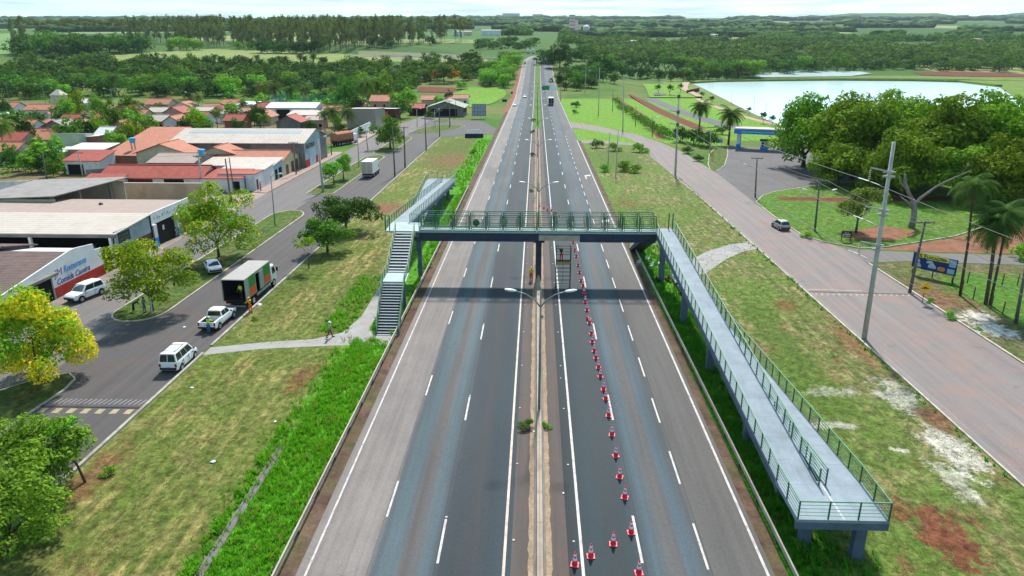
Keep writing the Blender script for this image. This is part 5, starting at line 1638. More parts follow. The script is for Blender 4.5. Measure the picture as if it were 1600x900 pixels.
# pickup with an open bed
X, Y = P(341, 507)
pk = empty('pickup_truck', (X, Y + .2, .03), R(-2), 'white double cab pickup parked behind the box truck', 'pickup')
mb = MB()
hull = [(-2.5, .5, 1.05, .84), (-2.35, .42, 1.08, .90), (-.9, .40, 1.08, .91)]
ring = lambda y, zl, zt, w: [(-w * .94, y, zl), (-w, y, zl + (zt - zl) * .35), (-w * .97, y, zt - .04), (-w * .9, y, zt), (w * .9, y, zt), (w * .97, y, zt - .04), (w, y, zl + (zt - zl) * .35), (w * .94, y, zl)]
loft(mb, [ring(*h) for h in ((-.85, .40, 1.10, .91), (.9, .40, 1.10, .90), (1.2, .42, 1.08, .89), (2.2, .44, .98, .86), (2.55, .5, .80, .76))])
loft(mb, [[(-.84, a, 1.04), (.84, a, 1.04), (.66, b, z), (.4, b, z + .03), (-.4, b, z + .03), (-.66, b, z)] for a, b, z in ((-.82, -.62, 1.68), (.2, .05, 1.74), (1.25, .55, 1.68))])
for s in (-1, 1): mb.span(s * .80 - .11, s * .80 + .11, -2.45, -.86, .42, 1.10)
mb.span(-.92, .92, -2.5, -2.40, .52, 1.08)
mb.span(-.69, .69, -2.40, -.86, .45, .62)
mb.build('body', M_CARWHITE, pk, bevel=.03)
MB().span(-.685, .685, -2.395, -.87, .622, .65).build('bed_liner', M_PLASTIC, pk)
for s in (-1, 1):
    MB().span(s * .692 - .006, s * .692 + .006, -2.39, -.87, .65, 1.09).build('bed_side', M_PLASTIC, pk)
def slabq(nm, q, m, t):
    q = [Vector(p) for p in q]; n_ = (q[1] - q[0]).cross(q[3] - q[0]).normalized()
    v = [p - n_ * .012 for p in q] + [p + n_ * .012 for p in q]
    MB().add(v, [(0, 3, 2, 1), (4, 5, 6, 7), (0, 1, 5, 4), (1, 2, 6, 5), (2, 3, 7, 6), (3, 0, 4, 7)]).build(nm, m, t)
slabq('rear_window', [(-.70, -.80, 1.16), (.70, -.80, 1.16), (.60, -.66, 1.60), (-.60, -.66, 1.60)], M_GLASS, pk)
slabq('windscreen', [(-.74, 1.17, 1.14), (.74, 1.17, 1.14), (.62, .64, 1.61), (-.62, .64, 1.61)], M_WINDSCREEN, pk)
for s in (-1, 1):
    for a, b in ((-.62, .08), (.16, .95)):
        slabq('side_window', [(s * .825, a, 1.14), (s * .825, b, 1.14), (s * .69, b - (.38 if b > .5 else 0), 1.60), (s * .69, a + (.06 if a < 0 else 0), 1.60)], M_GLASS, pk)
    for y in (-1.6, 1.65):
        MB().tube([(s * .80, y, .39), (s * .915, y, .39)], .44, 18).build('wheel_arch', M_PLASTIC, pk)
        wheel(pk, s * .83, y, .37, .22)
    MB().box((s * .82, -2.5, .88), (.16, .06, .34)).build('tail_light', M_TAIL, pk)
    MB().box((s * .66, 2.5, .80), (.28, .1, .16)).build('headlight', M_HEADL, pk)
    MB().box((s * 1.0, .95, 1.16), (.18, .1, .16)).build('mirror', M_PLASTIC, pk)
MB().box((0, -2.56, .52), (1.75, .14, .16)).build('bumper', M_PLASTIC, pk)
MB().box((0, 2.56, .56), (1.6, .12, .2)).build('bumper', M_PLASTIC, pk)
MB().box((0, -2.51, .80), (.42, .02, .13)).build('number_plate', M_PLATE, pk)

# box truck with its rear open
M_TGREEN = plain('green_panel', (.012, .20, .03), .5, .4, .08)
M_TORANGE = plain('orange_panel', (.62, .075, .016), .5, .4, .08)
M_TGREY = plain('pale_box_panel', (.27, .30, .28), .5, .35, .12, 1.2)
M_TROOF = ribbed('box_roof', (.36, .33, .305), 'Y', .62, .08, .6, None, .15, .9)
M_DARKIN = plain('shade_dark_interior', (.014, .017, .024), .8, .2, .3)  # near-black colour paints the shade inside the open box
X, Y = P(367, 486)
bt = empty('box_truck', (X + .1, Y + .2, .03), R(-1), 'box truck with open black rear and green and orange side panels', 'truck')
w, ln, z0, z1 = 1.27, 7.3, 1.15, 3.5
MB().span(-w, w, 0, ln, z1 - .06, z1).build('roof', M_TROOF, bt)
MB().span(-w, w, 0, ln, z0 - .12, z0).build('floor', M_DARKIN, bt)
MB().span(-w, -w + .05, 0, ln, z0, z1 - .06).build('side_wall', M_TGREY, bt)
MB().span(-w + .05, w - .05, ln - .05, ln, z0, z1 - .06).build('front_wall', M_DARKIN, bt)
MB().span(-w + .052, -w + .07, .05, ln - .06, z0, z1 - .07).build('inner_shade_panel', M_DARKIN, bt)  # added dark sheet, inner shade painted over the pale wall
sd = MB()
sd.span(w - .05, w, 0, 2.9, z0, z1 - .06); sd.span(w - .05, w, 3.9, ln, z0, z1 - .06); sd.span(w - .05, w, 2.9, 3.9, 3.2, z1 - .06)
sd.build('side_wall', M_TGREY, bt)
sd = MB(); sd.span(w - .07, w - .052, .05, 2.88, z0, z1 - .07); sd.span(w - .07, w - .052, 3.92, ln - .06, z0, z1 - .07); sd.build('inner_shade_panel', M_DARKIN, bt)
for a, b, c, d_, m in ((1.1, 2.75, 2.15, z1 - .1, M_TGREEN), (1.1, 2.75, z0 + .12, 2.1, M_TORANGE), (5.2, 7.0, 2.15, z1 - .1, M_TGREEN), (5.2, 7.0, z0 + .2, 2.1, M_TORANGE)):
    MB().span(w + .003, w + .015, a, b, c, d_).build('coloured_panel', m, bt)
MB().span(w + .004, w + .05, 3.95, 4.95, z0, 3.2).build('sliding_door', M_TGREY, bt)
fr = MB()
for s in (-1, 1): fr.span(s * w - .04, s * w + .04, -.05, .0, z0 - .1, z1)
fr.span(-w, w, -.05, 0, z1 - .1, z1 + .01)
fr.build('rear_frame', M_TGREY, bt)
ch = MB()
for s in (-1, 1): ch.span(s * .42 - .06, s * .42 + .06, .2, ln + 1.8, .75, z0 - .122)
ch.span(-1.1, 1.1, .1, .3, .7, 1.02)
ch.build('chassis', M_BLACK, bt)
MB().span(-1.15, 1.15, -.25, -.12, .45, .60).build('bumper', M_CHROME, bt)
tl_b = MB()
for x in (-1.0, -.7, -.4): tl_b.span(x - .1, x + .1, -.06, -.03, z0 - .11, z0 - .03)
tl_b.build('tail_light', M_TAIL, bt)
mb = MB()
loft(mb, [[(-1.12, y, .75), (1.12, y, .75), (1.14, y, 1.6), (t_, y2, 2.65), (-t_, y2, 2.65), (-1.14, y, 1.6)] for y, y2, t_ in ((ln + .15, ln + .15, 1.05), (ln + 1.2, ln + 1.1, 1.05), (ln + 2.0, ln + 1.6, 1.0))])
mb.build('cab', M_CARWHITE, bt, bevel=.06)
slabq('windscreen', [(-.98, ln + 2.01, 1.62), (.98, ln + 2.01, 1.62), (.9, ln + 1.68, 2.48), (-.9, ln + 1.68, 2.48)], M_GLASS, bt)
for s in (-1, 1):
    slabq('side_window', [(s * 1.15, ln + .7, 1.65), (s * 1.15, ln + 1.75, 1.65), (s * 1.07, ln + 1.5, 2.4), (s * 1.07, ln + .75, 2.4)], M_GLASS, bt)
    MB().box((s * 1.35, ln + 1.7, 2.0), (.22, .1, .5)).build('mirror', M_PLASTIC, bt)
    MB().box((s * .85, ln + 2.02, .95), (.3, .08, .2)).build('headlight', M_HEADL, bt)
    wheel(bt, s * 1.02, ln + .95, .5, .28); wheel(bt, s * 1.0, 1.9, .5, .5)
    MB().span(s * 1.24 - .02, s * 1.24 + .02, 2.9, 6.6, .7, 1.0).build('side_guard', M_TGREY, bt)
person((X + .62, Y + .75, .03 + z0 + .005), R(160), 'person in lime vest standing inside the open box truck', C_HIVIS, C_DARK, None, .1, ((.3, .4), (.2, .3)), (.05, -.05), vest=C_HIVIS)

def far_truck(loc, rz, label, body, rear, cabm, w=2.5, ln=6.0, z0=1.0, z1=3.5, cat='truck', name='delivery_truck'):
    t = empty(name, loc, rz, label, cat)
    MB().span(-w / 2, w / 2, 0, ln, z0, z1).build('box_body', body, t, bevel=.03)
    d = MB()
    for s in (-1, 1): d.span(s * w / 4 - w / 4 + .05, s * w / 4 + w / 4 - .05, -.04, -.002, z0 + .08, z1 - .1)
    d.build('rear_door', rear, t)
    MB().span(-w / 2 + .1, w / 2 - .1, .1, ln + 1.6, .55, z0 - .002).build('chassis', M_BLACK, t)
    MB().span(-w / 2 + .1, w / 2 - .1, -.2, -.08, .4, .62).build('bumper', M_CHROME, t)
    mb = MB(); loft(mb, [[(-1.05, y, .7), (1.05, y, .7), (1.08, y, 1.5), (.98, y2, 2.5), (-.98, y2, 2.5), (-1.08, y, 1.5)] for y, y2 in ((ln + .1, ln + .1), (ln + 1.9, ln + 1.5))])
    mb.build('cab', cabm, t, bevel=.05)
    slabq('windscreen', [(-.9, ln + 1.92, 1.5), (.9, ln + 1.92, 1.5), (.85, ln + 1.6, 2.35), (-.85, ln + 1.6, 2.35)], M_GLASS, t)
    for s in (-1, 1):
        wheel(t, s * .98, ln + .9, .48, .28); wheel(t, s * .95, 1.5, .48, .46)
        slabq('side_window', [(s * 1.09, ln + .6, 1.55), (s * 1.09, ln + 1.6, 1.55), (s * 1.0, ln + 1.35, 2.3), (s * 1.0, ln + .65, 2.3)], M_GLASS, t)
    return t
M_TBEIGE = plain('beige_truck_door', (.55, .44, .36), .5, .35, .1)
far_truck((-37.1, 155.2, .03), R(-1), 'white delivery truck with beige rear doors driving up the service road', M_CARWHITE, M_TBEIGE, M_CARWHITE, 2.5, 5.4, .95, 3.6)
X, Y = PT(861, 166)
far_truck((X, Y, gz(X, Y) + .05), 0, 'white truck with dark rear on the right carriageway below the green sign', M_CARWHITE, M_PLASTIC, M_CARWHITE, 2.6, 9, 1.1, 3.9, name='delivery_truck')
for (px, lab) in ((825.5, 'left of two tiny white trucks at the far bend of the highway'), (831.5, 'right of two tiny white trucks at the far bend of the highway')):
    Y = 765; X = PT(px, 84)[0]
    far_truck((X + (0 if px < 828 else 1), Y, gz(0, Y) + .05), R(180), lab, M_CARWHITE, M_PLASTIC, M_CARWHITE, 2.6, 9, 1.1, 3.9)
# brown canvas truck by the warehouse
M_CANVAS = plain('brown_canvas', (.42, .17, .10), .85, .15, .2, 1)
t = empty('canvas_truck', (-59.2, 209, 0), R(-25), 'truck with orange brown canvas cover parked beyond the warehouse', 'truck')
mb = MB(); loft(mb, [[(-1.3, y, 1.6), (1.3, y, 1.6), (1.3, y, 3.4), (.8, y, 3.8), (-.8, y, 3.8), (-1.3, y, 3.4)] for y in (0, 7.5)])
mb.build('canvas_cover', M_CANVAS, t)
MB().span(-1.32, 1.32, 0, 7.5, 1.15, 1.598).build('load_bed', plain('dark_red_bed', (.09, .025, .02), .7), t)
MB().span(-1.0, 1.0, .2, 9.5, .6, 1.148).build('chassis', M_BLACK, t)
mb = MB(); loft(mb, [[(-1.15, y, .7), (1.15, y, .7), (1.15, y, 1.7), (1.05, y, 2.8), (-1.05, y, 2.8), (-1.15, y, 1.7)] for y in (7.7, 9.7)])
mb.build('cab', M_CARWHITE, t, bevel=.06)
for s in (-1, 1):
    for y in (1.2, 2.4, 8.6): wheel(t, s * 1.05, y, .5, .3)

def motorbike(loc, rz, label):
    t = empty('motorcycle', loc, rz, label, 'motorcycle', 'motorcycles at the row house')
    for y in (-.62, .62):
        mb = MB()
        pts = [(0, y + .29 * math.cos(a), .3 + .29 * math.sin(a)) for a in [2 * math.pi * k / 14 for k in range(15)]]
        mb.tube(pts, .045, 6, cap=False); mb.bar((0, y - .27, .3), (0, y + .27, .3), .02); mb.bar((0, y, .03), (0, y, .57), .02)
        mb.build('wheel', M_TYRE, t)
    b = MB(); b.box((0, 0, .42), (.22, .5, .3)); b.box((0, .18, .72), (.24, .45, .2), rx=.15); b.tube([(0, .62, .3), (0, .42, .95)], .03, 6); b.bar((0, -.62, .3), (0, -.1, .4), .05)
    b.build('frame', C_DARK, t)
    MB().box((0, -.35, .76), (.24, .7, .09), rx=-.08).build('seat', M_BLACK, t, bevel=.02)
    MB().tube([(-.36, .35, 1.0), (0, .42, .97), (.36, .35, 1.0)], .02, 6).build('handlebar', M_CHROME, t)
motorbike((-61.6, 136.6, .03), R(70), 'dark motorcycle parked at the wall left of the open dark door')
motorbike((-58.8, 136.9, .03), R(95), 'dark motorcycle parked right of the open dark door')

# white plastic chairs under the right end of the bridge
def chair_(name):
    t = empty(name, (0, 0, 0))
    MB().box((0, 0, .42), (.44, .42, .035)).build('seat', M_WHITE, t)
    bk = MB()
    for k in range(5): bk.box((-.17 + k * .085, -.22, .64), (.05, .03, .42), rx=.15)
    bk.bar((-.22, -.26, .86), (.22, -.26, .86), .05)
    bk.build('backrest', M_WHITE, t)
    for x in (-.2, .2):
        for y in (-.19, .19): MB().tube([(x * 1.15, y * 1.15, 0), (x, y, .41)], .022, 6).build('leg', M_WHITE, t)
        MB().bar((x * 1.1, -.2, .63), (x * 1.1, .18, .63), .045).build('armrest', M_WHITE, t)
    return t
pc = chair_('plastic_chair')
for k, (px, py, rz, lab) in enumerate(((998, 415, 20, 'white plastic chair nearest the guardrail under the bridge end'), (1011, 409, -30, 'white plastic chair farthest back under the bridge stair'), (1017, 420, 100, 'white plastic chair right in front of the pier under the bridge'), (1031, 416, 60, 'white plastic chair in sunlight right of the pier under the bridge'))):
    o = pc if k == 0 else copy_tree(pc)
    X, Y = P(px, py)
    o.location = (X, Y, .02); o.rotation_euler = (0, 0, R(rz))
    tag(o, lab, 'chair', 'white chairs under the bridge end')
def bundle(px, py, label, m, seed):
    r = random.Random(seed)
    X, Y = P(px, py)
    mb = MB().lathe([(.2, 0), (.38, .08), (.42, .25), (.33, .42), (.16, .55), (.06, .66), (.1, .74), (.03, .76)], 10)
    mb.v = [(x * r.uniform(.85, 1.2), y * r.uniform(.85, 1.2), z) for x, y, z in mb.v]
    o = mb.build('rubbish_bag', m, None, smooth_=True, loc=(X, Y, 0), rz=r.random() * 3)
    tag(o, label, 'bag')
bundle(1026, 441, 'black bag lying in the weeds left of the second pier', M_BLACK, 1)
bundle(1044, 439, 'dark reddish bag beside the second pier of the right ramp', C_MAROON, 2)
bundle(1058, 449, 'black bag under the right ramp just behind its pier', M_BLACK, 3)
# ------------------------------------------------------------------ buildings
TILE_SAL = ribbed('salmon_tiles', (.50, .19, .115), 'X', .45, .22, .8, (.30, .13, .085), .3, .75, .4)
TILE_RED = ribbed('red_tiles', (.40, .085, .06), 'X', .45, .3, .8, (.22, .07, .05), .3, .75, .4)
TILE_REDY = ribbed('red_tiles_cross', (.42, .10, .065), 'Y', .45, .3, .8, (.24, .08, .055), .3, .75, .4)
TILE_SALY = ribbed('salmon_tiles_cross', (.50, .19, .115), 'Y', .45, .22, .8, (.30, .13, .085), .3, .75, .4)
TILE_BROWN = ribbed('old_brown_tiles', (.165, .110, .095), 'Y', .42, .3, .9, (.07, .055, .05), .4, .8)
SHEET_PALE = ribbed('pale_roof_sheet', (.50, .435, .37), 'Y', .9, .12, .75, (.36, .29, .24), .2, .9)
SHEET_PALEX = ribbed('pale_roof_sheet_cross', (.52, .45, .385), 'X', .9, .12, .75, (.36, .29, .24), .2, .9)
SHEET_PINK = ribbed('dusty_roof_sheet', (.37, .28, .235), 'X', .9, .14, .8, (.28, .22, .19), .2, .92)
SHEET_GREY = ribbed('grey_roof_sheet', (.30, .27, .25), 'X', .6, .2, .8, (.16, .14, .13), .25, .85)
SHEET_WHITE = ribbed('white_roof_sheet', (.68, .67, .65), 'X', .8, .08, .6, (.5, .47, .44), .15, .92)
SHEET_GREEN = ribbed('greenish_grey_sheet', (.33, .34, .27), 'X', .7, .2, .8, (.2, .19, .14), .25, .85)
W_WHITE = plain('white_wall', (.66, .67, .66), .85, .2, .1, .6, dirt=(.34, .30, .26), dirt_amt=.55)
W_CREAM = plain('cream_wall', (.52, .46, .32), .85, .2, .15, .6, dirt=(.25, .21, .16), dirt_amt=.5)
W_BEIGE = plain('beige_wall', (.46, .34, .23), .85, .2, .18, .5, dirt=(.30, .20, .13), dirt_amt=.6)
W_GREY = plain('grey_block_wall', (.21, .20, .185), .9, .15, .3, .6, dirt=(.09, .085, .08), dirt_amt=.8)
W_BLUE = plain('pale_blue_wall', (.36, .46, .52), .8, .2, .12, .7, dirt=(.2, .23, .25), dirt_amt=.5)
W_YELLOW = plain('pale_yellow_wall', (.58, .50, .30), .85, .2, .12, .6, dirt=(.3, .25, .16), dirt_amt=.5)
W_GREENW = plain('pale_green_wall', (.46, .55, .42), .85, .2, .12, .5, dirt=(.3, .33, .26), dirt_amt=.6)
W_PINK = plain('pink_wall', (.50, .30, .26), .85, .2, .15, .6, dirt=(.3, .2, .17), dirt_amt=.5)
W_BRICK = plain('bare_brick', (.32, .135, .085), .9, .15, .25, 1.5, dirt=(.2, .12, .09), dirt_amt=.6)
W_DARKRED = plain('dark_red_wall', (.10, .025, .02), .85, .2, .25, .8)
W_REDDADO = plain('red_dado', (.40, .035, .022), .8, .2, .2, .8, dirt=(.28, .09, .06), dirt_amt=.7)
W_GBLUE = plain('grey_blue_facade', (.35, .42, .44), .8, .2, .15, .6, dirt=(.2, .23, .23), dirt_amt=.6)
W_TAUPE = plain('taupe_wall', (.33, .27, .235), .85, .2, .12, .5)
D_DARK = plain('dark_doors_and_shade', (.010, .009, .010), .8, .2)  # near-black; on panels standing for openings it paints the shade inside
D_BLUE = plain('blue_grey_shutter', (.13, .19, .29), .6, .3, .12, 2)
D_WOOD = plain('brown_door', (.12, .06, .045), .7, .25, .2, 2)
D_BRIGHTBLUE = plain('bright_blue_paint', (.02, .20, .62), .6, .3, .1)
TRIM = plain('pale_trim', (.55, .53, .5), .8, .2, .1)
TANK = plain('blue_water_tank', (.05, .34, .62), .4, .4, .08)

def thick(quads, th):
    """slab from sloping quads: top face and an underside th lower"""
    mb = MB()
    for q in quads:
        n = len(q)
        v = [tuple(p) for p in q] + [(p[0], p[1], p[2] - th) for p in q]
        mb.add(v, [list(range(n)), list(range(n, 2 * n))[::-1]] + [(i, (i + 1) % n, n + (i + 1) % n, n + i) for i in range(n)])
    return mb

def roof_quads(kind, axis, w, d, h, rise, ov, mb_wall=None):
    a, b = w / 2 + ov, d / 2 + ov
    z = h + .04
    if kind == 'gable':
        e = rise * ov / ((d if axis == 'X' else w) / 2)
        if axis == 'X':     # ridge runs along X
            return [[(-a, -b, z - e), (a, -b, z - e), (a, -.0, z + rise), (-a, 0, z + rise)], [(a, b, z - e), (-a, b, z - e), (-a, .0, z + rise), (a, .0, z + rise)]]
        return [[(-a, b, z - e), (-a, -b, z - e), (0, -b, z + rise), (0, b, z + rise)], [(a, -b, z - e), (a, b, z - e), (0, b, z + rise), (0, -b, z + rise)]]
    if kind == 'hip':
        i = min(w, d) / 2 * .9
        if axis == 'X':
            r0, r1 = (-a + i, 0, z + rise), (a - i, 0, z + rise)
            return [[(-a, -b, z), (a, -b, z), r1, r0], [(a, b, z), (-a, b, z), r0, r1], [(-a, b, z), (-a, -b, z), r0], [(a, -b, z), (a, b, z), r1]]
        r0, r1 = (0, -b + i, z + rise), (0, b - i, z + rise)
        return [[(a, -b, z), (a, b, z), r1, r0], [(-a, b, z), (-a, -b, z), r0, r1], [(-a, -b, z), (a, -b, z), r0], [(a, b, z), (-a, b, z), r1]]
    if kind == 'shed':      # low side named by axis
        zz = {'S': (0, 0, 1, 1), 'N': (1, 1, 0, 0), 'E': (1, 0, 0, 1), 'W': (0, 1, 1, 0)}[axis]
        P4 = [(-a, -b), (a, -b), (a, b), (-a, b)]
        return [[(x, y, z + rise * k) for (x, y), k in zip(P4, zz)]]
    return [[(-a, -b, z), (a, -b, z), (a, b, z), (-a, b, z)]]

FP = [(-90, -53, 64, 190)]
def building(label, x0, x1, y0, y1, h, wall, roof, openings=(), rz=0.0, name='house', cat='house', group=None, z=0.0, extra_walls=()):
    FP.append((x0, x1, y0, y1))
    cx, cy = (x0 + x1) / 2, (y0 + y1) / 2
    w, d = x1 - x0, y1 - y0
    t = empty(name, (cx, cy, z), rz, label, cat, group)
    kind, axis, rise, ov, rm = roof
    mb = MB()
    hw, hd = w / 2, d / 2
    if kind == 'gable' and axis == 'X':
        pr = [(-hd, 0), (hd, 0), (hd, h), (0, h + rise), (-hd, h)]
        mb.add([(-hw, y, zz) for y, zz in pr] + [(hw, y, zz) for y, zz in pr], [(0, 1, 2, 3, 4), (5, 9, 8, 7, 6)] + [(i, i + 5, (i + 1) % 5 + 5, (i + 1) % 5) for i in range(5)])
    elif kind == 'gable':
        pr = [(-hw, 0), (hw, 0), (hw, h), (0, h + rise), (-hw, h)]
        mb.add([(x, -hd, zz) for x, zz in pr] + [(x, hd, zz) for x, zz in pr], [(0, 1, 2, 3, 4), (5, 9, 8, 7, 6)] + [(i, i + 5, (i + 1) % 5 + 5, (i + 1) % 5) for i in range(5)])
    elif kind == 'shed':
        zz = {'S': (0, 0, 1, 1), 'N': (1, 1, 0, 0), 'E': (1, 0, 0, 1), 'W': (0, 1, 1, 0)}[axis]
        c4 = [(-hw, -hd), (hw, -hd), (hw, hd), (-hw, hd)]
        mb.add([(x, y, 0) for x, y in c4] + [(x, y, h + rise * k) for (x, y), k in zip(c4, zz)], [(0, 3, 2, 1), (4, 5, 6, 7), (0, 1, 5, 4), (1, 2, 6, 5), (2, 3, 7, 6), (3, 0, 4, 7)])
    else:
        mb.span(-hw, hw, -hd, hd, 0, h)
    mb.build('wall', wall, t)
    if rm is not None:
        quads = roof_quads(kind, axis, w, d, h, rise, ov)
        if kind == 'gable':
            thick([[(p[0], p[1], p[2] + .13) for p in q] for q in quads], .12).build('roof', rm, t)
            rc_ = MB()
            a, b = w / 2 + ov, d / 2 + ov
            zt = h + .04 + rise + .16
            if axis == 'X': rc_.bar((-a, 0, zt), (a, 0, zt), .35, .12)
            else: rc_.bar((0, -b, zt), (0, b, zt), .35, .12)
            rc_.build('ridge', rm, t)
        else:
            thick([[(p[0], p[1], p[2] + .13) for p in q] for q in quads], .12).build('roof', rm, t)
    for (face, a, b, z0, z1, m, nm) in openings:
        fr, pn = MB(), MB()
        for mbx, e0, e1, gr in ((fr, -.06, .045, .09), (pn, -.06, .055, 0)):
            aa, bb, za, zb = a - gr, b + gr, z0 - (gr if z0 > .1 else 0), z1 + gr
            if face == 'S': mbx.span(-hw + aa, -hw + bb, -hd - e1, -hd - e0, za, zb)
            elif face == 'N': mbx.span(-hw + aa, -hw + bb, hd + e0, hd + e1, za, zb)
            elif face == 'E': mbx.span(hw + e0, hw + e1, -hd + aa, -hd + bb, za, zb)
            else: mbx.span(-hw - e1, -hw - e0, -hd + aa, -hd + bb, za, zb)
        o = pn.build(nm, m, t)
        if nm == 'window': fr.build('frame', TRIM, o)
    return t

def tank(x, y, z, label, stand=1.2, r=.75):
    t = empty('water_tank', (x, y, z), 0, label, 'water tank')
    MB().lathe([(r * .82, stand), (r, stand + 1.0), (r * 1.05, stand + 1.02), (r * 1.03, stand + 1.12), (.12, stand + 1.28), (0, stand + 1.28)], 14).build('tank', TANK, t, smooth_=False)
    s = MB()
    for a in range(4): s.bar((.5 * math.cos(a * 1.57), .5 * math.sin(a * 1.57), -.6), (.5 * math.cos(a * 1.57), .5 * math.sin(a * 1.57), stand), .1)
    s.build('stand', W_GREY, t)

# --- restaurant at the left edge
t = empty('restaurant', (-64, 76, 0), 0, 'restaurant with white lettered gable front and old brown tiled roof', 'restaurant')
FX = 9.7                                        # front plane, local x
yS, yR, yN = -10.0, 2.2, 8.2                     # near end, ridge, far end
mb = MB()
prof = [(yS, 0), (yN, 0), (yN, 3.2), (yR + 3.3, 4.1), (yR, 4.4), (yS, 2.9)]
n = len(prof)
mb.add([(-18, y, z) for y, z in prof] + [(FX - .2, y, z) for y, z in prof], [list(range(n)), list(range(n, 2 * n))[::-1]] + [(i, n + i, n + (i + 1) % n, (i + 1) % n) for i in range(n)])
mb.build('wall', W_WHITE, t)
thick([[(-18.4, yS - .6, 2.9), (FX - .25, yS - .6, 2.9), (FX - .25, yR, 4.52), (-18.4, yR, 4.52)], [(FX - .25, yN - .5, 3.4), (-18.4, yN - .5, 3.4), (-18.4, yR, 4.52), (FX - .25, yR, 4.52)]], .12).build('roof', TILE_BROWN, t)
thick([[(-18.6, yR - 5.6, 4.0), (1.2, yR - 5.6, 4.0), (1.2, yR + .6, 4.95), (-18.6, yR + .6, 4.95)], [(3.4, yR + 3.6, 4.5), (-18.6, yR + 3.6, 4.5), (-18.6, yR + .6, 4.95), (1.2, yR + .6, 4.95)]], .16).build('upper_roof', TILE_BROWN, t)
rv = MB(); rv.bar((1.2, yR - 5.6, 4.07), (1.2, yR + .6, 5.02), .35, .14); rv.build('ridge', TILE_BROWN, t)
fs = MB()                                        # parapet front, proud of the wall
q = [(yS, 0), (-6.6, 0), (-6.6, 2.9), (-1.7, 2.9), (-1.7, 0), (yN, 0), (yN, 3.45), (yN - 1.5, 3.6), (yN - 1.6, 4.35), (yR + 1.0, 4.75), (yR, 4.75), (yS, 3.1)]
fs.add([(FX - .19, y, z) for y, z in q] + [(FX, y, z) for y, z in q], [list(range(len(q))), list(range(len(q), 2 * len(q)))[::-1]] + [(i, len(q) + i, len(q) + (i + 1) % len(q), (i + 1) % len(q)) for i in range(len(q))])
fs.build('facade', W_WHITE, t)
MB().span(FX + .002, FX + .05, -1.6, yN, 0, 1.35).build('dado', W_REDDADO, t)
MB().span(FX - .188, FX - .15, -6.58, -1.72, 0, 2.88).build('doorway_shade_panel', D_DARK, t)  # dark sheet painting the shade of the open door
MB().span(FX - .1, FX + .75, -6.8, -1.5, 2.95, 3.25).build('canopy', W_GREY, t)
ERot = (R(90), 0, R(90))
M_LBLUE, M_LNAVY, M_LPURP = plain('blue_lettering', (.03, .25, .62), .5, .3, .1), plain('navy_lettering', (.035, .05, .28), .5, .3, .1), plain('purple_lettering', (.25, .12, .30), .5, .3, .1)
text_on(t, 'JM', 1.2, M_LPURP, (FX + .012, -1.2, 2.5), ERot, 1.5, .1, .0)
text_on(t, 'Restaurante', 1.05, M_LBLUE, (FX + .012, .45, 2.6), ERot, 4.3, .25, .012)
text_on(t, 'Comida Caseira', .95, M_LNAVY, (FX + .012, -1.1, 1.52), ERot, 6.2, .3, .012)
text_on(t, 'da e', .8, M_LBLUE, (FX + .012, -9.0, 1.9), ERot, 1.9, .25, .012)
text_on(t, 'magoya', .75, M_LNAVY, (FX + .012, -9.2, .95), ERot, 2.3, .25, .012)

# --- open fronted shed with pale sheet roof, and the gated hall behind it
t = empty('open_shed', (-70, 91, 0), 0, 'open fronted dark shed under a pale sheet roof behind the restaurant', 'shed')
thick([[(-20, -4.4, 4.55), (16.2, -4.4, 4.55), (16.2, 5.2, 5.15), (-20, 5.2, 5.15)]], .12).build('roof', SHEET_PALE, t)
MB().span(-20, 16.1, -4.25, -4.05, 4.0, 4.42).build('fascia', W_GREY, t)
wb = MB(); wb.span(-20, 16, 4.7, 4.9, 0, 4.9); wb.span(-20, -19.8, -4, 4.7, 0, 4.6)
wb.build('wall', D_DARK, t)  # near-black walls put the shed's inner shade into the colour
for x in (-12.5, -3.9, 4.7, 15.3): MB().span(x - .17, x + .17, -4.2, -3.86, 0, 4.4).build('post', W_WHITE, t)
sb = MB(); sb.span(15.75, 15.92, -4.0, 4.6, 2.55, 4.75); sb.build('sign_wall', W_GBLUE, t)
MB().span(15.925, 15.96, -3.4, -.6, 3.0, 4.35).build('sign_board', plain('dark_green_board', (.03, .045, .04), .6), t)
MB().span(15.8, 15.9, -4.0, 4.6, 0, 2.5).build('gate', D_WOOD, t)
rl = random.Random(8); lt = MB()
for z in (3.35, 3.8):
    for q in range(6): lt.span(15.962, 15.975, -3.15 + q * .38, -3.15 + q * .38 + rl.uniform(.14, .28), z, z + rl.uniform(.14, .26))
lt.build('worn_lettering', W_GREY, t)
MB().span(-20, 15.7, -4, 4.6, .0, .05).build('floor', plain('dark_shed_floor', (.05, .045, .042), .8), t)  # floor of the shed in a dark tone

t = empty('gated_hall', (-68, 107.2, 0), 0, 'hall with dusty flat roof and white front with blue footed gate pillars', 'hall')
mb = MB(); mb.span(-14, 13.3, -10.9, .9, 0, 4.35); mb.build('wall', W_GREY, t)
thick([[(-14.2, -11, 4.62), (13.35, -11, 4.62), (13.35, 1, 4.62), (-14.2, 1, 4.62)]], .15).build('roof', SHEET_PINK, t)
MB().span(13.4, 13.62, -11.0, 1.0, 3.35, 5.0).build('parapet', W_WHITE, t)
for y in (-10.4, -3.6): 
    MB().span(13.35, 13.95, y - .45, y + .45, 1.5, 3.345).build('gate_pillar', W_WHITE, t)
    MB().span(13.34, 13.97, y - .46, y + .46, 0, 1.498).build('pillar_foot', D_BRIGHTBLUE, t)
MB().span(13.35, 13.45, -9.9, -4.1, 0, 3.3).build('gate', D_DARK, t)
MB().span(13.455, 13.48, -7.6, -7.1, 1.9, 2.6).build('notice', W_WHITE, t)
MB().span(13.35, 13.5, -3.1, 10.8, 0, 2.9).build('lower_wall', W_BRICK, t)
lt = MB()
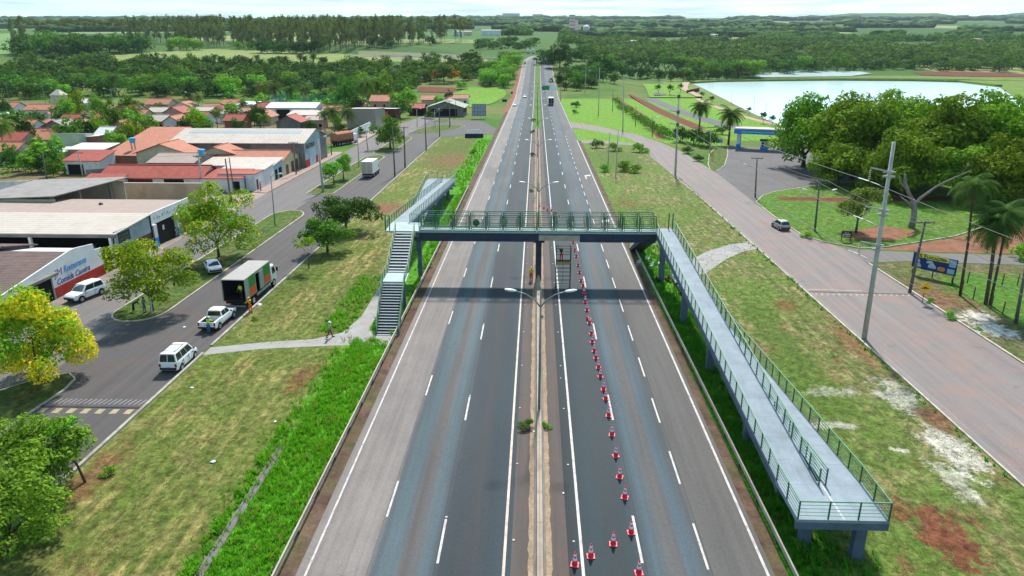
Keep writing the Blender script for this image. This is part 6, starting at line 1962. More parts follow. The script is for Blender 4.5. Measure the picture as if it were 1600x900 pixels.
for q in range(13): lt.box((13.63, -9.6 + q * .72 + rl.uniform(-.1, .1), 4.15 + rl.uniform(-.15, .15)), (.02, rl.uniform(.12, .4), rl.uniform(.06, .4)), rx=rl.uniform(-.5, .5))
lt.build('faded_lettering', plain('faded_blue_letters', (.30, .36, .46), .8, .2, .3), t)
MB().lathe([(.28, 4.6), (.34, 4.8), (.1, 4.95)], 8, (2, -3, 0)).build('roof_vent', M_BLACK, t)

t = empty('tall_shed', (-78.5, 111.5, 0), 0, 'tall shed with dark grey roof and open right side behind the dusty hall', 'shed')
thick([[(-9.5, -6, 5.0), (4.5, -6, 5.6), (8.5, 8.2, 6.2), (-8, 8.2, 5.6)]], .14).build('roof', SHEET_GREY, t)
mb = MB(); mb.span(-9, 4.2, -5.6, -5.4, 0, 5.0); mb.span(-9, -8.8, -5.4, 8, 0, 5.0); mb.span(-8.8, 7.6, 7.8, 8, 0, 5.6); mb.build('wall', W_CREAM, t)
for y in (-5.3, 0, 6.5): MB().span(4.4 + y * .18, 4.8 + y * .18, y - .2, y + .2, 0, 5.3).build('post', W_GREY, t)
building('low pale shed roof at the left picture edge beside the tall shed', -112, -88.5, 98, 108, 3.4, W_CREAM, ('shed', 'S', .6, .2, SHEET_PALEX), name='shed', cat='shed')

def wall_thing(pts, h, m, label, th=.2, cap=None, name='boundary_wall', cat='wall'):
    ox, oy = pts[0]
    mb = MB()
    for a, b in zip(pts, pts[1:]):
        mb.bar((a[0] - ox, a[1] - oy, h / 2), (b[0] - ox, b[1] - oy, h / 2), th, h)
    o = mb.build(name, m, None, loc=(ox, oy, 0))
    tag(o, label, cat)
    if cap:
        cm = MB()
        for a, b in zip(pts, pts[1:]): cm.bar((a[0] - ox, a[1] - oy, h + .05), (b[0] - ox, b[1] - oy, h + .05), th + .12, .1)
        cm.build('coping', cap, o)
    return o
wall_thing([(-81, 129.5), (-62.3, 129.5)], 3.3, W_BEIGE, 'tall beige wall behind the dusty roofed hall', cap=TRIM)
wall_thing([(-112, 133.5), (-82.5, 137.5)], 2.6, W_WHITE, 'white yard wall left of the red roofed row house')
wall_thing([(-57, 213.5), (-57.6, 250)], 3.2, W_WHITE, 'long white street wall below the beige hall')
wall_thing([(-97, 150), (-79, 163)], 2.4, W_GREY, 'grey yard wall in front of the big salmon roof')
wall_thing([(-127, 142), (-112.5, 136)], 2.2, W_BRICK, 'brick wall stretch left of the metal gate')
t = MB().span(-2.2, 2.2, -.06, .06, 0, 2.7).build('metal_gate', plain('grey_metal_gate', (.28, .34, .38), .6, .3, .2), None, loc=(-108, 134.2, 0), rz=R(8))
tag(t, 'grey metal gate in the yard wall at the dark leaning pole', 'gate')

# --- row house and shops along the street
O = lambda f, a, b, z0, z1, m, nm='window': (f, a, b, z0, z1, m, nm)
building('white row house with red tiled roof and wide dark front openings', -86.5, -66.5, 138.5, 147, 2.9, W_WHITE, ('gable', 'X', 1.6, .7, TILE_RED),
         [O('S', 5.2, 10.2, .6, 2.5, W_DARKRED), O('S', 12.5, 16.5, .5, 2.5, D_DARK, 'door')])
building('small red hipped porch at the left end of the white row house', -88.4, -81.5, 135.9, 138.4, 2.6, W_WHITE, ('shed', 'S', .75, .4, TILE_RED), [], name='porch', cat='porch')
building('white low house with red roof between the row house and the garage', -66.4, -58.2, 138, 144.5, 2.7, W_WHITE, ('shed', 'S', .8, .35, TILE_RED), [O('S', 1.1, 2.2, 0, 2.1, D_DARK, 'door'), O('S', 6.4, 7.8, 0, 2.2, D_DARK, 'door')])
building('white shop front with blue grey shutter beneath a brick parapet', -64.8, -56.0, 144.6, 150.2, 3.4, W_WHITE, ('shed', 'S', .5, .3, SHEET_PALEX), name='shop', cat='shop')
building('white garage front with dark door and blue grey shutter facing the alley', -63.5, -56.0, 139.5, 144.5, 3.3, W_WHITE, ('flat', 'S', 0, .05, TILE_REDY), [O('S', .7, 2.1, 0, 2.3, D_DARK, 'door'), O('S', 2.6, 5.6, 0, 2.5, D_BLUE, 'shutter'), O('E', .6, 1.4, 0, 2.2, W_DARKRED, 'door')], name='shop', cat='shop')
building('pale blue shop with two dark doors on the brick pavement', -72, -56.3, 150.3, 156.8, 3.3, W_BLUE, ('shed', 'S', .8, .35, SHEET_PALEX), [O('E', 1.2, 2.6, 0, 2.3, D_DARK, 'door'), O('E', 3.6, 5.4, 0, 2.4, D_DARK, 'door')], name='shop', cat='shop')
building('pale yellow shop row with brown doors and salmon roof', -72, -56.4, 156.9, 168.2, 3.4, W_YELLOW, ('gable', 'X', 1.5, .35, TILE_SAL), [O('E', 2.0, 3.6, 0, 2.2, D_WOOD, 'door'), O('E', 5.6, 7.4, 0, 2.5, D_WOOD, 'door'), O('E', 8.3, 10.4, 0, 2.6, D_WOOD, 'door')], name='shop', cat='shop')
building('beige sheet roofed shed behind the shops with a blue water tank', -82, -72.2, 148, 160, 4.2, W_GREY, ('gable', 'X', 1.2, .3, SHEET_PINK), name='shed', cat='shed')
building('cream gabled house with salmon roof before the long warehouse', -91, -79, 160, 168, 4.6, W_CREAM, ('gable', 'Y', 2.0, .7, TILE_SALY))
building('second gabled house with salmon roof right before the warehouse', -78.5, -67, 160.3, 167.3, 4.0, W_CREAM, ('gable', 'Y', 1.9, .6, TILE_SALY))
building('big house under a wide sloping salmon roof with brick side wall', -101.5, -91.3, 165, 188, 3.2, W_BRICK, ('shed', 'S', 4.2, .4, TILE_SAL))
tank(-96.5, 169, 4.6, 'blue water tank standing on the wide salmon roof')
tank(-72.5, 153, 4.9, 'blue water tank among the beige roofs behind the shops', .4)

# --- warehouse
t = empty('warehouse', (-70, 177.5, 0), 0, 'long warehouse with pale roof and grey blue lettered front', 'warehouse')
mb = MB()
prof = [(-9.3, 0), (9.3, 0), (9.3, 6.0), (0, 8.2), (-9.3, 6.0)]
mb.add([(-17, y, z) for y, z in prof] + [(15.1, y, z) for y, z in prof], [(0, 1, 2, 3, 4), (5, 9, 8, 7, 6)] + [(i, i + 5, (i + 1) % 5 + 5, (i + 1) % 5) for i in range(5)])
mb.build('wall', W_GREY, t)
thick([[(-17.4, -10, 6.0), (15.5, -10, 6.0), (15.5, 0, 8.4), (-17.4, 0, 8.4)], [(15.5, 10, 6.0), (-17.4, 10, 6.0), (-17.4, 0, 8.4), (15.5, 0, 8.4)]], .13).build('roof', SHEET_PALEX, t)
thick([[(-15, -3.4, 7.63), (12.5, -3.4, 7.63), (12.5, -1.4, 8.11), (-15, -1.4, 8.11)]], .035).build('skylight', plain('skylight_sheet', (.34, .37, .38), .4, .4, .1), t)
mb = MB(); mb.add([(15.11, y, z) for y, z in [(-9.25, 1.9), (3.4, 1.9), (3.4, 7.3), (0, 8.1), (-9.25, 5.95)]] + [(15.22, y, z) for y, z in [(-9.25, 1.9), (3.4, 1.9), (3.4, 7.3), (0, 8.1), (-9.25, 5.95)]], [(0, 1, 2, 3, 4), (9, 8, 7, 6, 5)] + [(i, i + 5, (i + 1) % 5 + 5, (i + 1) % 5) for i in range(5)])
mb.build('facade', W_GBLUE, t)
MB().span(15.11, 15.25, -9.25, 3.4, 0, 1.895).build('dado', W_REDDADO, t)
MB().span(15.225, 15.28, -8.6, -1.2, 4.35, 5.7).build('sign_board', plain('sign_grey', (.22, .26, .28), .6), t)
text_on(t, 'ELETRO', 1.25, M_BLACK, (15.285, -8.4, 4.55), ERot, 6.9, 0, .05)
MB().span(15.225, 15.27, -6.2, -1.4, 0.0, 4.2).build('shutter', W_BLUE, t)
for y in (.6, 2.6): MB().span(15.23, 15.30, y - .1, y + .1, 0, 5.5).build('pilaster', W_WHITE, t)

def hpx(label, xl, xr, yb, h, depth, wall, roof, ops=(), rz=0, name='house', cat='house', group=None):
    (ax, ay), (bx, by) = PT(xl, yb), PT(xr, yb)
    y = (ay + by) / 2
    return building(label, min(ax, bx), max(ax, bx), y, y + depth, h, wall, roof, ops, rz, name, cat, group, z=gz((ax + bx) / 2, y))
win = lambda w_, k=2: [O('S', w_ * (i + .5) / k - .55, w_ * (i + .5) / k + .55, .9, 2.1, D_DARK) for i in range(k)]
hpx('small house with red roof and dark carport behind the pale pole', 103, 160, 273, 3.0, 6.5, W_WHITE, ('shed', 'S', 1.5, .4, TILE_RED), [O('S', .6, 4.2, 0, 2.3, D_DARK, 'carport_shade_panel')])
hpx('long low house with whitish sheet roofs above the carport house', 46, 104, 258, 3.0, 6, W_PINK, ('shed', 'S', .5, .2, SHEET_WHITE), win(8))
hpx('low house with whitish roof right of the long pale roofed one', 106, 168, 256, 3.4, 7, W_PINK, ('shed', 'S', .7, .2, SHEET_WHITE), win(8))
hpx('house with pale green side wall and white sheet roof', 84, 128, 238, 4.2, 7, W_GREENW, ('shed', 'N', .8, .2, SHEET_WHITE), [])
hpx('brick house stub right of the pale green wall', 130, 156, 236, 3.6, 5, W_BRICK, ('shed', 'W', .4, .2, SHEET_WHITE), win(5, 1))
hpx('low house with salmon roof left of the pale green walled house', 48, 84, 226, 3.0, 6, W_BRICK, ('gable', 'X', 1.2, .4, TILE_SAL), win(6))
hpx('grey gabled house with half salmon half grey roof in the left village', 68, 108, 217, 3.6, 8, W_GREY, ('gable', 'Y', 2.0, .5, SHEET_GREY), win(7))
hpx('long salmon roof house right of the grey gabled one', 108, 147, 214, 3.4, 9, W_WHITE, ('shed', 'E', 1.3, .4, TILE_SALY), win(8))
hpx('small salmon roofed house behind the grey gabled house', 62, 86, 209, 3.0, 7, W_WHITE, ('hip', 'X', 1.4, .4, TILE_SAL))
hpx('farther house with long salmon roof at the left among dark trees', 40, 86, 184, 3.2, 9, W_WHITE, ('gable', 'X', 1.8, .5, TILE_SAL), win(12, 3))
hpx('small salmon gable house just in front of the long salmon roof', 68, 86, 193, 2.8, 6, W_WHITE, ('gable', 'Y', 1.3, .4, TILE_SALY))
hpx('house with red roof at the left picture edge', -14, 20, 203, 3.0, 8, W_WHITE, ('gable', 'X', 1.6, .4, TILE_RED), win(8))
hpx('white sheet roofed house at the left edge above the red roof', -16, 12, 194, 3.0, 8, W_WHITE, ('shed', 'S', .8, .3, SHEET_WHITE))
hpx('tall cream house with peaked roof among the dark trees', 82, 97, 170, 6.0, 6, W_CREAM, ('hip', 'X', 2.6, .3, SHEET_PALEX))
hpx('salmon roofed house far behind the bushy village trees', 229, 264, 175, 3.4, 9, W_CREAM, ('gable', 'X', 2.0, .5, TILE_SAL), win(9))
hpx('house with red double roof and pale wall left of the salmon gable', 232, 258, 188, 3.2, 8, W_WHITE, ('gable', 'X', 1.5, .4, SHEET_PALEX), win(6))
hpx('red gabled house above the small salmon gable roof', 257, 287, 190, 3.4, 9, W_PINK, ('gable', 'Y', 2.0, .5, TILE_REDY), win(7))
hpx('white walled house with salmon gable behind the big salmon roof', 257, 283, 207, 3.6, 8, W_WHITE, ('gable', 'Y', 1.8, .6, TILE_SALY), win(6))
hpx('green walled lean to beside the white house with salmon gable', 284, 300, 208, 3.0, 7, plain('green_wall', (.05, .17, .07), .85), ('shed', 'E', .8, .4, TILE_SAL))
hpx('pink house among bushes left of the grey roof', 305, 330, 187, 3.2, 8, W_PINK, ('gable', 'X', 1.4, .4, SHEET_PALEX), win(7))
hpx('small white house with red roof among the bushes', 331, 350, 184, 3.2, 7, W_WHITE, ('hip', 'X', 1.5, .4, TILE_RED))
hpx('grey sheet roofed shed behind the long warehouse', 338, 374, 193, 3.4, 9, W_WHITE, ('shed', 'S', .8, .3, SHEET_GREY), name='shed', cat='shed')
hpx('brown red roofed house right behind the long warehouse', 352, 380, 204, 3.4, 8, W_BRICK, ('gable', 'X', 1.8, .5, TILE_RED))
hpx('white roofed shed at the dark round trees', 371, 397, 177, 3.6, 10, W_WHITE, ('shed', 'S', .8, .3, SHEET_WHITE), name='shed', cat='shed')
hpx('small salmon roofed house below the white roofed shed', 376, 396, 187, 3.0, 7, W_WHITE, ('gable', 'X', 1.4, .4, TILE_SAL))
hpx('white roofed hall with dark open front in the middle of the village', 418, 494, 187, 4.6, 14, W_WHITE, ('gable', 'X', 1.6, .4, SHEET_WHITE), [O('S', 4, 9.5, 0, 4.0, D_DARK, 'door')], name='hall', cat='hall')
hpx('lower beige roofed annex before the white roofed hall', 450, 503, 194, 3.2, 8, W_BLUE, ('shed', 'S', 1.2, .3, SHEET_PALEX), win(10, 3), name='hall', cat='hall')
hpx('grey gabled house with bright red roof behind the warehouse ridge', 433, 470, 207, 3.4, 9, W_GREY, ('gable', 'Y', 2.0, .5, TILE_REDY))
hpx('pink low house left of the three coconut palms', 472, 503, 203, 3.2, 8, W_PINK, ('shed', 'S', .8, .3, SHEET_PINK), win(8, 3))
t = hpx('beige hall with blank taupe side wall by the white street wall', 543, 588, 203, 6.2, 16, W_TAUPE, ('shed', 'N', .9, .3, SHEET_PALEX), [], name='hall', cat='hall')
hpx('red fronted shop with white roof right of the beige hall', 592, 618, 192, 4.6, 10, W_DARKRED, ('shed', 'N', .6, .3, SHEET_WHITE), [O('S', 1.0, 3.6, 1.6, 4.2, plain('red_sign', (.42, .09, .075), .6), 'sign_board'), O('S', 4.4, 6.8, 0, 2.4, D_DARK, 'door')], name='shop', cat='shop')
hpx('house with bright salmon roof between palms and big round tree', 579, 608, 170, 3.6, 11, W_PINK, ('gable', 'X', 2.4, .6, TILE_SAL), win(9))
hpx('small salmon roof below the tall palms', 550, 568, 175, 3.0, 8, W_PINK, ('hip', 'X', 1.4, .4, TILE_SAL))
hpx('dark red house with open porch left of the grey roofed hall', 640, 662, 181, 3.2, 9, W_DARKRED, ('gable', 'X', 1.5, .5, TILE_RED), [O('S', 2, 6, 0, 2.3, D_DARK, 'porch_shade_panel')])
hpx('salmon roofed house behind the grey roofed hall', 659, 678, 167, 3.4, 10, W_CREAM, ('gable', 'X', 1.8, .5, TILE_SAL))
hpx('long salmon roof house behind the hall towards the hoarding', 696, 731, 164, 3.2, 9, W_WHITE, ('gable', 'X', 1.6, .5, TILE_SAL), win(12, 3))
hpx('grey roofed hall with dark open sides at the traffic island', 668, 724, 182.5, 3.8, 17, W_GREY, ('gable', 'Y', 2.4, .9, SHEET_GREEN), [O('S', .8, 12.5, .2, 3.2, D_DARK, 'side_shade_panel'), O('E', 1, 15, 1.2, 3.0, D_DARK, 'side_shade_panel')], name='hall', cat='hall')

for (xl, xr, yb, m, k, lab) in ((24, 50, 214, TILE_SAL, 'X', 'salmon roofed house left of the grey gabled house near the edge'), (150, 176, 200, TILE_RED, 'X', 'red roofed house half hidden behind the village trees left of the big salmon roof'), (196, 226, 194, TILE_SAL, 'X', 'salmon roofed house among trees above the big salmon roof'), (400, 424, 196, TILE_SALY, 'Y', 'salmon gabled house left of the white roofed hall'), (505, 532, 186, TILE_SAL, 'X', 'salmon roofed house behind the three coconut palms'),
    (300, 322, 198, TILE_RED, 'X', 'red roofed house behind the left end of the warehouse'), (120, 146, 172, SHEET_WHITE, 'X', 'white roofed house deep among the left village trees'), (348, 372, 174, TILE_SAL, 'X', 'salmon roofed house at the back edge of the village'), (-20, 26, 258, TILE_SAL, 'X', 'salmon roofed yard house at the left edge behind the brick wall'), (270, 300, 178, TILE_SALY, 'Y', 'salmon gabled house beyond the red double roofs'), (614, 634, 176, TILE_RED, 'X', 'red roofed house behind the broad tree at the junction'),
    (4, 36, 238, TILE_RED, 'X', 'red roofed house at the left edge below the dark trees'), (150, 174, 228, SHEET_WHITE, 'X', 'white roofed house left of the big salmon roof'), (58, 82, 236, TILE_SAL, 'X', 'salmon roofed house before the pale green side wall at its left'), (96, 120, 203, TILE_RED, 'X', 'red roofed house right behind the grey gabled house'), (176, 204, 214, TILE_SALY, 'Y', 'salmon gabled house just behind the big salmon roof'), (186, 214, 184, TILE_RED, 'X', 'red roofed house at the back of the left village'),
    (318, 340, 182, TILE_SAL, 'X', 'salmon roofed house beside the small white red roofed one'), (236, 258, 204, SHEET_PALE, 'X', 'pale sheet roofed house right above the big salmon roof'), (-6, 24, 180, TILE_SAL, 'X', 'far salmon roofed house at the left edge'), (400, 418, 180, TILE_RED, 'X', 'red roofed house left of the white roofed hall at the back')):
    hpx(lab, xl, xr, yb, 3.2, 8, [W_WHITE, W_CREAM, W_PINK][xl % 3], ('gable', k, 1.8, .5, m), win(5))
# sports court fence in the village
fx, fy = P(470, 168)
t = empty('court_fence', (fx, fy, 0), 0, 'tall green mesh fence round the sports court', 'fence')
net = NT('green_net'); net.out((.08, .30, .18), .7, .2)
tr = net.new('ShaderNodeBsdfTransparent'); ms = net.new('ShaderNodeMixShader'); ms.inputs[0].default_value = .62
net.l.new(net.b.outputs[0], ms.inputs[1]); net.l.new(tr.outputs[0], ms.inputs[2]); net.l.new(ms.outputs[0], net.n['Material Output'].inputs['Surface'])
MB().span(-14, 22, -.02, .02, 0, 6).span(-14, -13.96, 0.02, 26, 0, 6).build('net', net.m, t)
pme = MB().span(-.07, .07, -.07, .07, 0, 6.3).mesh('post', M_POLEDARK)
for k in range(10): link('post', pme, t, (-14 + k * 4, 0, 0))
wall_thing([P(408, 175), P(445, 166)], 4.2, plain('pale_panel_wall', (.42, .44, .48), .8), 'pale panelled wall left of the sports court')

# blue and white gateway
t = empty('gateway', (63.8, 206.5, 0), R(-20), 'blue and white gateway canopy with a pale roof at the forecourt', 'gateway')
mb = MB()
for x in (-6.0, 6.0):
    for y in (-1.6, 1.6): mb.span(x - .45, x + .45, y - .35, y + .35, 1.4, 4.4)
mb.build('pillar', W_WHITE, t)
mb = MB()
for x in (-6.0, 6.0):
    for y in (-1.6, 1.6): mb.span(x - .5, x + .5, y - .4, y + .4, 0, 1.398)
mb.build('pillar_foot', D_BRIGHTBLUE, t)
mb = MB(); mb.span(-7.3, 7.3, -2.9, -2.65, 4.4, 5.6); mb.span(-7.3, 7.3, 2.65, 2.9, 4.4, 5.6); mb.span(-7.3, -7.05, -2.648, 2.648, 4.4, 5.6); mb.span(7.05, 7.3, -2.648, 2.648, 4.4, 5.6)
mb.build('fascia', D_BRIGHTBLUE, t)
MB().span(-7.2, 7.2, -2.8, 2.8, 5.61, 5.9).build('roof', SHEET_PALEX, t)
MB().span(-5.4, 5.4, -2.92, -2.905, 4.75, 5.2).build('lettering_band', plain('pale_blue_band', (.22, .48, .80), .6, .3, .35, 3), t)
t = empty('guard_booth', (64.2, 204.2, 0), R(-20), 'small blue and white guard booth under the gateway canopy', 'booth')
MB().span(-1.0, 1.0, -1.0, 1.0, 1.0, 2.7).build('wall', W_WHITE, t); MB().span(-1.02, 1.02, -1.02, 1.02, 0, .998).build('dado', D_BRIGHTBLUE, t)
MB().span(-1.3, 1.3, -1.3, 1.3, 2.7, 3.0).build('roof', M_BLACK, t)
for x0, x1 in ((-.7, -.1), (.2, .75)): MB().span(x0, x1, -1.03, -1.0, 1.1, 2.3).build('window', D_DARK, t)

# mill on the horizon road
mx, my = PT(897, 55)
mz = gz(mx, my)
s = my / 1109 * 1.0
t = empty('grain_mill', (mx, my, mz), 0, 'tall pinkish grain mill tower with long low halls on the horizon', 'mill')
M_MILL = plain('mill_wall', (.72, .52, .48), .8, .2, .12, .1)
M_MILL2 = plain('mill_band', (.30, .19, .18), .8, .2, .12, .1)
mb = MB(); mb.span(-7 * s, 0.5 * s, -8, 8, 0, 27 * s); mb.span(.5 * s, 5 * s, -8, 8, 0, 20 * s); mb.span(5 * s, 9.5 * s, -8, 8, 0, 13 * s)
mb.build('tower', M_MILL, t)
mb = MB()
for k in range(5): mb.span(-7.2 * s, .6 * s, -8.4, -8.0, (4 + k * 4.6) * s, (5.2 + k * 4.6) * s)
mb.build('floor_band', M_MILL2, t)
MB().span(-7.5 * s, 1 * s, -8.5, 8.5, 27 * s, 28 * s).build('roof', M_MILL2, t)
for a, b, h_, m in ((-33, -14, 5, W_PINK), (-30, -16, 8, W_WHITE), (-13, 10, 4, M_MILL)): MB().span(a * s, b * s, -30 + h_, -12, 0, h_ * s).build('hall', m, t)
x, y = PT(916, 54)
t = empty('grain_silo', (x, y, gz(x, y)), 0, 'grey grain silo with conical roof right of the mill tower', 'silo')
s = y / 1109
MB().lathe([(4.6 * s, 0), (4.6 * s, 11 * s)], 20).build('body', plain('silo_steel', (.33, .37, .42), .5, .4, .15, .1), t, smooth_=True)
MB().lathe([(4.8 * s, 11 * s), (.8 * s, 13.6 * s), (.7 * s, 14.2 * s), (0, 14.3 * s)], 20).build('roof', W_WHITE, t)
for (xl, xr, yb, h_, wl, lab) in ((752, 782, 56, 9, W_WHITE, 'pale industrial hall left of the highway bend on the horizon'), (783, 797, 55, 8, W_WHITE, 'smaller pale industrial hall right beside the larger one on the horizon'), (708, 722, 57, 8, W_WHITE, 'pale hall half hidden by the last eucalyptus trees'), (724, 736, 56, 7, W_CREAM, 'cream hall behind the last eucalyptus trees'),
    (785, 812, 28, 40, W_BLUE, 'pale blue industrial block on the horizon left of the mill'), (832, 848, 29, 34, W_CREAM, 'beige block on the horizon left of the mill tower'), (966, 982, 72, 7, W_PINK, 'pink walled house among the trees right of the mill'), (984, 994, 71, 7, W_CREAM, 'cream house beside the pink walled one among trees'), (996, 1012, 73, 6, W_WHITE, 'long white shed among the trees right of the mill'),
    (1113, 1121, 67, 14, W_WHITE, 'small white tower like house in the far woods on the right'), (1529, 1536, 67, 6, TILE_SAL, 'tiny orange roofed house far right beneath a big tree')):
    x0, y0 = PT(xl, yb); x1, _ = PT(xr, yb)
    building(lab, x0, x1, y0, y0 + 22, h_, wl, ('shed', 'S', 1.5, .5, SHEET_PALEX), win(abs(x1 - x0), 3), name='hall', cat='building', z=gz(x0, y0))

# paddock fence and barbed wire
def post_fence(pts, h, label, name='paddock_fence', r=.07):
    ox, oy = pts[0]
    t = empty(name, (ox, oy, 0), 0, label, 'fence')
    pme = MB().tube([(0, 0, -.1), (.02, 0, h)], r, 6).mesh('post', M_WOOD)
    for x, y in pts: link('post', pme, t, (x - ox, y - oy, 0))
    w = MB()
    for z in (.45, .8, 1.15):
        for a, b in zip(pts, pts[1:]): w.bar((a[0] - ox, a[1] - oy, z), (b[0] - ox, b[1] - oy, z), .014)
    w.build('wire', M_WIRE, t)
post_fence([P(*p) for p in [(1487, 447), (1502, 457), (1520, 468), (1548, 482), (1566, 492), (1585, 503), (1612, 522)]], 1.5, 'dark post and wire fence running along the near side of the paddock')
post_fence([P(*p) for p in [(1487, 447), (1511, 443), (1565, 447), (1589, 447), (1640, 450)]], 1.5, 'dark post and wire fence along the far side of the paddock')
# retaining wall at the lake, little bush fence of the park
wall_thing([P(1073, 147), P(1092, 143)], 2.4, W_DARKRED, 'dark red retaining wall at the lake end of the path', .5)
# ------------------------------------------------------------------ vegetation
M_BARK = plain('bark', (.11, .085, .065), .95, .1, .35, 2)
M_BARKPALE = plain('pale_bark', (.30, .27, .23), .95, .1, .25, 2)
M_DEADWOOD = plain('grey_dead_wood', (.24, .22, .20), .95, .1, .35, 1.5)
L_MID = leaf_mat('leaf_mid_green', (.048, .125, .012), (.095, .205, .020), None, .24)
L_DARK = leaf_mat('leaf_dark_green', (.024, .075, .012), (.050, .120, .016), (.085, .175, .022), .18)
L_LIME = leaf_mat('leaf_lime_green', (.12, .27, .012), (.20, .36, .02), (.27, .40, .025), .35)
L_BRIGHT = leaf_mat('leaf_bright_green', (.075, .24, .016), (.15, .36, .028), (.27, .46, .045), .25)
L_YELLOW = leaf_mat('yellow_blossom', (.66, .50, .010), (.80, .62, .02), (.86, .70, .05), .35, obj_var=.03)
L_OLIVE = leaf_mat('leaf_olive', (.075, .095, .022), (.12, .14, .035), None, .3)
L_MANGO = leaf_mat('leaf_mango', (.045, .115, .008), (.14, .25, .013), (.24, .36, .018), .2, .5)
L_FEATHER = leaf_mat('leaf_feathery', (.030, .125, .020), (.065, .195, .030), None, .22, .5)
L_EUC = leaf_mat('leaf_eucalyptus', (.075, .115, .035), (.135, .175, .055), (.18, .21, .08), .35, .3)
L_PALM = leaf_mat('palm_leaf', (.030, .080, .016), (.065, .125, .024), (.10, .16, .035), .3)
L_PALMY = leaf_mat('palm_leaf_yellowish', (.09, .14, .022), (.14, .18, .035), None, .3)
L_DRYFROND = leaf_mat('dry_frond', (.16, .10, .06), (.24, .16, .09), None, .2)
L_FLAME = leaf_mat('flame_blossom', (.36, .075, .02), (.46, .11, .02), None, .3)
L_FAR = leaf_mat('leaf_far_green', (.040, .105, .014), (.095, .185, .025), (.14, .24, .03), .2, .05)
L_FARD = leaf_mat('leaf_far_dark', (.028, .078, .014), (.055, .12, .020), None, .2, .05)

def lobed(seed, Rx, Rz, n, lobe=.42, flat_bottom=.75):
    """lobes of an uneven crown about the origin of its centre"""
    r = np.random.RandomState(seed)
    L = []
    for k in range(n):
        d = r.normal(size=3); d /= np.linalg.norm(d)
        if d[2] < -flat_bottom: d[2] *= -.4
        q = r.uniform(.5, .98)
        s = lobe * r.uniform(.7, 1.25)
        L.append((d[0] * Rx * q, d[1] * Rx * q, d[2] * Rz * q, Rx * s, Rx * s, Rz * s * .9))
    L.append((0, 0, 0, Rx * .5, Rx * .5, Rz * .5))
    return np.array(L)

def leaves(L, n, leaf, seed, cz, up=.7, droop=0.0, keep=None):
    r = np.random.RandomState(seed)
    vol = (L[:, 3] * L[:, 5]); pick = r.choice(len(L), n, p=vol / vol.sum())
    d = r.normal(size=(n, 3)); d /= np.linalg.norm(d, axis=1)[:, None]
    d[:, 2] = np.where((d[:, 2] < -.8), -d[:, 2] * .8, d[:, 2])
    rad = (.55 + .5 * r.rand(n) ** .5)[:, None]
    c = L[pick]
    p = c[:, :3] + d * rad * c[:, 3:] + r.normal(size=(n, 3)) * leaf * .3
    nrm = d + r.normal(size=(n, 3)) * .55 + np.array([0, 0, up])
    nrm /= np.linalg.norm(nrm, axis=1)[:, None]
    a = r.normal(size=(n, 3)); a -= nrm * (a * nrm).sum(1)[:, None]; a /= np.linalg.norm(a, axis=1)[:, None]
    a[:, 2] -= droop; a /= np.linalg.norm(a, axis=1)[:, None]
    b = np.cross(nrm, a)
    s = leaf * (r.uniform(.42, 1.3, n) + (r.rand(n) < .08) * .5)[:, None]
    p = p + np.array([0, 0, cz])
    q = np.stack([p - a * s * .62, p + b * s * .36 - a * s * .05, p + a * s * .62, p - b * s * .36 + a * s * .05], 1).reshape(-1, 3)
    return q

def quad_idx(nq): return np.arange(nq * 4).reshape(nq, 4)

def trunk_mb(h, r, seed, spread=1.5, limbs=5, fork=.55, lean=(0, 0)):
    rr = random.Random(seed)
    mb = MB()
    top = Vector((lean[0], lean[1], h * fork))
    mb.tube([(0, 0, -.15), (lean[0] * .4, lean[1] * .4, h * fork * .5), top], [r * 1.35, r, r * .8], 8)
    for k in range(limbs):
        a = 2 * math.pi * (k + rr.random() * .6) / limbs
        e = top + Vector((math.cos(a) * spread * rr.uniform(.6, 1), math.sin(a) * spread * rr.uniform(.6, 1), h * (1 - fork) * rr.uniform(.45, .9)))
        m = top.lerp(e, .5) + Vector((0, 0, -h * .03))
        mb.tube([top - Vector((0, 0, r * .4)), m, e], [r * .62, r * .4, r * .14], 6)
    return mb

def make_tree(h, Rx, seed, leafm, leaf, n, bark=M_BARK, nl=16, squash=.75, lift=None, r=.16, flowers=None, fl_n=0, fork=.45, lobe=.42, limbs=5, droop=0.0, lean=(0, 0)):
    """tapered trunk with limbs and a crown of leaf-sized faces; h is the height of the crown's top"""
    Rz = Rx * squash
    cz = lift if lift is not None else h - Rz * 1.05
    t = empty('tree', (0, 0, 0))
    trunk_mb(cz + Rz * .2, r, seed, Rx * .65, limbs, fork, lean).build('trunk', bark, t, smooth_=True)
    L = lobed(seed, Rx, Rz, nl, lobe)
    v = leaves(L, n, leaf, seed + 1, cz, droop=droop)
    v[:, 0] += lean[0]; v[:, 1] += lean[1]
    link('crown', np_mesh('crown', v, quad_idx(n), leafm), t)
    if flowers:
        L2 = L[:-1][::2].copy(); L2[:, 3:] *= 1.12; L2[:, 2] -= Rz * .08
        v = leaves(L2, fl_n, leaf * .95, seed + 7, cz, droop=.5)
        v[:, 0] += lean[0]; v[:, 1] += lean[1]
        link('blossom', np_mesh('blossom', v, quad_idx(fl_n), flowers), t)
    return t

def place(proto, x, y, s, rz, label, cat='tree', group=None, name=None, first=set(), sz=None, z=None):
    if proto.as_pointer() not in first:
        first.add(proto.as_pointer()); o = proto
    else:
        o = copy_tree(proto)
    if name: o.name = name
    o.location = (x, y, (gz(x, y) if z is None else z))
    o.rotation_euler = (0, 0, rz)
    o.scale = (s, s, s * (sz or 1))
    for k in ('label', 'group'):
        if k in o: del o[k]
    return tag(o, label, cat, group)
rv_ = random.Random(11)

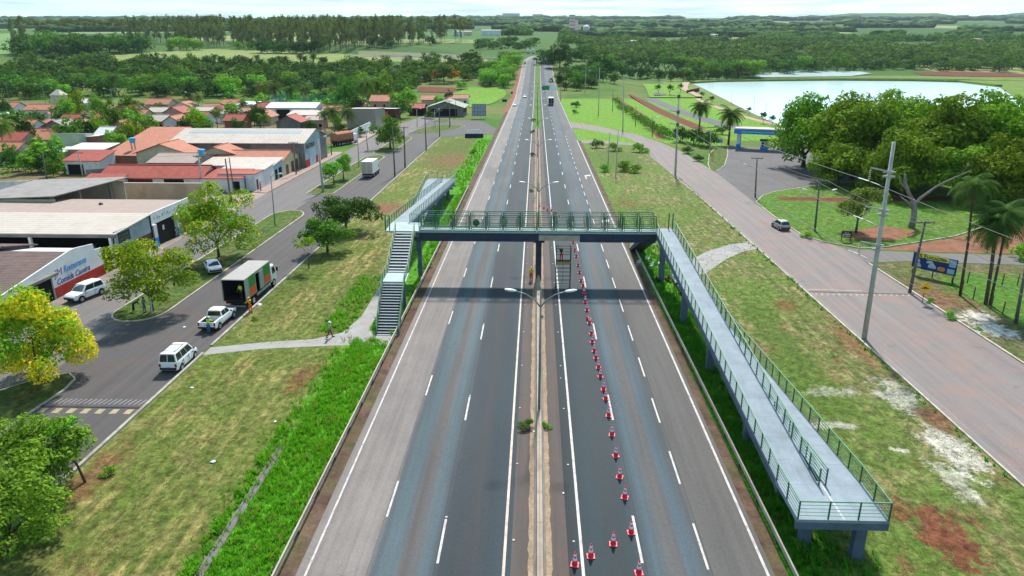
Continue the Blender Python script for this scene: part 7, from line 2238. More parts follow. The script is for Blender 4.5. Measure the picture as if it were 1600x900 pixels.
# --- near trees, each its own shape
X, Y = P(72, 606)
place(make_tree(9.0, 4.6, 21, L_LIME, .24, 9500, nl=38, squash=.90, lift=4.6, r=.2, flowers=L_YELLOW, fl_n=12500, lobe=.25, fork=.3, limbs=7), X - .9, Y + .6, 1, 0, 'tree covered in yellow blossom on the island at the left picture edge', name='flowering_tree')
X, Y = P(243, 488)
place(make_tree(8.0, 4.5, 33, L_LIME, .26, 7600, nl=26, squash=.72, lift=4.5, r=.15, flowers=L_YELLOW, fl_n=800, lobe=.27, limbs=7, fork=.35), X - .3, Y, 1, 1.0, 'airy lime green street tree with some yellow at the island tip', name='flowering_tree', z=.1)
X, Y = P(338, 404)
place(make_tree(9.6, 5.6, 45, L_LIME, .28, 9500, nl=30, squash=.80, lift=5.0, r=.17, flowers=L_YELLOW, fl_n=1000, lobe=.26, limbs=7, fork=.35), X + .2, Y + .4, 1, 2.0, 'spreading lime green street tree with yellow tufts behind the white saloon', name='flowering_tree', z=.1)
X, Y = P(541, 361)
place(make_tree(5.6, 4.6, 52, L_DARK, .34, 5200, nl=20, squash=.52, lift=3.2, r=.2, lobe=.34), X, Y, 1, .4, 'flat dark green tree on the verge between ramp and service road', z=0)
X, Y = P(512, 394)
place(make_tree(5.0, 3.3, 61, L_MID, .32, 3600, nl=15, squash=.62, lift=3.0, r=.16, lobe=.36), X, Y, 1, 1.4, 'mid green tree with low crown in front of the flat dark tree', z=0)
X, Y = P(483, 420)
place(make_tree(4.4, 1.7, 71, L_LIME, .30, 330, nl=6, squash=.35, lift=3.7, r=.06, lobe=.30, limbs=4), X, Y, 1, 0, 'thin sapling with a few lime leaves beside the service road', name='sapling', z=0)
X, Y = P(522, 289)
place(make_tree(5.2, 2.15, 81, L_BRIGHT, .26, 3600, nl=14, squash=.98, lift=3.1, r=.12, lobe=.42), X, Y, 1, 0, 'nearer of two clipped round trees on the island by the delivery truck', name='round_tree', z=.1)
X, Y = P(537, 281)
place(make_tree(5.4, 2.2, 82, L_BRIGHT, .26, 3400, nl=13, squash=.95, lift=3.3, r=.12, lobe=.42), X, Y, 1, 2, 'farther of two clipped round trees on the island by the delivery truck', name='round_tree', z=.1)
X, Y = P(610, 233)
place(make_tree(8.4, 4.4, 91, L_MID, .42, 4000, nl=18, squash=.85, lift=4.7, r=.24, flowers=L_LIME, fl_n=1300, lobe=.36), X, Y, 1, 0, 'dense round tree with yellow green top alone on the far island', name='round_tree', z=.1)
place(make_tree(5.6, 2.6, 101, L_BRIGHT, .19, 9000, nl=44, squash=1.0, lift=2.7, r=.16, lobe=.24, fork=.3), -31.4, 38.4, 1.08, 0, 'upper of two bushy bright green trees in the bottom left corner', name='bushy_tree', z=0)
place(make_tree(5.2, 3.0, 111, L_BRIGHT, .19, 10500, nl=48, squash=.92, lift=2.5, r=.16, lobe=.23, fork=.3), -29.6, 32.6, 1.12, 1, 'lower of two bushy bright green trees in the bottom left corner', name='bushy_tree', z=0)
X, Y = P(134, 754)
tt = make_tree(4.6, 1.25, 121, L_BRIGHT, .24, 420, nl=7, squash=.45, lift=4.0, r=.075, lobe=.36, limbs=4, fork=.62, lean=(-.75, 0))
place(tt, X, Y, 1, 0, 'thin leaning tree with a tuft of leaves beside the bottom left bushes', name='sapling', z=0)
X, Y = P(1362, 368)
place(make_tree(7.6, 3.6, 131, L_OLIVE, .36, 1900, nl=14, squash=.72, lift=4.6, r=.16, flowers=L_LIME, fl_n=800, lobe=.30), X - 2.0, Y + 1, 1, 0, 'thin yellowish green tree in front of the big mango trees', z=.1)

# --- big dark trees right of the road
mango = [make_tree(15, 8.8, 141 + k, L_MANGO, .60, 9000, nl=34, squash=.84, lift=7.6, r=.45, lobe=.28, fork=.3) for k in range(3)]
feather = [make_tree(15, 8.4, 151 + k, L_FEATHER, .50, 8500, nl=34, squash=.82, lift=7.6, r=.4, lobe=.24, fork=.3) for k in range(2)]
MG = [(64.5, 174, .92, 0, 'leftmost of the big dark mango trees, hanging over the forecourt'), (69, 157, .93, 1, 'rounded mango tree second from the left of the big dark row'), (73, 178, .9, 2, 'mango tree behind the leftmost two, its top before the lake'), (81, 146, 1.0, 0, 'big mango tree in the middle of the dark row behind the lawn'),
      (85, 168, .98, 1, 'tall mango tree rising behind the middle of the dark row'), (97, 134, .92, 2, 'mango tree behind the dead grey tree at the lawn'), (98, 158, 1.0, 0, 'mango tree deep in the dark group at its right half'), (112, 148, 1.0, 1, 'mango tree at the right picture edge in the dark group'), (70.5, 138, .68, 1, 'lower mango tree in front of the dark row, left of the dead tree'), (84, 128, .74, 2, 'rounded lower mango tree right behind the dead grey tree'), (72, 168, .95, 0, 'mango tree filling the row between the leftmost and the middle crowns'), (92, 148, 1.0, 2, 'mango tree in the very middle of the dark group'), (77, 157, .9, 1, 'mango tree closing the gap left of the middle of the row')]
for i, (x, y, s, k, lab) in enumerate(MG): place(mango[k], x, y, s * 1.06, i * 1.3, lab, name='mango_tree', group='big trees right of the road', sz=1.16)
low_m = make_tree(10.5, 7.2, 161, L_MANGO, .55, 6500, nl=28, squash=.78, lift=4.9, r=.35, lobe=.30, fork=.3)
for i, (x, y, s, lab) in enumerate([(63, 149, .85, 'low spreading mango tree at the front left of the dark group'), (70, 143, .95, 'low mango tree behind the thin yellowish tree'), (80, 133, 1.0, 'low mango tree left of the dead trunk closing the dark edge'), (92, 124, 1.0, 'low mango tree right of the dead trunk closing the dark edge'), (104, 119, 1.0, 'low mango tree at the right end of the dark edge above the dirt yard')]):
    place(low_m, x, y, s, i * 1.9, lab, name='mango_tree', group='big trees right of the road')
FT = [(95, 176, 1.0, 0, 'feathery bluish green tree behind the mango trees near the lake'), (108, 128, .95, 1, 'feathery dark tree at the right edge above the tall palms'), (112, 170, 1.05, 0, 'feathery tree at the right edge before the lake bank'), (90, 118, .66, 1, 'lower feathery tree behind the dead trunk and red dirt yard'), (106, 112, .8, 0, 'dark feathery tree at the right edge above the red dirt yard')]
for i, (x, y, s, k, lab) in enumerate(FT): place(feather[k], x, y, s * 1.08, i * 1.7, lab, name='feathery_tree', group='big trees right of the road')
# dead grey tree
X, Y = P(1424, 357)
dt = empty('dead_tree', (X, Y, .1), 0, 'grey dead tree with one long bare limb reaching right', 'tree')
mb = MB()
mb.tube([(0, 0, -.2), (.1, 0, 1.6), (0, .2, 3.2), (-.55, .3, 4.6)], [.55, .46, .42, .3], 9)
mb.build('trunk', M_DEADWOOD, dt, smooth_=True)
for pts, rr in (([(-.1, .2, 3.4), (.6, .3, 4.6), (2.6, 0, 6.6), (4.8, -.3, 8.0), (7.2, -.4, 9.2)], [.26, .22, .18, .14, .05]), ([(5.6, -.33, 8.4), (6.4, -.4, 9.7), (6.6, -.4, 10.6)], [.10, .07, .03]),
                ([(-.5, .3, 4.4), (-1.4, .3, 5.8), (-2.1, .4, 7.3), (-2.3, .4, 8.6)], [.3, .28, .24, .12]), ([(-.3, .2, 3.2), (-1.5, 0, 4.3), (-2.6, 0, 5.0)], [.24, .16, .05]), ([(-1.6, .3, 6.1), (-2.9, .2, 7.2), (-3.2, .2, 8.2)], [.2, .13, .04])):
    MB().tube(pts, rr, 7).build('limb', M_DEADWOOD, dt, smooth_=True)

# --- palms
def make_palm(h, seed, nf=20, fl=3.2, leafm=L_PALM, bark=M_BARKPALE, r=.17, dead=0, droop=1.0, lean=0.3, name='palm_tree', stems=1):
    rr = random.Random(seed); t = empty(name, (0, 0, 0))
    heads = []
    for s in range(stems):
        a = rr.random() * 6.28
        o = Vector((.22 * math.cos(a), .3 * math.sin(a), 0)) if stems > 1 else Vector()
        hh = h * (1 - .09 * s)
        tp = o * 1.8 + Vector((lean * rr.uniform(.7, 1.1), 0, hh))
        MB().tube([o + Vector((0, 0, -.2)), o.lerp(tp, .5) + Vector((-lean * .15, 0, 0)), tp], [r * 1.35, r, r * .8], 8).build('trunk', bark, t, smooth_=True)
        heads.append(tp)
    V, F, D, DF = [], [], [], []
    for tp in heads:
        for k in range(nf + dead):
            isd = k >= nf
            az = 2 * math.pi * (k * .618 + rr.random() * .08)
            el = R(-75) if isd else R(78 - 95 * (k / nf) ** .8)
            ln = fl * rr.uniform(.8, 1.1) * (.7 if isd else 1)
            pts = []; p = Vector(tp); e = el
            for q in range(9):
                pts.append(Vector(p))
                p = p + Vector((math.cos(az) * math.cos(e), math.sin(az) * math.cos(e), math.sin(e))) * (ln / 8)
                e -= R(10.5) * droop * (0 if isd else 1)
            vv, ff = (D, DF) if isd else (V, F)
            side = Vector((-math.sin(az), math.cos(az), 0))
            for q in range(8):
                for sub in (0, .5):
                    a = pts[q].lerp(pts[q + 1], sub); b = pts[q].lerp(pts[q + 1], sub + .42)
                    w = ln * .26 * math.sin(math.pi * min(1, (q + sub + .9) / 9.2)) + .05
                    for sg in (-1, 1):
                        tip = (a + b) / 2 + side * sg * w + (pts[q + 1] - pts[q]) * .55 + Vector((0, 0, -w * .55))
                        i = len(vv); vv += [tuple(a), tuple(b), tuple(tip), tuple((a + tip) / 2 + Vector((0, 0, -.02)))]; ff.append((i, i + 1, i + 2, i + 3))
    link('crown', np_mesh('crown', np.array(V), np.array(F), leafm), t)
    if D: link('dead_fronds', np_mesh('dead_fronds', np.array(D), np.array(DF), L_DRYFROND), t)
    return t
pa = make_palm(12.7, 5, 24, 3.2, L_PALM, M_BARK, .13, 10, 1.5, -1.0)
X, Y = P(1500, 462); place(pa, X, Y, 1, 0, 'tall slim palm with drooping crown in the paddock corner by the billboard', 'palm', name='palm_tree')
pb_ = make_palm(10.4, 9, 24, 3.3, L_PALM, M_BARK, .13, 9, 1.2, .5, stems=3)
X, Y = P(1543, 476); place(pb_, X, Y, 1, 2.6, 'clump of three stemmed palms with bushy grey green crown in the paddock', 'palm', name='palm_tree')
pr1 = make_palm(8.4, 13, 36, 4.6, L_DARK, M_BARK, .26, 10, 1.1, 0)
X, Y = P(1092, 207); place(pr1, X, Y, 1.0, 0, 'left one of two dark palms between park road and gateway', 'palm')
X, Y = P(1138, 226); place(pr1, X, Y, 1.04, 2.2, 'right one of two dark palms at the left end of the gateway', 'palm')
coco = [make_palm(9.0, 31 + k, 26, 5.0, [L_PALM, L_PALMY, L_PALM][k], M_BARKPALE, .2, 3, 1.15, [.2, .8, .4][k]) for k in range(3)]
PL = [(417, 172, 135, 1, 'yellowish coconut palm left of the sports court'), (433, 174, 137, 0, 'coconut palm with pale trunk beside the panelled wall'), (456, 168, 140, 0, 'coconut palm in the middle of the row before the sports court'), (480, 170, 139, 2, 'coconut palm at the corner of the sports court fence'),
      (527, 162, 122, 0, 'tall palm with pale trunk standing alone behind the sports court'), (575, 176, 132, 2, 'tall palm with pale trunk before the dark round trees'), (508, 206, 178, 0, 'leftmost of three coconut palms behind the warehouse'), (523, 209, 174, 2, 'middle one of three coconut palms behind the warehouse'), (546, 213, 176, 0, 'rightmost of three coconut palms beside the beige hall'),
      (182, 153, 122, 0, 'grey trunked palm rising from the dark belt on the left'), (8, 246, 198, 1, 'drooping palm at the left picture edge in the village'), (312, 176, 152, 1, 'pale yellowish palm above the village roofs'), (145, 178, 158, 1, 'small yellowish palm among the bright village trees'), (382, 182, 163, 0, 'small palm right of the grey sheet roofed shed'), (395, 150, 130, 0, 'dark palm at the right end of the village trees'),
      (340, 200, 181, 1, 'low palm behind the warehouse roof at its left end'), (413, 208, 186, 1, 'low yellowish palm left of the bright red roof')]
for px, py, top, k, lab in PL:
    X, Y = PT(px, py)
    hh = (_row_z(Y, top) - gz(X, Y)) / 9.6
    place(coco[k], X, Y, max(.6, hh * 1.05), rv_.random() * 6, lab, 'palm', name='palm_tree')
stub = make_palm(6.0, 77, 26, 2.6, L_DARK, M_BARK, .25, 6, 1.3, 0)
for px in (322, 330, 338, 346, 371, 379, 387, 394, 402, 410, 424, 431, 439, 448, 470, 478, 490, 508):
    X, Y = PT(px + rv_.uniform(-2, 2), 111 + rv_.uniform(-3, 6))
    place(stub, X, Y, rv_.uniform(1.5, 1.95), rv_.random() * 6, 'dark stubby palm at the edge of the pale field', 'palm', 'stubby palms at the field edge', 'palm_tree')

# --- village and belt trees
mid = [make_tree(8, 4.4, 201 + k, [L_MID, L_BRIGHT, L_DARK, L_MID, L_LIME][k], .70, 1300, nl=17, squash=.92, lift=4.1, r=.22, lobe=.34, fork=.3) for k in range(5)]
VT = [(40, 226, 178, 2, 30, 'dense dark tree left of the grey gabled house'), (14, 190, 152, 2, 24, 'round dark tree at the left edge beyond the village roofs'), (108, 190, 148, 4, 22, 'bright lime tree above the long salmon roof'), (125, 184, 141, 4, 24, 'tallest bright lime tree in the left village'), (155, 186, 148, 1, 22, 'bright green tree behind the village roofs left of the palm'),
      (166, 214, 176, 2, 24, 'dark tree right of the long salmon roofed house'), (178, 208, 158, 3, 30, 'big tree with dark hollow right of the village centre'), (160, 218, 184, 4, 22, 'lime green tree beside the brown dry bush'), (186, 236, 208, 1, 24, 'bright green tree in front of the big salmon roof'), (206, 206, 172, 1, 26, 'bright green tree behind the big salmon roof'),
      (228, 206, 178, 1, 26, 'broad green tree right behind the big salmon roof'), (205, 182, 150, 3, 26, 'green tree behind the village trees in the middle'), (130, 246, 226, 1, 16, 'small green bush tree before the pale green wall'), (30, 268, 244, 2, 24, 'dark green tree behind the brick wall at the left'), (20, 258, 228, 3, 26, 'mid green tree at the left edge over the yard'),
      (52, 258, 232, 4, 18, 'lime bush tree left of the long whitish roof'), (72, 272, 246, 2, 26, 'dark tree left of the pale utility pole'), (84, 276, 252, 3, 20, 'mid green tree beside the small carport house'), (62, 240, 214, 1, 18, 'green bush tree between the left village roofs'), (290, 210, 184, 2, 22, 'dark tree beside the white house with salmon gable'), (318, 205, 186, 3, 28, 'mid green tree behind the warehouse at its left'),
      (310, 196, 172, 1, 22, 'green tree among the pink houses'), (345, 190, 168, 2, 18, 'dark tree at the grey sheet roofed shed'), (362, 186, 160, 1, 24, 'bright tree left of the white roofed shed'), (407, 200, 158, 2, 22, 'dark round tree left of the white roofed hall'), (398, 196, 166, 2, 20, 'second dark round tree left of the white roofed hall'), (249, 176, 162, 3, 16, 'green tree before the far salmon roof'),
      (335, 180, 164, 1, 18, 'green tree by the small white red roofed house'), (290, 172, 158, 3, 20, 'tree behind the pink house among bushes'), (545, 168, 120, 3, 34, 'big round tree right of the lone palm'), (600, 165, 112, 1, 36, 'large bright green tree above the salmon roof'), (575, 160, 116, 4, 30, 'lime green tree beside the tall palm'), (625, 185, 146, 3, 34, 'broad tree left of the dark red house'), (640, 168, 138, 1, 26, 'bright green tree behind the dark red house'),
      (556, 175, 148, 2, 24, 'dark tree under the tall palm'), (560, 214, 196, 2, 24, 'dark bush tree beside the beige hall wall'), (672, 186, 172, 2, 14, 'round clipped tree before the grey roofed hall'), (685, 168, 150, 1, 16, 'bright tree behind the roof of the grey hall'), (702, 163, 140, 2, 14, 'small dark tree above the long salmon roof'), (648, 176, 157, 4, 12, 'small lime tree at the dark red house porch'),
      (530, 207, 190, 2, 22, 'dark bush tree under the three coconut palms'), (487, 206, 187, 2, 18, 'dark bush tree left of the coconut palms'), (372, 204, 186, 3, 20, 'bush tree left behind the bright red roof'), (720, 140, 126, 1, 16, 'small tree at the green meadow beside the highway'), (505, 160, 140, 3, 24, 'green tree behind the sports court')]
for px, py, top, k, wpx, lab in VT:
    X, Y = PT(px, py)
    ks = wpx / 2 / (F_PX / math.hypot(Y, 27)) / 4.4
    hh = (_row_z(Y, top) - gz(X, Y)) / 8.2
    place(mid[k], X, Y, max(.35, ks * 1.2), rv_.random() * 6, lab, 'tree', 'village trees', sz=min(1.6, max(.6, hh / max(.35, ks * 1.2))))

def px_of(X, Y, Z):
    r = X * cy_ + Y * sy_; fh = -X * sy_ + Y * cy_; dz = Z - H_CAM
    fw = fh * cp_ - dz * sp_; up = fh * sp_ + dz * cp_
    return 800 + F_PX * r / fw, 450 - F_PX * up / fw
def inside(p, poly):
    x, y = p; c = False
    for (x0, y0), (x1, y1) in zip(poly, poly[1:] + poly[:1]):
        if (y0 > y) != (y1 > y) and x < (x1 - x0) * (y - y0) / (y1 - y0) + x0: c = not c
    return c
def scatter(poly, spacing, seed, gap=0.0):
    r = random.Random(seed)
    pts = [PT(*p) for p in poly]
    x0, x1 = min(p[0] for p in pts), max(p[0] for p in pts); y0, y1 = min(p[1] for p in pts), max(p[1] for p in pts)
    out = []
    y = y0
    while y < y1:
        x = x0
        while x < x1:
            X, Y = x + r.uniform(-.45, .45) * spacing, y + r.uniform(-.45, .45) * spacing
            if r.random() >= gap and inside(px_of(X, Y, gz(X, Y)), poly): out.append((X, Y))
            x += spacing
        y += spacing
    return out

far_p = [make_tree(11, 6.6, 301 + k, [L_MID, L_DARK, L_BRIGHT, L_DARK][k], 1.15, 760, nl=15, squash=.86, lift=5.2, r=.3, lobe=.36, fork=.25) for k in range(4)]
def mass(name, pts, Rr, hr, m, nleaf, leaf, seed, label, cat='wood', trunks=0.0):
    """a far wood that reads as one mass: one mesh of many leafy crowns"""
    r = np.random.RandomState(seed)
    protos = [leaves(lobed(seed + k, 1, .8, 9, .42), nleaf, leaf, seed + k, 0) for k in range(4)]
    Vs = []
    for X, Y in pts:
        R_ = r.uniform(*Rr); h = r.uniform(*hr)
        a = r.rand() * 6.28; c_, s__ = math.cos(a), math.sin(a)
        p = protos[r.randint(4)]
        q = np.stack([p[:, 0] * c_ - p[:, 1] * s__, p[:, 0] * s__ + p[:, 1] * c_, p[:, 2]], 1)
        q = q * np.array([R_, R_, R_ * .85]) + np.array([X, Y, gz(X, Y) + max(h - R_ * .8, R_ * .35)])
        Vs.append(q)
    V = np.concatenate(Vs)
    me = np_mesh(name, V, quad_idx(len(V) // 4), m)
    return tag(link(name, me), label, cat, None, 'stuff')

def clear(X, Y, m): return all(not (a - m < X < b + m and c - m - 4 < Y < d + m) for a, b, c, d in FP)
vt = [p for p in scatter([(-20, 275), (-20, 180), (120, 162), (330, 168), (420, 158), (560, 172), (620, 178), (560, 205), (440, 190), (350, 207), (240, 208), (190, 245), (95, 270)], 13, 77, .25) if clear(*p, 1.0)]
for X, Y in vt[:20]:
    k = rv_.choice([0, 1, 2, 3, 1, 4])
    place(mid[k], X, Y, rv_.uniform(.6, 1.05), rv_.random() * 6, ['mid green', 'bright green', 'dark green', 'grass green', 'lime green'][k] + ' tree standing in the gaps between the village houses', 'tree', 'trees between the village houses')
belt = scatter([(-60, 156), (-60, 128), (30, 104), (150, 98), (300, 104), (460, 108), (600, 103), (730, 102), (772, 110), (740, 128), (655, 134), (640, 152), (560, 148), (500, 146), (420, 152), (300, 156), (200, 150), (90, 156)], 13.5, 5)
belt.sort(key=lambda p: p[1])
BL = ['mid green tree of the broad belt behind the village', 'dark tree of the broad belt behind the village', 'bright green tree of the broad belt behind the village', 'dark green tree of the broad belt behind the village']
for i, (X, Y) in enumerate(belt[:95]):
    k = rv_.choice([0, 1, 1, 3, 2, 0])
    place(far_p[k], X, Y, rv_.uniform(.75, 1.2), rv_.random() * 6, BL[k], 'tree', 'belt of trees behind the village')
rest = belt[95:]
mass('wood', [p for i, p in enumerate(rest) if i % 2], (5, 8.5), (8, 13), L_DARK, 420, .20, 3, 'dark wood behind the village on the left reaching to the pale field')
mass('wood', [p for i, p in enumerate(rest) if not i % 2], (5, 8), (7, 12), L_MID, 420, .20, 4, 'green wood behind the village on the left reaching to the pale field')
us = scatter([(300, 172), (420, 156), (520, 150), (640, 152), (640, 165), (520, 172), (400, 180)], 12, 15, .35)
mass('undergrowth', us, (3, 5), (3.5, 6), L_BRIGHT, 160, .32, 6, 'bright green bushes around the village plots', 'bushes')
us = [p for p in scatter([(-40, 280), (-40, 175), (120, 165), (300, 168), (330, 200), (240, 215), (190, 262), (120, 280)], 9.5, 16, .35)]
mass('undergrowth', us, (1.6, 2.8), (1.8, 3.6), L_MID, 110, .34, 7, 'low green bushes between the village yards', 'bushes')

# wood left of the pale field
for i, (X, Y) in enumerate(scatter([(12, 86), (40, 78), (150, 76), (240, 77), (250, 83), (150, 86), (60, 90)], 17, 6)):
    k = rv_.choice([1, 3, 0, 1])
    place(far_p[k], X, Y, rv_.uniform(1.3, 1.9), rv_.random() * 6, 'dark rounded tree of the clump left of the pale field', 'tree', 'clump left of the pale field')
for i, (px, py, s) in enumerate([(268, 79, 1.0), (281, 78, 1.1), (292, 79, 1.0), (303, 78, .9), (311, 79, .8), (267, 80, .6), (375, 78, .7), (391, 78, .7)]):
    X, Y = PT(px, py)
    place(far_p[2], X, Y, s * 1.2, rv_.random() * 6, 'bright green tree on the pale field before the eucalyptus', 'tree', 'green trees on the pale field')
for i, (px, py) in enumerate([(408, 83), (418, 84), (428, 83), (440, 84), (452, 83), (463, 84), (474, 84), (486, 83), (497, 83), (612, 76), (672, 71), (585, 74), (600, 75)]):
    X, Y = PT(px, py)
    place(far_p[1], X, Y, rv_.uniform(1.0, 1.5), rv_.random() * 6, 'dark tree at the foot of the eucalyptus stand', 'tree', 'dark trees under the eucalyptus')
X, Y = PT(685, 137)
flt = make_tree(11, 7.5, 311, L_DARK, 1.1, 900, nl=14, squash=.6, lift=6, r=.3, flowers=L_FLAME, fl_n=420, lobe=.36)
place(flt, X, Y + 30, 1.25, 0, 'dark tree with an orange red flowering top before the highway', 'tree', name='flowering_tree')
X, Y = PT(733, 118)
place(make_tree(17, 8.5, 321, L_DARK, 1.0, 900, nl=20, squash=.5, lift=12, r=.35, lobe=.24), X, Y, 1.15, 0, 'tall dark umbrella crowned tree near the highway on the left', 'tree', name='umbrella_tree')
hedge = scatter([(752, 132), (765, 112), (790, 96), (806, 93), (812, 98), (803, 118), (796, 138), (775, 138)], 9, 8)
for X, Y in hedge: place(far_p[rv_.choice([2, 0, 2])], X, Y, rv_.uniform(.6, .95), rv_.random() * 6, 'bushy bright green tree crowding the left side of the highway', 'tree', 'bushy trees left of the highway')

# eucalyptus stand
def make_euc(seed):
    r = np.random.RandomState(seed)
    t = empty('eucalyptus', (0, 0, 0))
    MB().tube([(0, 0, -.3), (.2, .1, 12), (.1, 0, 27)], [.32, .24, .08], 6).build('trunk', M_BARKPALE, t, smooth_=True)
    L = []
    for k in range(16):
        z = r.uniform(7, 29); w = 4.2 * (1 - abs(z - 18) / 17)
        L.append((r.normal() * w * .45, r.normal() * w * .45, z, 1.7 * r.uniform(.6, 1.2), 1.7 * r.uniform(.6, 1.2), 2.4 * r.uniform(.7, 1.3)))
    v = leaves(np.array(L), 640, 1.15, seed, 0, droop=.8)
    link('crown', np_mesh('crown', v, quad_idx(640), L_EUC), t)
    return t
eucs = [make_euc(400 + k) for k in range(4)]
ep = scatter([(18, 70), (60, 64), (200, 66), (330, 74), (430, 80), (520, 83), (600, 76), (690, 68), (735, 66), (735, 62), (690, 63), (560, 63), (330, 63), (200, 62), (20, 62)], 15, 9, .12)
ep.sort(key=lambda p: p[1])
for X, Y in ep[:260]:
    place(eucs[rv_.randrange(4)], X, Y, rv_.uniform(.95, 1.22), rv_.random() * 6, 'tall eucalyptus of the long stand beyond the pale field', 'tree', 'eucalyptus stand')
if len(ep) > 260:
    mass('eucalyptus_wood', ep[260:], (4.5, 6), (26, 33), L_EUC, 200, .3, 12, 'far part of the eucalyptus stand reading as one mass')

# --- right hand woods
dk = [(868, 106, 1.75, 1), (880, 104, 1.5, 3), (857, 100, 1.2, 1)]
X, Y = PT(869, 106)
place(make_tree(19, 10.5, 331, L_DARK, .95, 4600, nl=28, squash=.9, lift=9.2, r=.5, lobe=.30, fork=.3), X + 3, Y, 1.05, 0, 'large dark tree overhanging the far right carriageway', 'tree', name='dark_tree')
for (px, py, s) in [(936, 113, 1.55), (948, 116, 1.4), (960, 120, 1.3), (972, 121, 1.3), (985, 123, 1.2), (930, 120, .9), (1000, 124, 1.2), (1012, 122, 1.3), (985, 110, 1.5), (1000, 108, 1.6), (1020, 110, 1.7), (1040, 112, 1.7), (1058, 112, 1.6), (1030, 126, 1.1), (1048, 127, 1.1), (1068, 127, 1.1), (1085, 124, 1.2), (910, 128, .9), (895, 136, .7), (920, 136, .8), (960, 131, .8), (905, 118, .9)]:
    X, Y = PT(px, py)
    place(far_p[rv_.choice([1, 3, 1, 3, 0])], X, Y, s * .95, rv_.random() * 6, 'dark tree of the wood between the highway and the lake', 'tree', 'wood between highway and lake')
for X, Y in scatter([(868, 146), (872, 112), (930, 108), (960, 128), (925, 142)], 15, 55, .3):
    place(far_p[rv_.choice([0, 1, 3])], X, Y, rv_.uniform(.55, .95), rv_.random() * 6, 'low tree of the bushy fringe right of the far highway', 'tree', 'bushy fringe right of the far highway')
rw = scatter([(1070, 128), (1060, 108), (1200, 96), (1400, 92), (1640, 92), (1660, 112), (1540, 112), (1400, 110), (1250, 114), (1180, 122)], 17, 21, .05)
rw.sort(key=lambda p: p[1])
for X, Y in rw[:40]:
    k = rv_.choice([0, 1, 3, 2, 0])
    place(far_p[k], X, Y, rv_.uniform(1.0, 1.55), rv_.random() * 6, ['mid green', 'dark', 'bright green', 'very dark'][k] + ' tree of the wood beyond the lake', 'tree', 'wood beyond the lake')
mass('wood', rw[40::2], (7, 11), (9, 14), L_FARD, 420, .19, 31, 'dark wood beyond the lake on the right')
mass('wood', rw[41::2], (7, 11), (8, 13), L_FAR, 420, .19, 32, 'green wood beyond the lake on the right')
for (x0, x1, y0, y1, sp, gap, Rr, hr, mm, lab, sd) in (
    (880, 1640, 84, 97, 24, .2, (9, 14), (9, 15), L_FAR, 'scattered green woods on the plain at the right', 41), (840, 930, 88, 100, 20, .3, (7, 11), (8, 13), L_FARD, 'woods behind the large dark tree by the highway', 46),
    (745, 840, 66, 84, 26, .5, (7, 11), (8, 13), L_FARD, 'trees around the far bend of the highway', 47)):
    mass('wood', scatter([(x0, y1), (x0, y0), (x1, y0), (x1, y1)], sp, sd, gap), Rr, hr, mm, 420, .19, sd, lab)

def lumpy(name, pts, Rr, hr, m, seed, label):
    """far woods: each crown a low uneven lump, many of them in one mesh"""
    bm = bmesh.new(); bmesh.ops.create_icosphere(bm, subdivisions=2, radius=1)
    v0 = np.array([v.co[:] for v in bm.verts]); f0 = np.array([[v.index for v in f.verts] for f in bm.faces]); bm.free()
    r = np.random.RandomState(seed)
    shapes = [v0 * (1 + .8 * (r.rand(len(v0), 1) - .5)) for _ in range(6)]
    Vs, Fs = [], []
    for i, (X, Y) in enumerate(pts):
        R_, h = r.uniform(*Rr), r.uniform(*hr)
        p = shapes[r.randint(6)]
        Vs.append(p * np.array([R_ * r.uniform(.8, 1.4), R_, h * .58]) + np.array([X, Y, gz(X, Y) + h * .42])); Fs.append(f0 + i * len(v0))
    return tag(link(name, np_mesh(name, np.concatenate(Vs), np.concatenate(Fs), m)), label, 'wood', None, 'stuff')
def far_leaf(name, c1, c2):
    t = NT(name)
    n = t.noise(t.coord(), .11, 4, .7); n2 = t.noise(t.coord(), .02, 3, .6)
    k = t.mix(t.ramp(n, [(.35, 0.0), (.65, 1.0)]), c1, c2)
    t.bump(n, 1.0, 4.0)
    return t.out(t.mix(1.0, k, t.ramp(n2, [(.3, .7), (.7, 1.3)]), 'MULTIPLY'), .9, .05)
F_MID, F_DK = far_leaf('far_wood_green', (.036, .095, .016), (.085, .165, .030)), far_leaf('far_wood_dark', (.022, .060, .014), (.055, .110, .022))
def treeline(Y0, x0, x1, rows, step, Rr, hr, m, seed, label, thr):
    r = random.Random(seed); pts = []
    ph = [r.uniform(0, 6.28) for _ in range(5)]
    x = x0
    while x < x1:
        u = x / Y0
        dens = math.sin(u * 9 + ph[0]) + .8 * math.sin(u * 23 + ph[1]) + .5 * math.sin(u * 51 + ph[2])
        if dens > thr:
            for k in range(rows):
                pts.append((x + r.uniform(-.5, .5) * step, Y0 + (math.sin(u * 5 + ph[3]) * .03 + .012 * k * (1 + dens)) * Y0 + r.uniform(-.5, .5) * step))
        x += step
    if Y0 < 1500: mass('wood', pts, Rr, hr, L_FAR if m is F_MID else L_FARD, 260, .24, seed, label)
    else: lumpy('wood', pts, Rr, hr, m, seed, label)
treeline(1010, 40, 1000, 7, 20, (8, 13), (8, 14), F_MID, 51, 'woods on the near plain at the right', -1.2)
treeline(1180, 60, 1200, 7, 22, (9, 14), (8, 14), F_MID, 52, 'dark woods on the near plain at the right', -1.0)
treeline(1400, -50, 1400, 5, 24, (10, 15), (9, 15), F_MID, 53, 'woods in the middle of the right plain', -.9)
treeline(1700, -1400, 1700, 4, 28, (11, 17), (10, 16), F_DK, 54, 'dark woods across the middle plain', -.7)
treeline(2100, -1800, 2100, 4, 34, (13, 20), (11, 17), F_MID, 55, 'green woods across the distant plain', -.6)
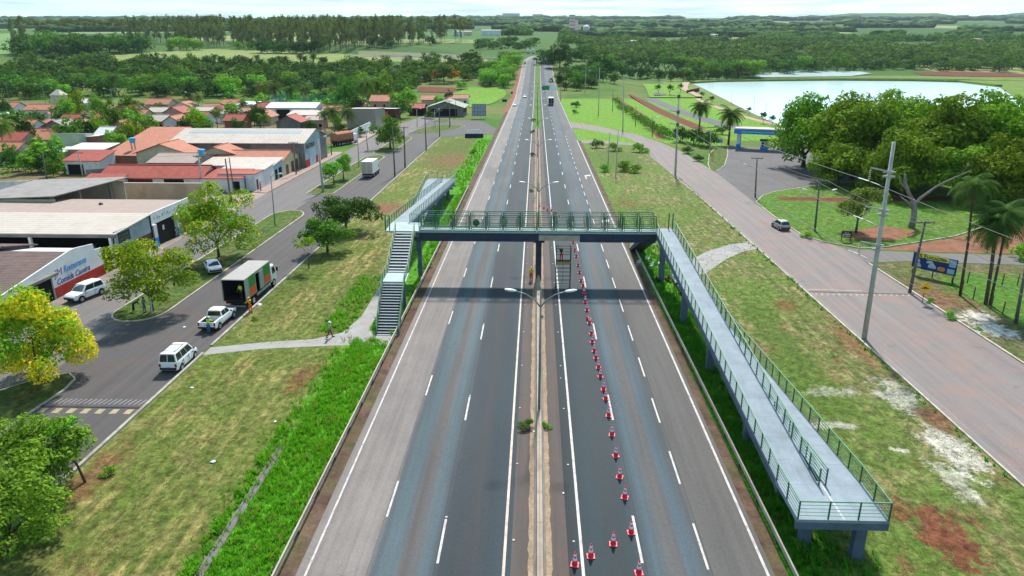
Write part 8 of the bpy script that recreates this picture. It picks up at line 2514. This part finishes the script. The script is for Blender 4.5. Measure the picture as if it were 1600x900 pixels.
treeline(2650, -2200, 2600, 4, 42, (16, 26), (13, 19), F_DK, 56, 'dark woods across the distant plain', -.6)
treeline(3400, -2800, 3300, 4, 55, (22, 36), (15, 22), F_MID, 57, 'woods across the far plain', -.5)
treeline(4400, -3600, 4300, 4, 70, (30, 46), (17, 25), F_DK, 58, 'dark woods across the far plain', -.2)
treeline(5700, -4700, 5500, 3, 90, (40, 60), (18, 28), F_DK, 59, 'blue dark woods along the horizon', -.5)
# low blue hills on the horizon
for (xa, xb, top, lab) in ((1270, 1465, 21.5, 0), (1560, 1700, 19, 1), (-100, 140, 27, 2)):
    mb = MB(); n = 24
    Yh = 6850
    pts = []
    for k in range(n + 1):
        px = xa + (xb - xa) * k / n
        zz = _row_z(Yh, 28.5 - (28.5 - top) * min(1, math.sin(math.pi * k / n) * 2.2) - rv_.uniform(0, .4))
        X = P(px, 200)[0] / P(px, 200)[1] * Yh
        pts.append((X, zz))
    base = _row_z(Yh, 33)
    for X, z in pts: mb.v += [(X, Yh - 500, base), (X, Yh, z), (X, Yh + 400, z), (X, Yh + 700, base)]
    for k in range(n):
        for q in range(3): mb.f.append([4 * k + q, 4 * k + 4 + q, 4 * k + 5 + q, 4 * k + 1 + q]); mb.m.append(0)
    tag(mb.build('hills', M_GROUND), kind='structure')

# --- shrubs, hedges
def make_shrub(R_, h, seed, m, leaf, n, name='shrub'):
    t = empty(name, (0, 0, 0))
    L = lobed(seed, R_, h * .5, 9, .45)
    link('foliage', np_mesh('foliage', leaves(L, n, leaf, seed, h * .48), quad_idx(n), m), t)
    s = MB()
    for k in range(4): s.tube([(0, 0, -.05), (R_ * .4 * math.cos(k * 1.6), R_ * .4 * math.sin(k * 1.6), h * .7)], [.03, .012], 5)
    s.build('stem', M_BARK, t)
    return t
sh = [make_shrub(1, 1.2, 501 + k, [L_MID, L_BRIGHT, L_DARK][k], .16, 800) for k in range(3)]
SH = [((822, 669), .62, 0, 'dark green shrub left of the barrier at the nearest lamp'), ((853, 669), .42, 1, 'small bright shrub right of the barrier at the nearest lamp'), ((832, 244), .8, 0, 'shrub in the median beyond the footbridge'), ((832, 208), .9, 0, 'second shrub in the median beyond the footbridge'), ((833, 190), 1.0, 2, 'third shrub in the median beyond the footbridge'), ((830, 300), .5, 0, 'little shrub in the median just beyond the footbridge'),
      ((845, 497), .25, 2, 'tiny weed at the barrier near the lamp base'), ((1530, 546 - 30), .3, 1, 'grass tussock at the kerb left of the lime patch'), ((1484, 498), .7, 1, 'bright bush at the kerb of the brown road'), ((1453, 473), .5, 1, 'pale tuft beside the yellow hump sign'), ((1596, 405), 1.7, 1, 'bright bush at the right edge before the dirt yard'), ((900, 168), 2.3, 2, 'round bush on the green slope near the highway'), ((884, 130), 3.0, 0, 'bush at the right edge of the highway far away'), ((877, 140), 2.5, 2, 'dark bush below the tall poles at the highway'), ((898, 178), 1.6, 0, 'flat bush at the shoulder far away'),
      ((945, 268), 1.5, 1, 'leafy clump left of the thin pole on the verge'), ((975, 267), 2.1, 1, 'big leafy clump on the mown verge beyond the bridge'), ((992, 270), 1.6, 1, 'leafy clump at the right of the verge clumps'), ((932, 231), 1.9, 2, 'dark clump in the strip beside the exit slip'), ((960, 236), 2.0, 1, 'bright clump in the strip beside the exit slip'), ((1000, 238), 2.2, 1, 'bright clump at the right end of the exit strip'),
      ((1062, 222), 3.6, 2, 'dark bush left in the hedge below the palms'), ((1085, 226), 3.8, 2, 'dark bush in the hedge between the palms'), ((1108, 230), 3.4, 2, 'dark bush in the hedge at the right palm'), ((1075, 240), 1.6, 2, 'dark low bush in the forecourt island'), ((1092, 252), 1.3, 2, 'purplish low bush at the island end'), ((1128, 210), 2.6, 0, 'bush behind the hedge toward the park road'), ((1013, 383), .7, 1, 'bush in the weeds at the far end of the right guardrail'),
      ((690, 375), .6, 1, 'bright weeds left of the bridge pier by the guardrail'), ((668, 418), .7, 1, 'bright weeds beside the stairs'), ((1260, 372), .8, 1, 'weeds at the foot of the two lamp pole'), ((170, 742), .5, 1, 'green weeds beside the thin leaning tree'), ((398, 500), .35, 1, 'weeds on the verge behind the orange worker'), ((740, 240), 1.2, 1, 'tall bright weeds beside the left guardrail far away')]
for (b, s, k, lab) in SH:
    X, Y = P(*b); place(sh[k], X, Y, s, rv_.random() * 6, lab, 'shrub', name='shrub')
hp = [(962, 160), (970, 168), (979, 176), (989, 184), (1000, 192), (1011, 200), (1022, 207), (1034, 213), (1046, 219)]
hv = []
ox, oy = PT(*hp[0])
for i, ((xa, ya), (xb, yb)) in enumerate(zip(hp, hp[1:])):
    for f_ in (0, .33, .66):
        X, Y = PT(xa + (xb - xa) * f_, ya + (yb - ya) * f_)
        q = leaves(lobed(600 + i, 2.4, 1.5, 7, .45), 200, .5, i * 3 + int(f_ * 9), 1.5)
        hv.append(q + np.array([X - ox, Y - oy, 0]))
hv = np.concatenate(hv)
t = empty('hedge', (ox, oy, 0), 0, 'long dark hedge along the red bank below the park road', 'hedge')
link('foliage', np_mesh('foliage', hv, quad_idx(len(hv) // 4), L_MID), t)
sm = MB()
for a in hp: X, Y = PT(*a); sm.tube([(X - ox, Y - oy, -.1), (X - ox, Y - oy, 1.6)], .06, 5)
sm.build('stem', M_BARK, t)
tiny = make_tree(3.4, 1.3, 701, L_MID, .5, 160, nl=6, squash=.7, lift=2.3, r=.07, lobe=.4)
for (px, py, s, lab) in [(1096, 156, 1.3, 'small palm like tree at the lake shore farthest left'), (1112, 164, 1.3, 'second small tree on the lake shore path'), (1192, 194, 1.3, 'small tree on the shore above the gateway'), (1028, 148, 1.8, 'small yellowish tree beside the park road bend'), (1046, 150, 2.0, 'second small tree beside the park road bend'), (1063, 146, 1.8, 'third small tree by the lake path start'), (1170, 180, 1.0, 'thin tree by the shore halfway along the path'), (1206, 198, 1.2, 'bushy small tree at the right end of the shore')]:
    X, Y = PT(px, py); place(tiny, X, Y, s, rv_.random() * 6, lab, 'tree', name='small_tree')
for (px, py, top, lab) in [(1196, 187, 162, 'thin lamp post on the lake shore left'), (1178, 176, 146, 'slim pole on the lake shore'), (1225, 198, 165, 'thin lamp post on the lake shore before the mango trees'), (1143, 163, 140, 'thinnest pole standing at the lake edge')]:
    pole((px, py), (px, top), .07, lab, 'l' if 'lamp' in lab else '', M_STEELPOLE, 'pole')

# --- grass that has height
def blades(name, regions, label, m, seed):
    r = np.random.RandomState(seed)
    V = []
    for (x0, x1, y0, y1, dens, hmin, hmax, wd) in regions:
        n = int((x1 - x0) * (y1 - y0) * dens)
        t = max(1, n // 7)
        tx, ty = r.uniform(x0, x1, t), r.uniform(y0, y1, t)
        patch = .55 + .45 * np.sin(tx * 1.7 + np.sin(ty * .9) * 2) * np.sin(ty * .8 + tx)
        keep = r.rand(t) < (.45 + patch)
        tx, ty = tx[keep], ty[keep]; th = r.uniform(hmin, hmax, len(tx)) * (.65 + .5 * patch[keep])
        k = 7
        bx = np.repeat(tx, k) + r.normal(size=len(tx) * k) * .07; by = np.repeat(ty, k) + r.normal(size=len(tx) * k) * .07
        h = np.repeat(th, k) * r.uniform(.6, 1.2, len(bx))
        a = r.uniform(0, 6.28, len(bx)); ln = r.uniform(.15, .75, len(bx)) * h
        w = wd * r.uniform(.6, 1.3, len(bx))
        c_, s__ = np.cos(a), np.sin(a)
        z0 = np.zeros(len(bx))
        p0 = np.stack([bx - s__ * w, by + c_ * w, z0], 1); p1 = np.stack([bx + s__ * w, by - c_ * w, z0], 1)
        p2 = np.stack([bx + c_ * ln * .4 + s__ * w * .8, by + s__ * ln * .4 - c_ * w * .8, h * .62], 1); p3 = np.stack([bx + c_ * ln, by + s__ * ln, h], 1)
        V.append(np.stack([p0, p1, p2, p3], 1).reshape(-1, 3))
    V = np.concatenate(V)
    return tag(link(name, np_mesh(name, V, quad_idx(len(V) // 4), m)), label, 'grass', None, 'stuff')
L_LUSH = leaf_mat('lush_grass_blades', (.08, .27, .012), (.14, .37, .018), (.23, .44, .035), .35, .6, 0)
L_DRYG = leaf_mat('dry_grass_blades', (.22, .20, .075), (.15, .18, .04), (.34, .28, .11), .35, .5, 0)
L_SHADEG = leaf_mat('rank_grass_blades', (.045, .16, .012), (.095, .27, .018), (.15, .34, .03), .35, .6, 0)
blades('tall_grass', [(-17.6, -14.0, 29, 64.0, 170, .14, .46, .026), (-19.0, -18.3, 30, 50, 60, .25, .55, .035), (-18.2, -17.6, 29, 46, 45, .15, .4, .03), (-20.2, -19.0, 30, 60, 12, .1, .3, .03), (-18.9, -16.0, 44, 61.5, 60, .2, .5, .03), (-18.9, -18.25, 29, 46, 120, .3, .7, .035), (-16.6, -15.2, 66, 72, 60, .2, .5, .03), (-14.3, -13.95, 65, 145, 60, .3, .7, .04), (-15.4, -14.0, 86, 145, 28, .3, .7, .05), (-21.8, -18.8, 65.5, 84, 45, .25, .55, .04), (-18.0, -14.4, 145, 225, 8, .4, .8, .08)], 'lush bright green grass along the left guardrail and drain', L_LUSH, 61)
blades('tall_grass', [(14.2, 17.4, 28, 75, 110, .25, .65, .035), (14.3, 19, 75, 100, 45, .25, .6, .04), (17.4, 19.4, 28, 34, 45, .2, .5, .03), (31.2, 31.8, 40, 160, 16, .15, .45, .05)], 'rank green weeds below the long right ramp', L_SHADEG, 62)
blades('short_grass', [(-18.6, -14.2, 29, 64, 9, .25, .62, .016), (14.3, 18.5, 28, 75, 7, .25, .6, .018), (-30.2, -18.8, 29, 60, 70, .03, .10, .022), (-30.2, -19, 62.5, 100, 30, .04, .11, .03), (19.4, 31.6, 30, 75, 55, .03, .10, .022), (19.4, 31.6, 75, 130, 14, .05, .13, .04)], 'short dry tufts on the mown verges', L_DRYG, 63)
blades('short_grass', [(-45, -40, 28, 52, 24, .08, .2, .03), (-44.8, -40.2, 70, 118, 14, .08, .2, .04), (47, 70, 104, 112, 6, .1, .25, .06)], 'green tufts on the grass islands of the service road', L_SHADEG, 64)
# litter on verge and road
def litter():
    r = random.Random(5)
    for i, (px, py, s) in enumerate([(333, 723, .32), (430, 660, .22), (610, 745, .0), (405, 477, .5), (288, 512, .25), (880, 772, .12), (876, 592, .1), (885, 770, .0), (1253, 800, .35), (300, 607, .3), (1360, 400, .0), (835, 676, .22)]):
        if not s: continue
        X, Y = P(px, py)
        mb = MB().lathe([(s * .5, 0), (s * .55, .03), (s * .3, s * .25), (0, s * .3)], 7)
        mb.v = [(x * r.uniform(.5, 1.3), y * r.uniform(.5, 1.3), z) for x, y, z in mb.v]
        o = mb.build('litter', M_WHITE, None, loc=(X, Y, .06))
        tag(o, ['white crumpled litter on the dry grass at the bottom left', 'white scrap beside the lush strip on the left', '', 'pale rubbish on the verge near the orange worker', 'white scrap on the street before the island tip', 'white scrap by the barrier at the bottom', 'small white scrap on the right median edge', '', 'white sheet of litter on the red soil at the bottom right', 'white scrap at the kerb behind the van', '', 'white scrap under the dark median shrub'][i], 'litter')
litter()

for o in [o for o in bpy.data.objects if o.type == 'EMPTY' and not o.parent and 'label' not in o]:
    for c in list(o.children): bpy.data.objects.remove(c)
    bpy.data.objects.remove(o)

# ------------------------------------------------------------------ haze over the plain
hz = NT('haze_air')
hz.n.remove(hz.b)
pv = hz.new('ShaderNodeVolumePrincipled')
pv.inputs['Color'].default_value = (.72, .86, 1.0, 1)
pv.inputs['Density'].default_value = 0.000034
pv.inputs['Anisotropy'].default_value = 0.2
hz.l.new(pv.outputs['Volume'], hz.n['Material Output'].inputs['Volume'])
zt = max(_zexact(0, 7000), _zexact(500, 7000)) + 140
haze = MB().span(-6600, 6600, -290, 7600, -2.5, zt).build('haze', hz.m)
tag(haze, kind='stuff')
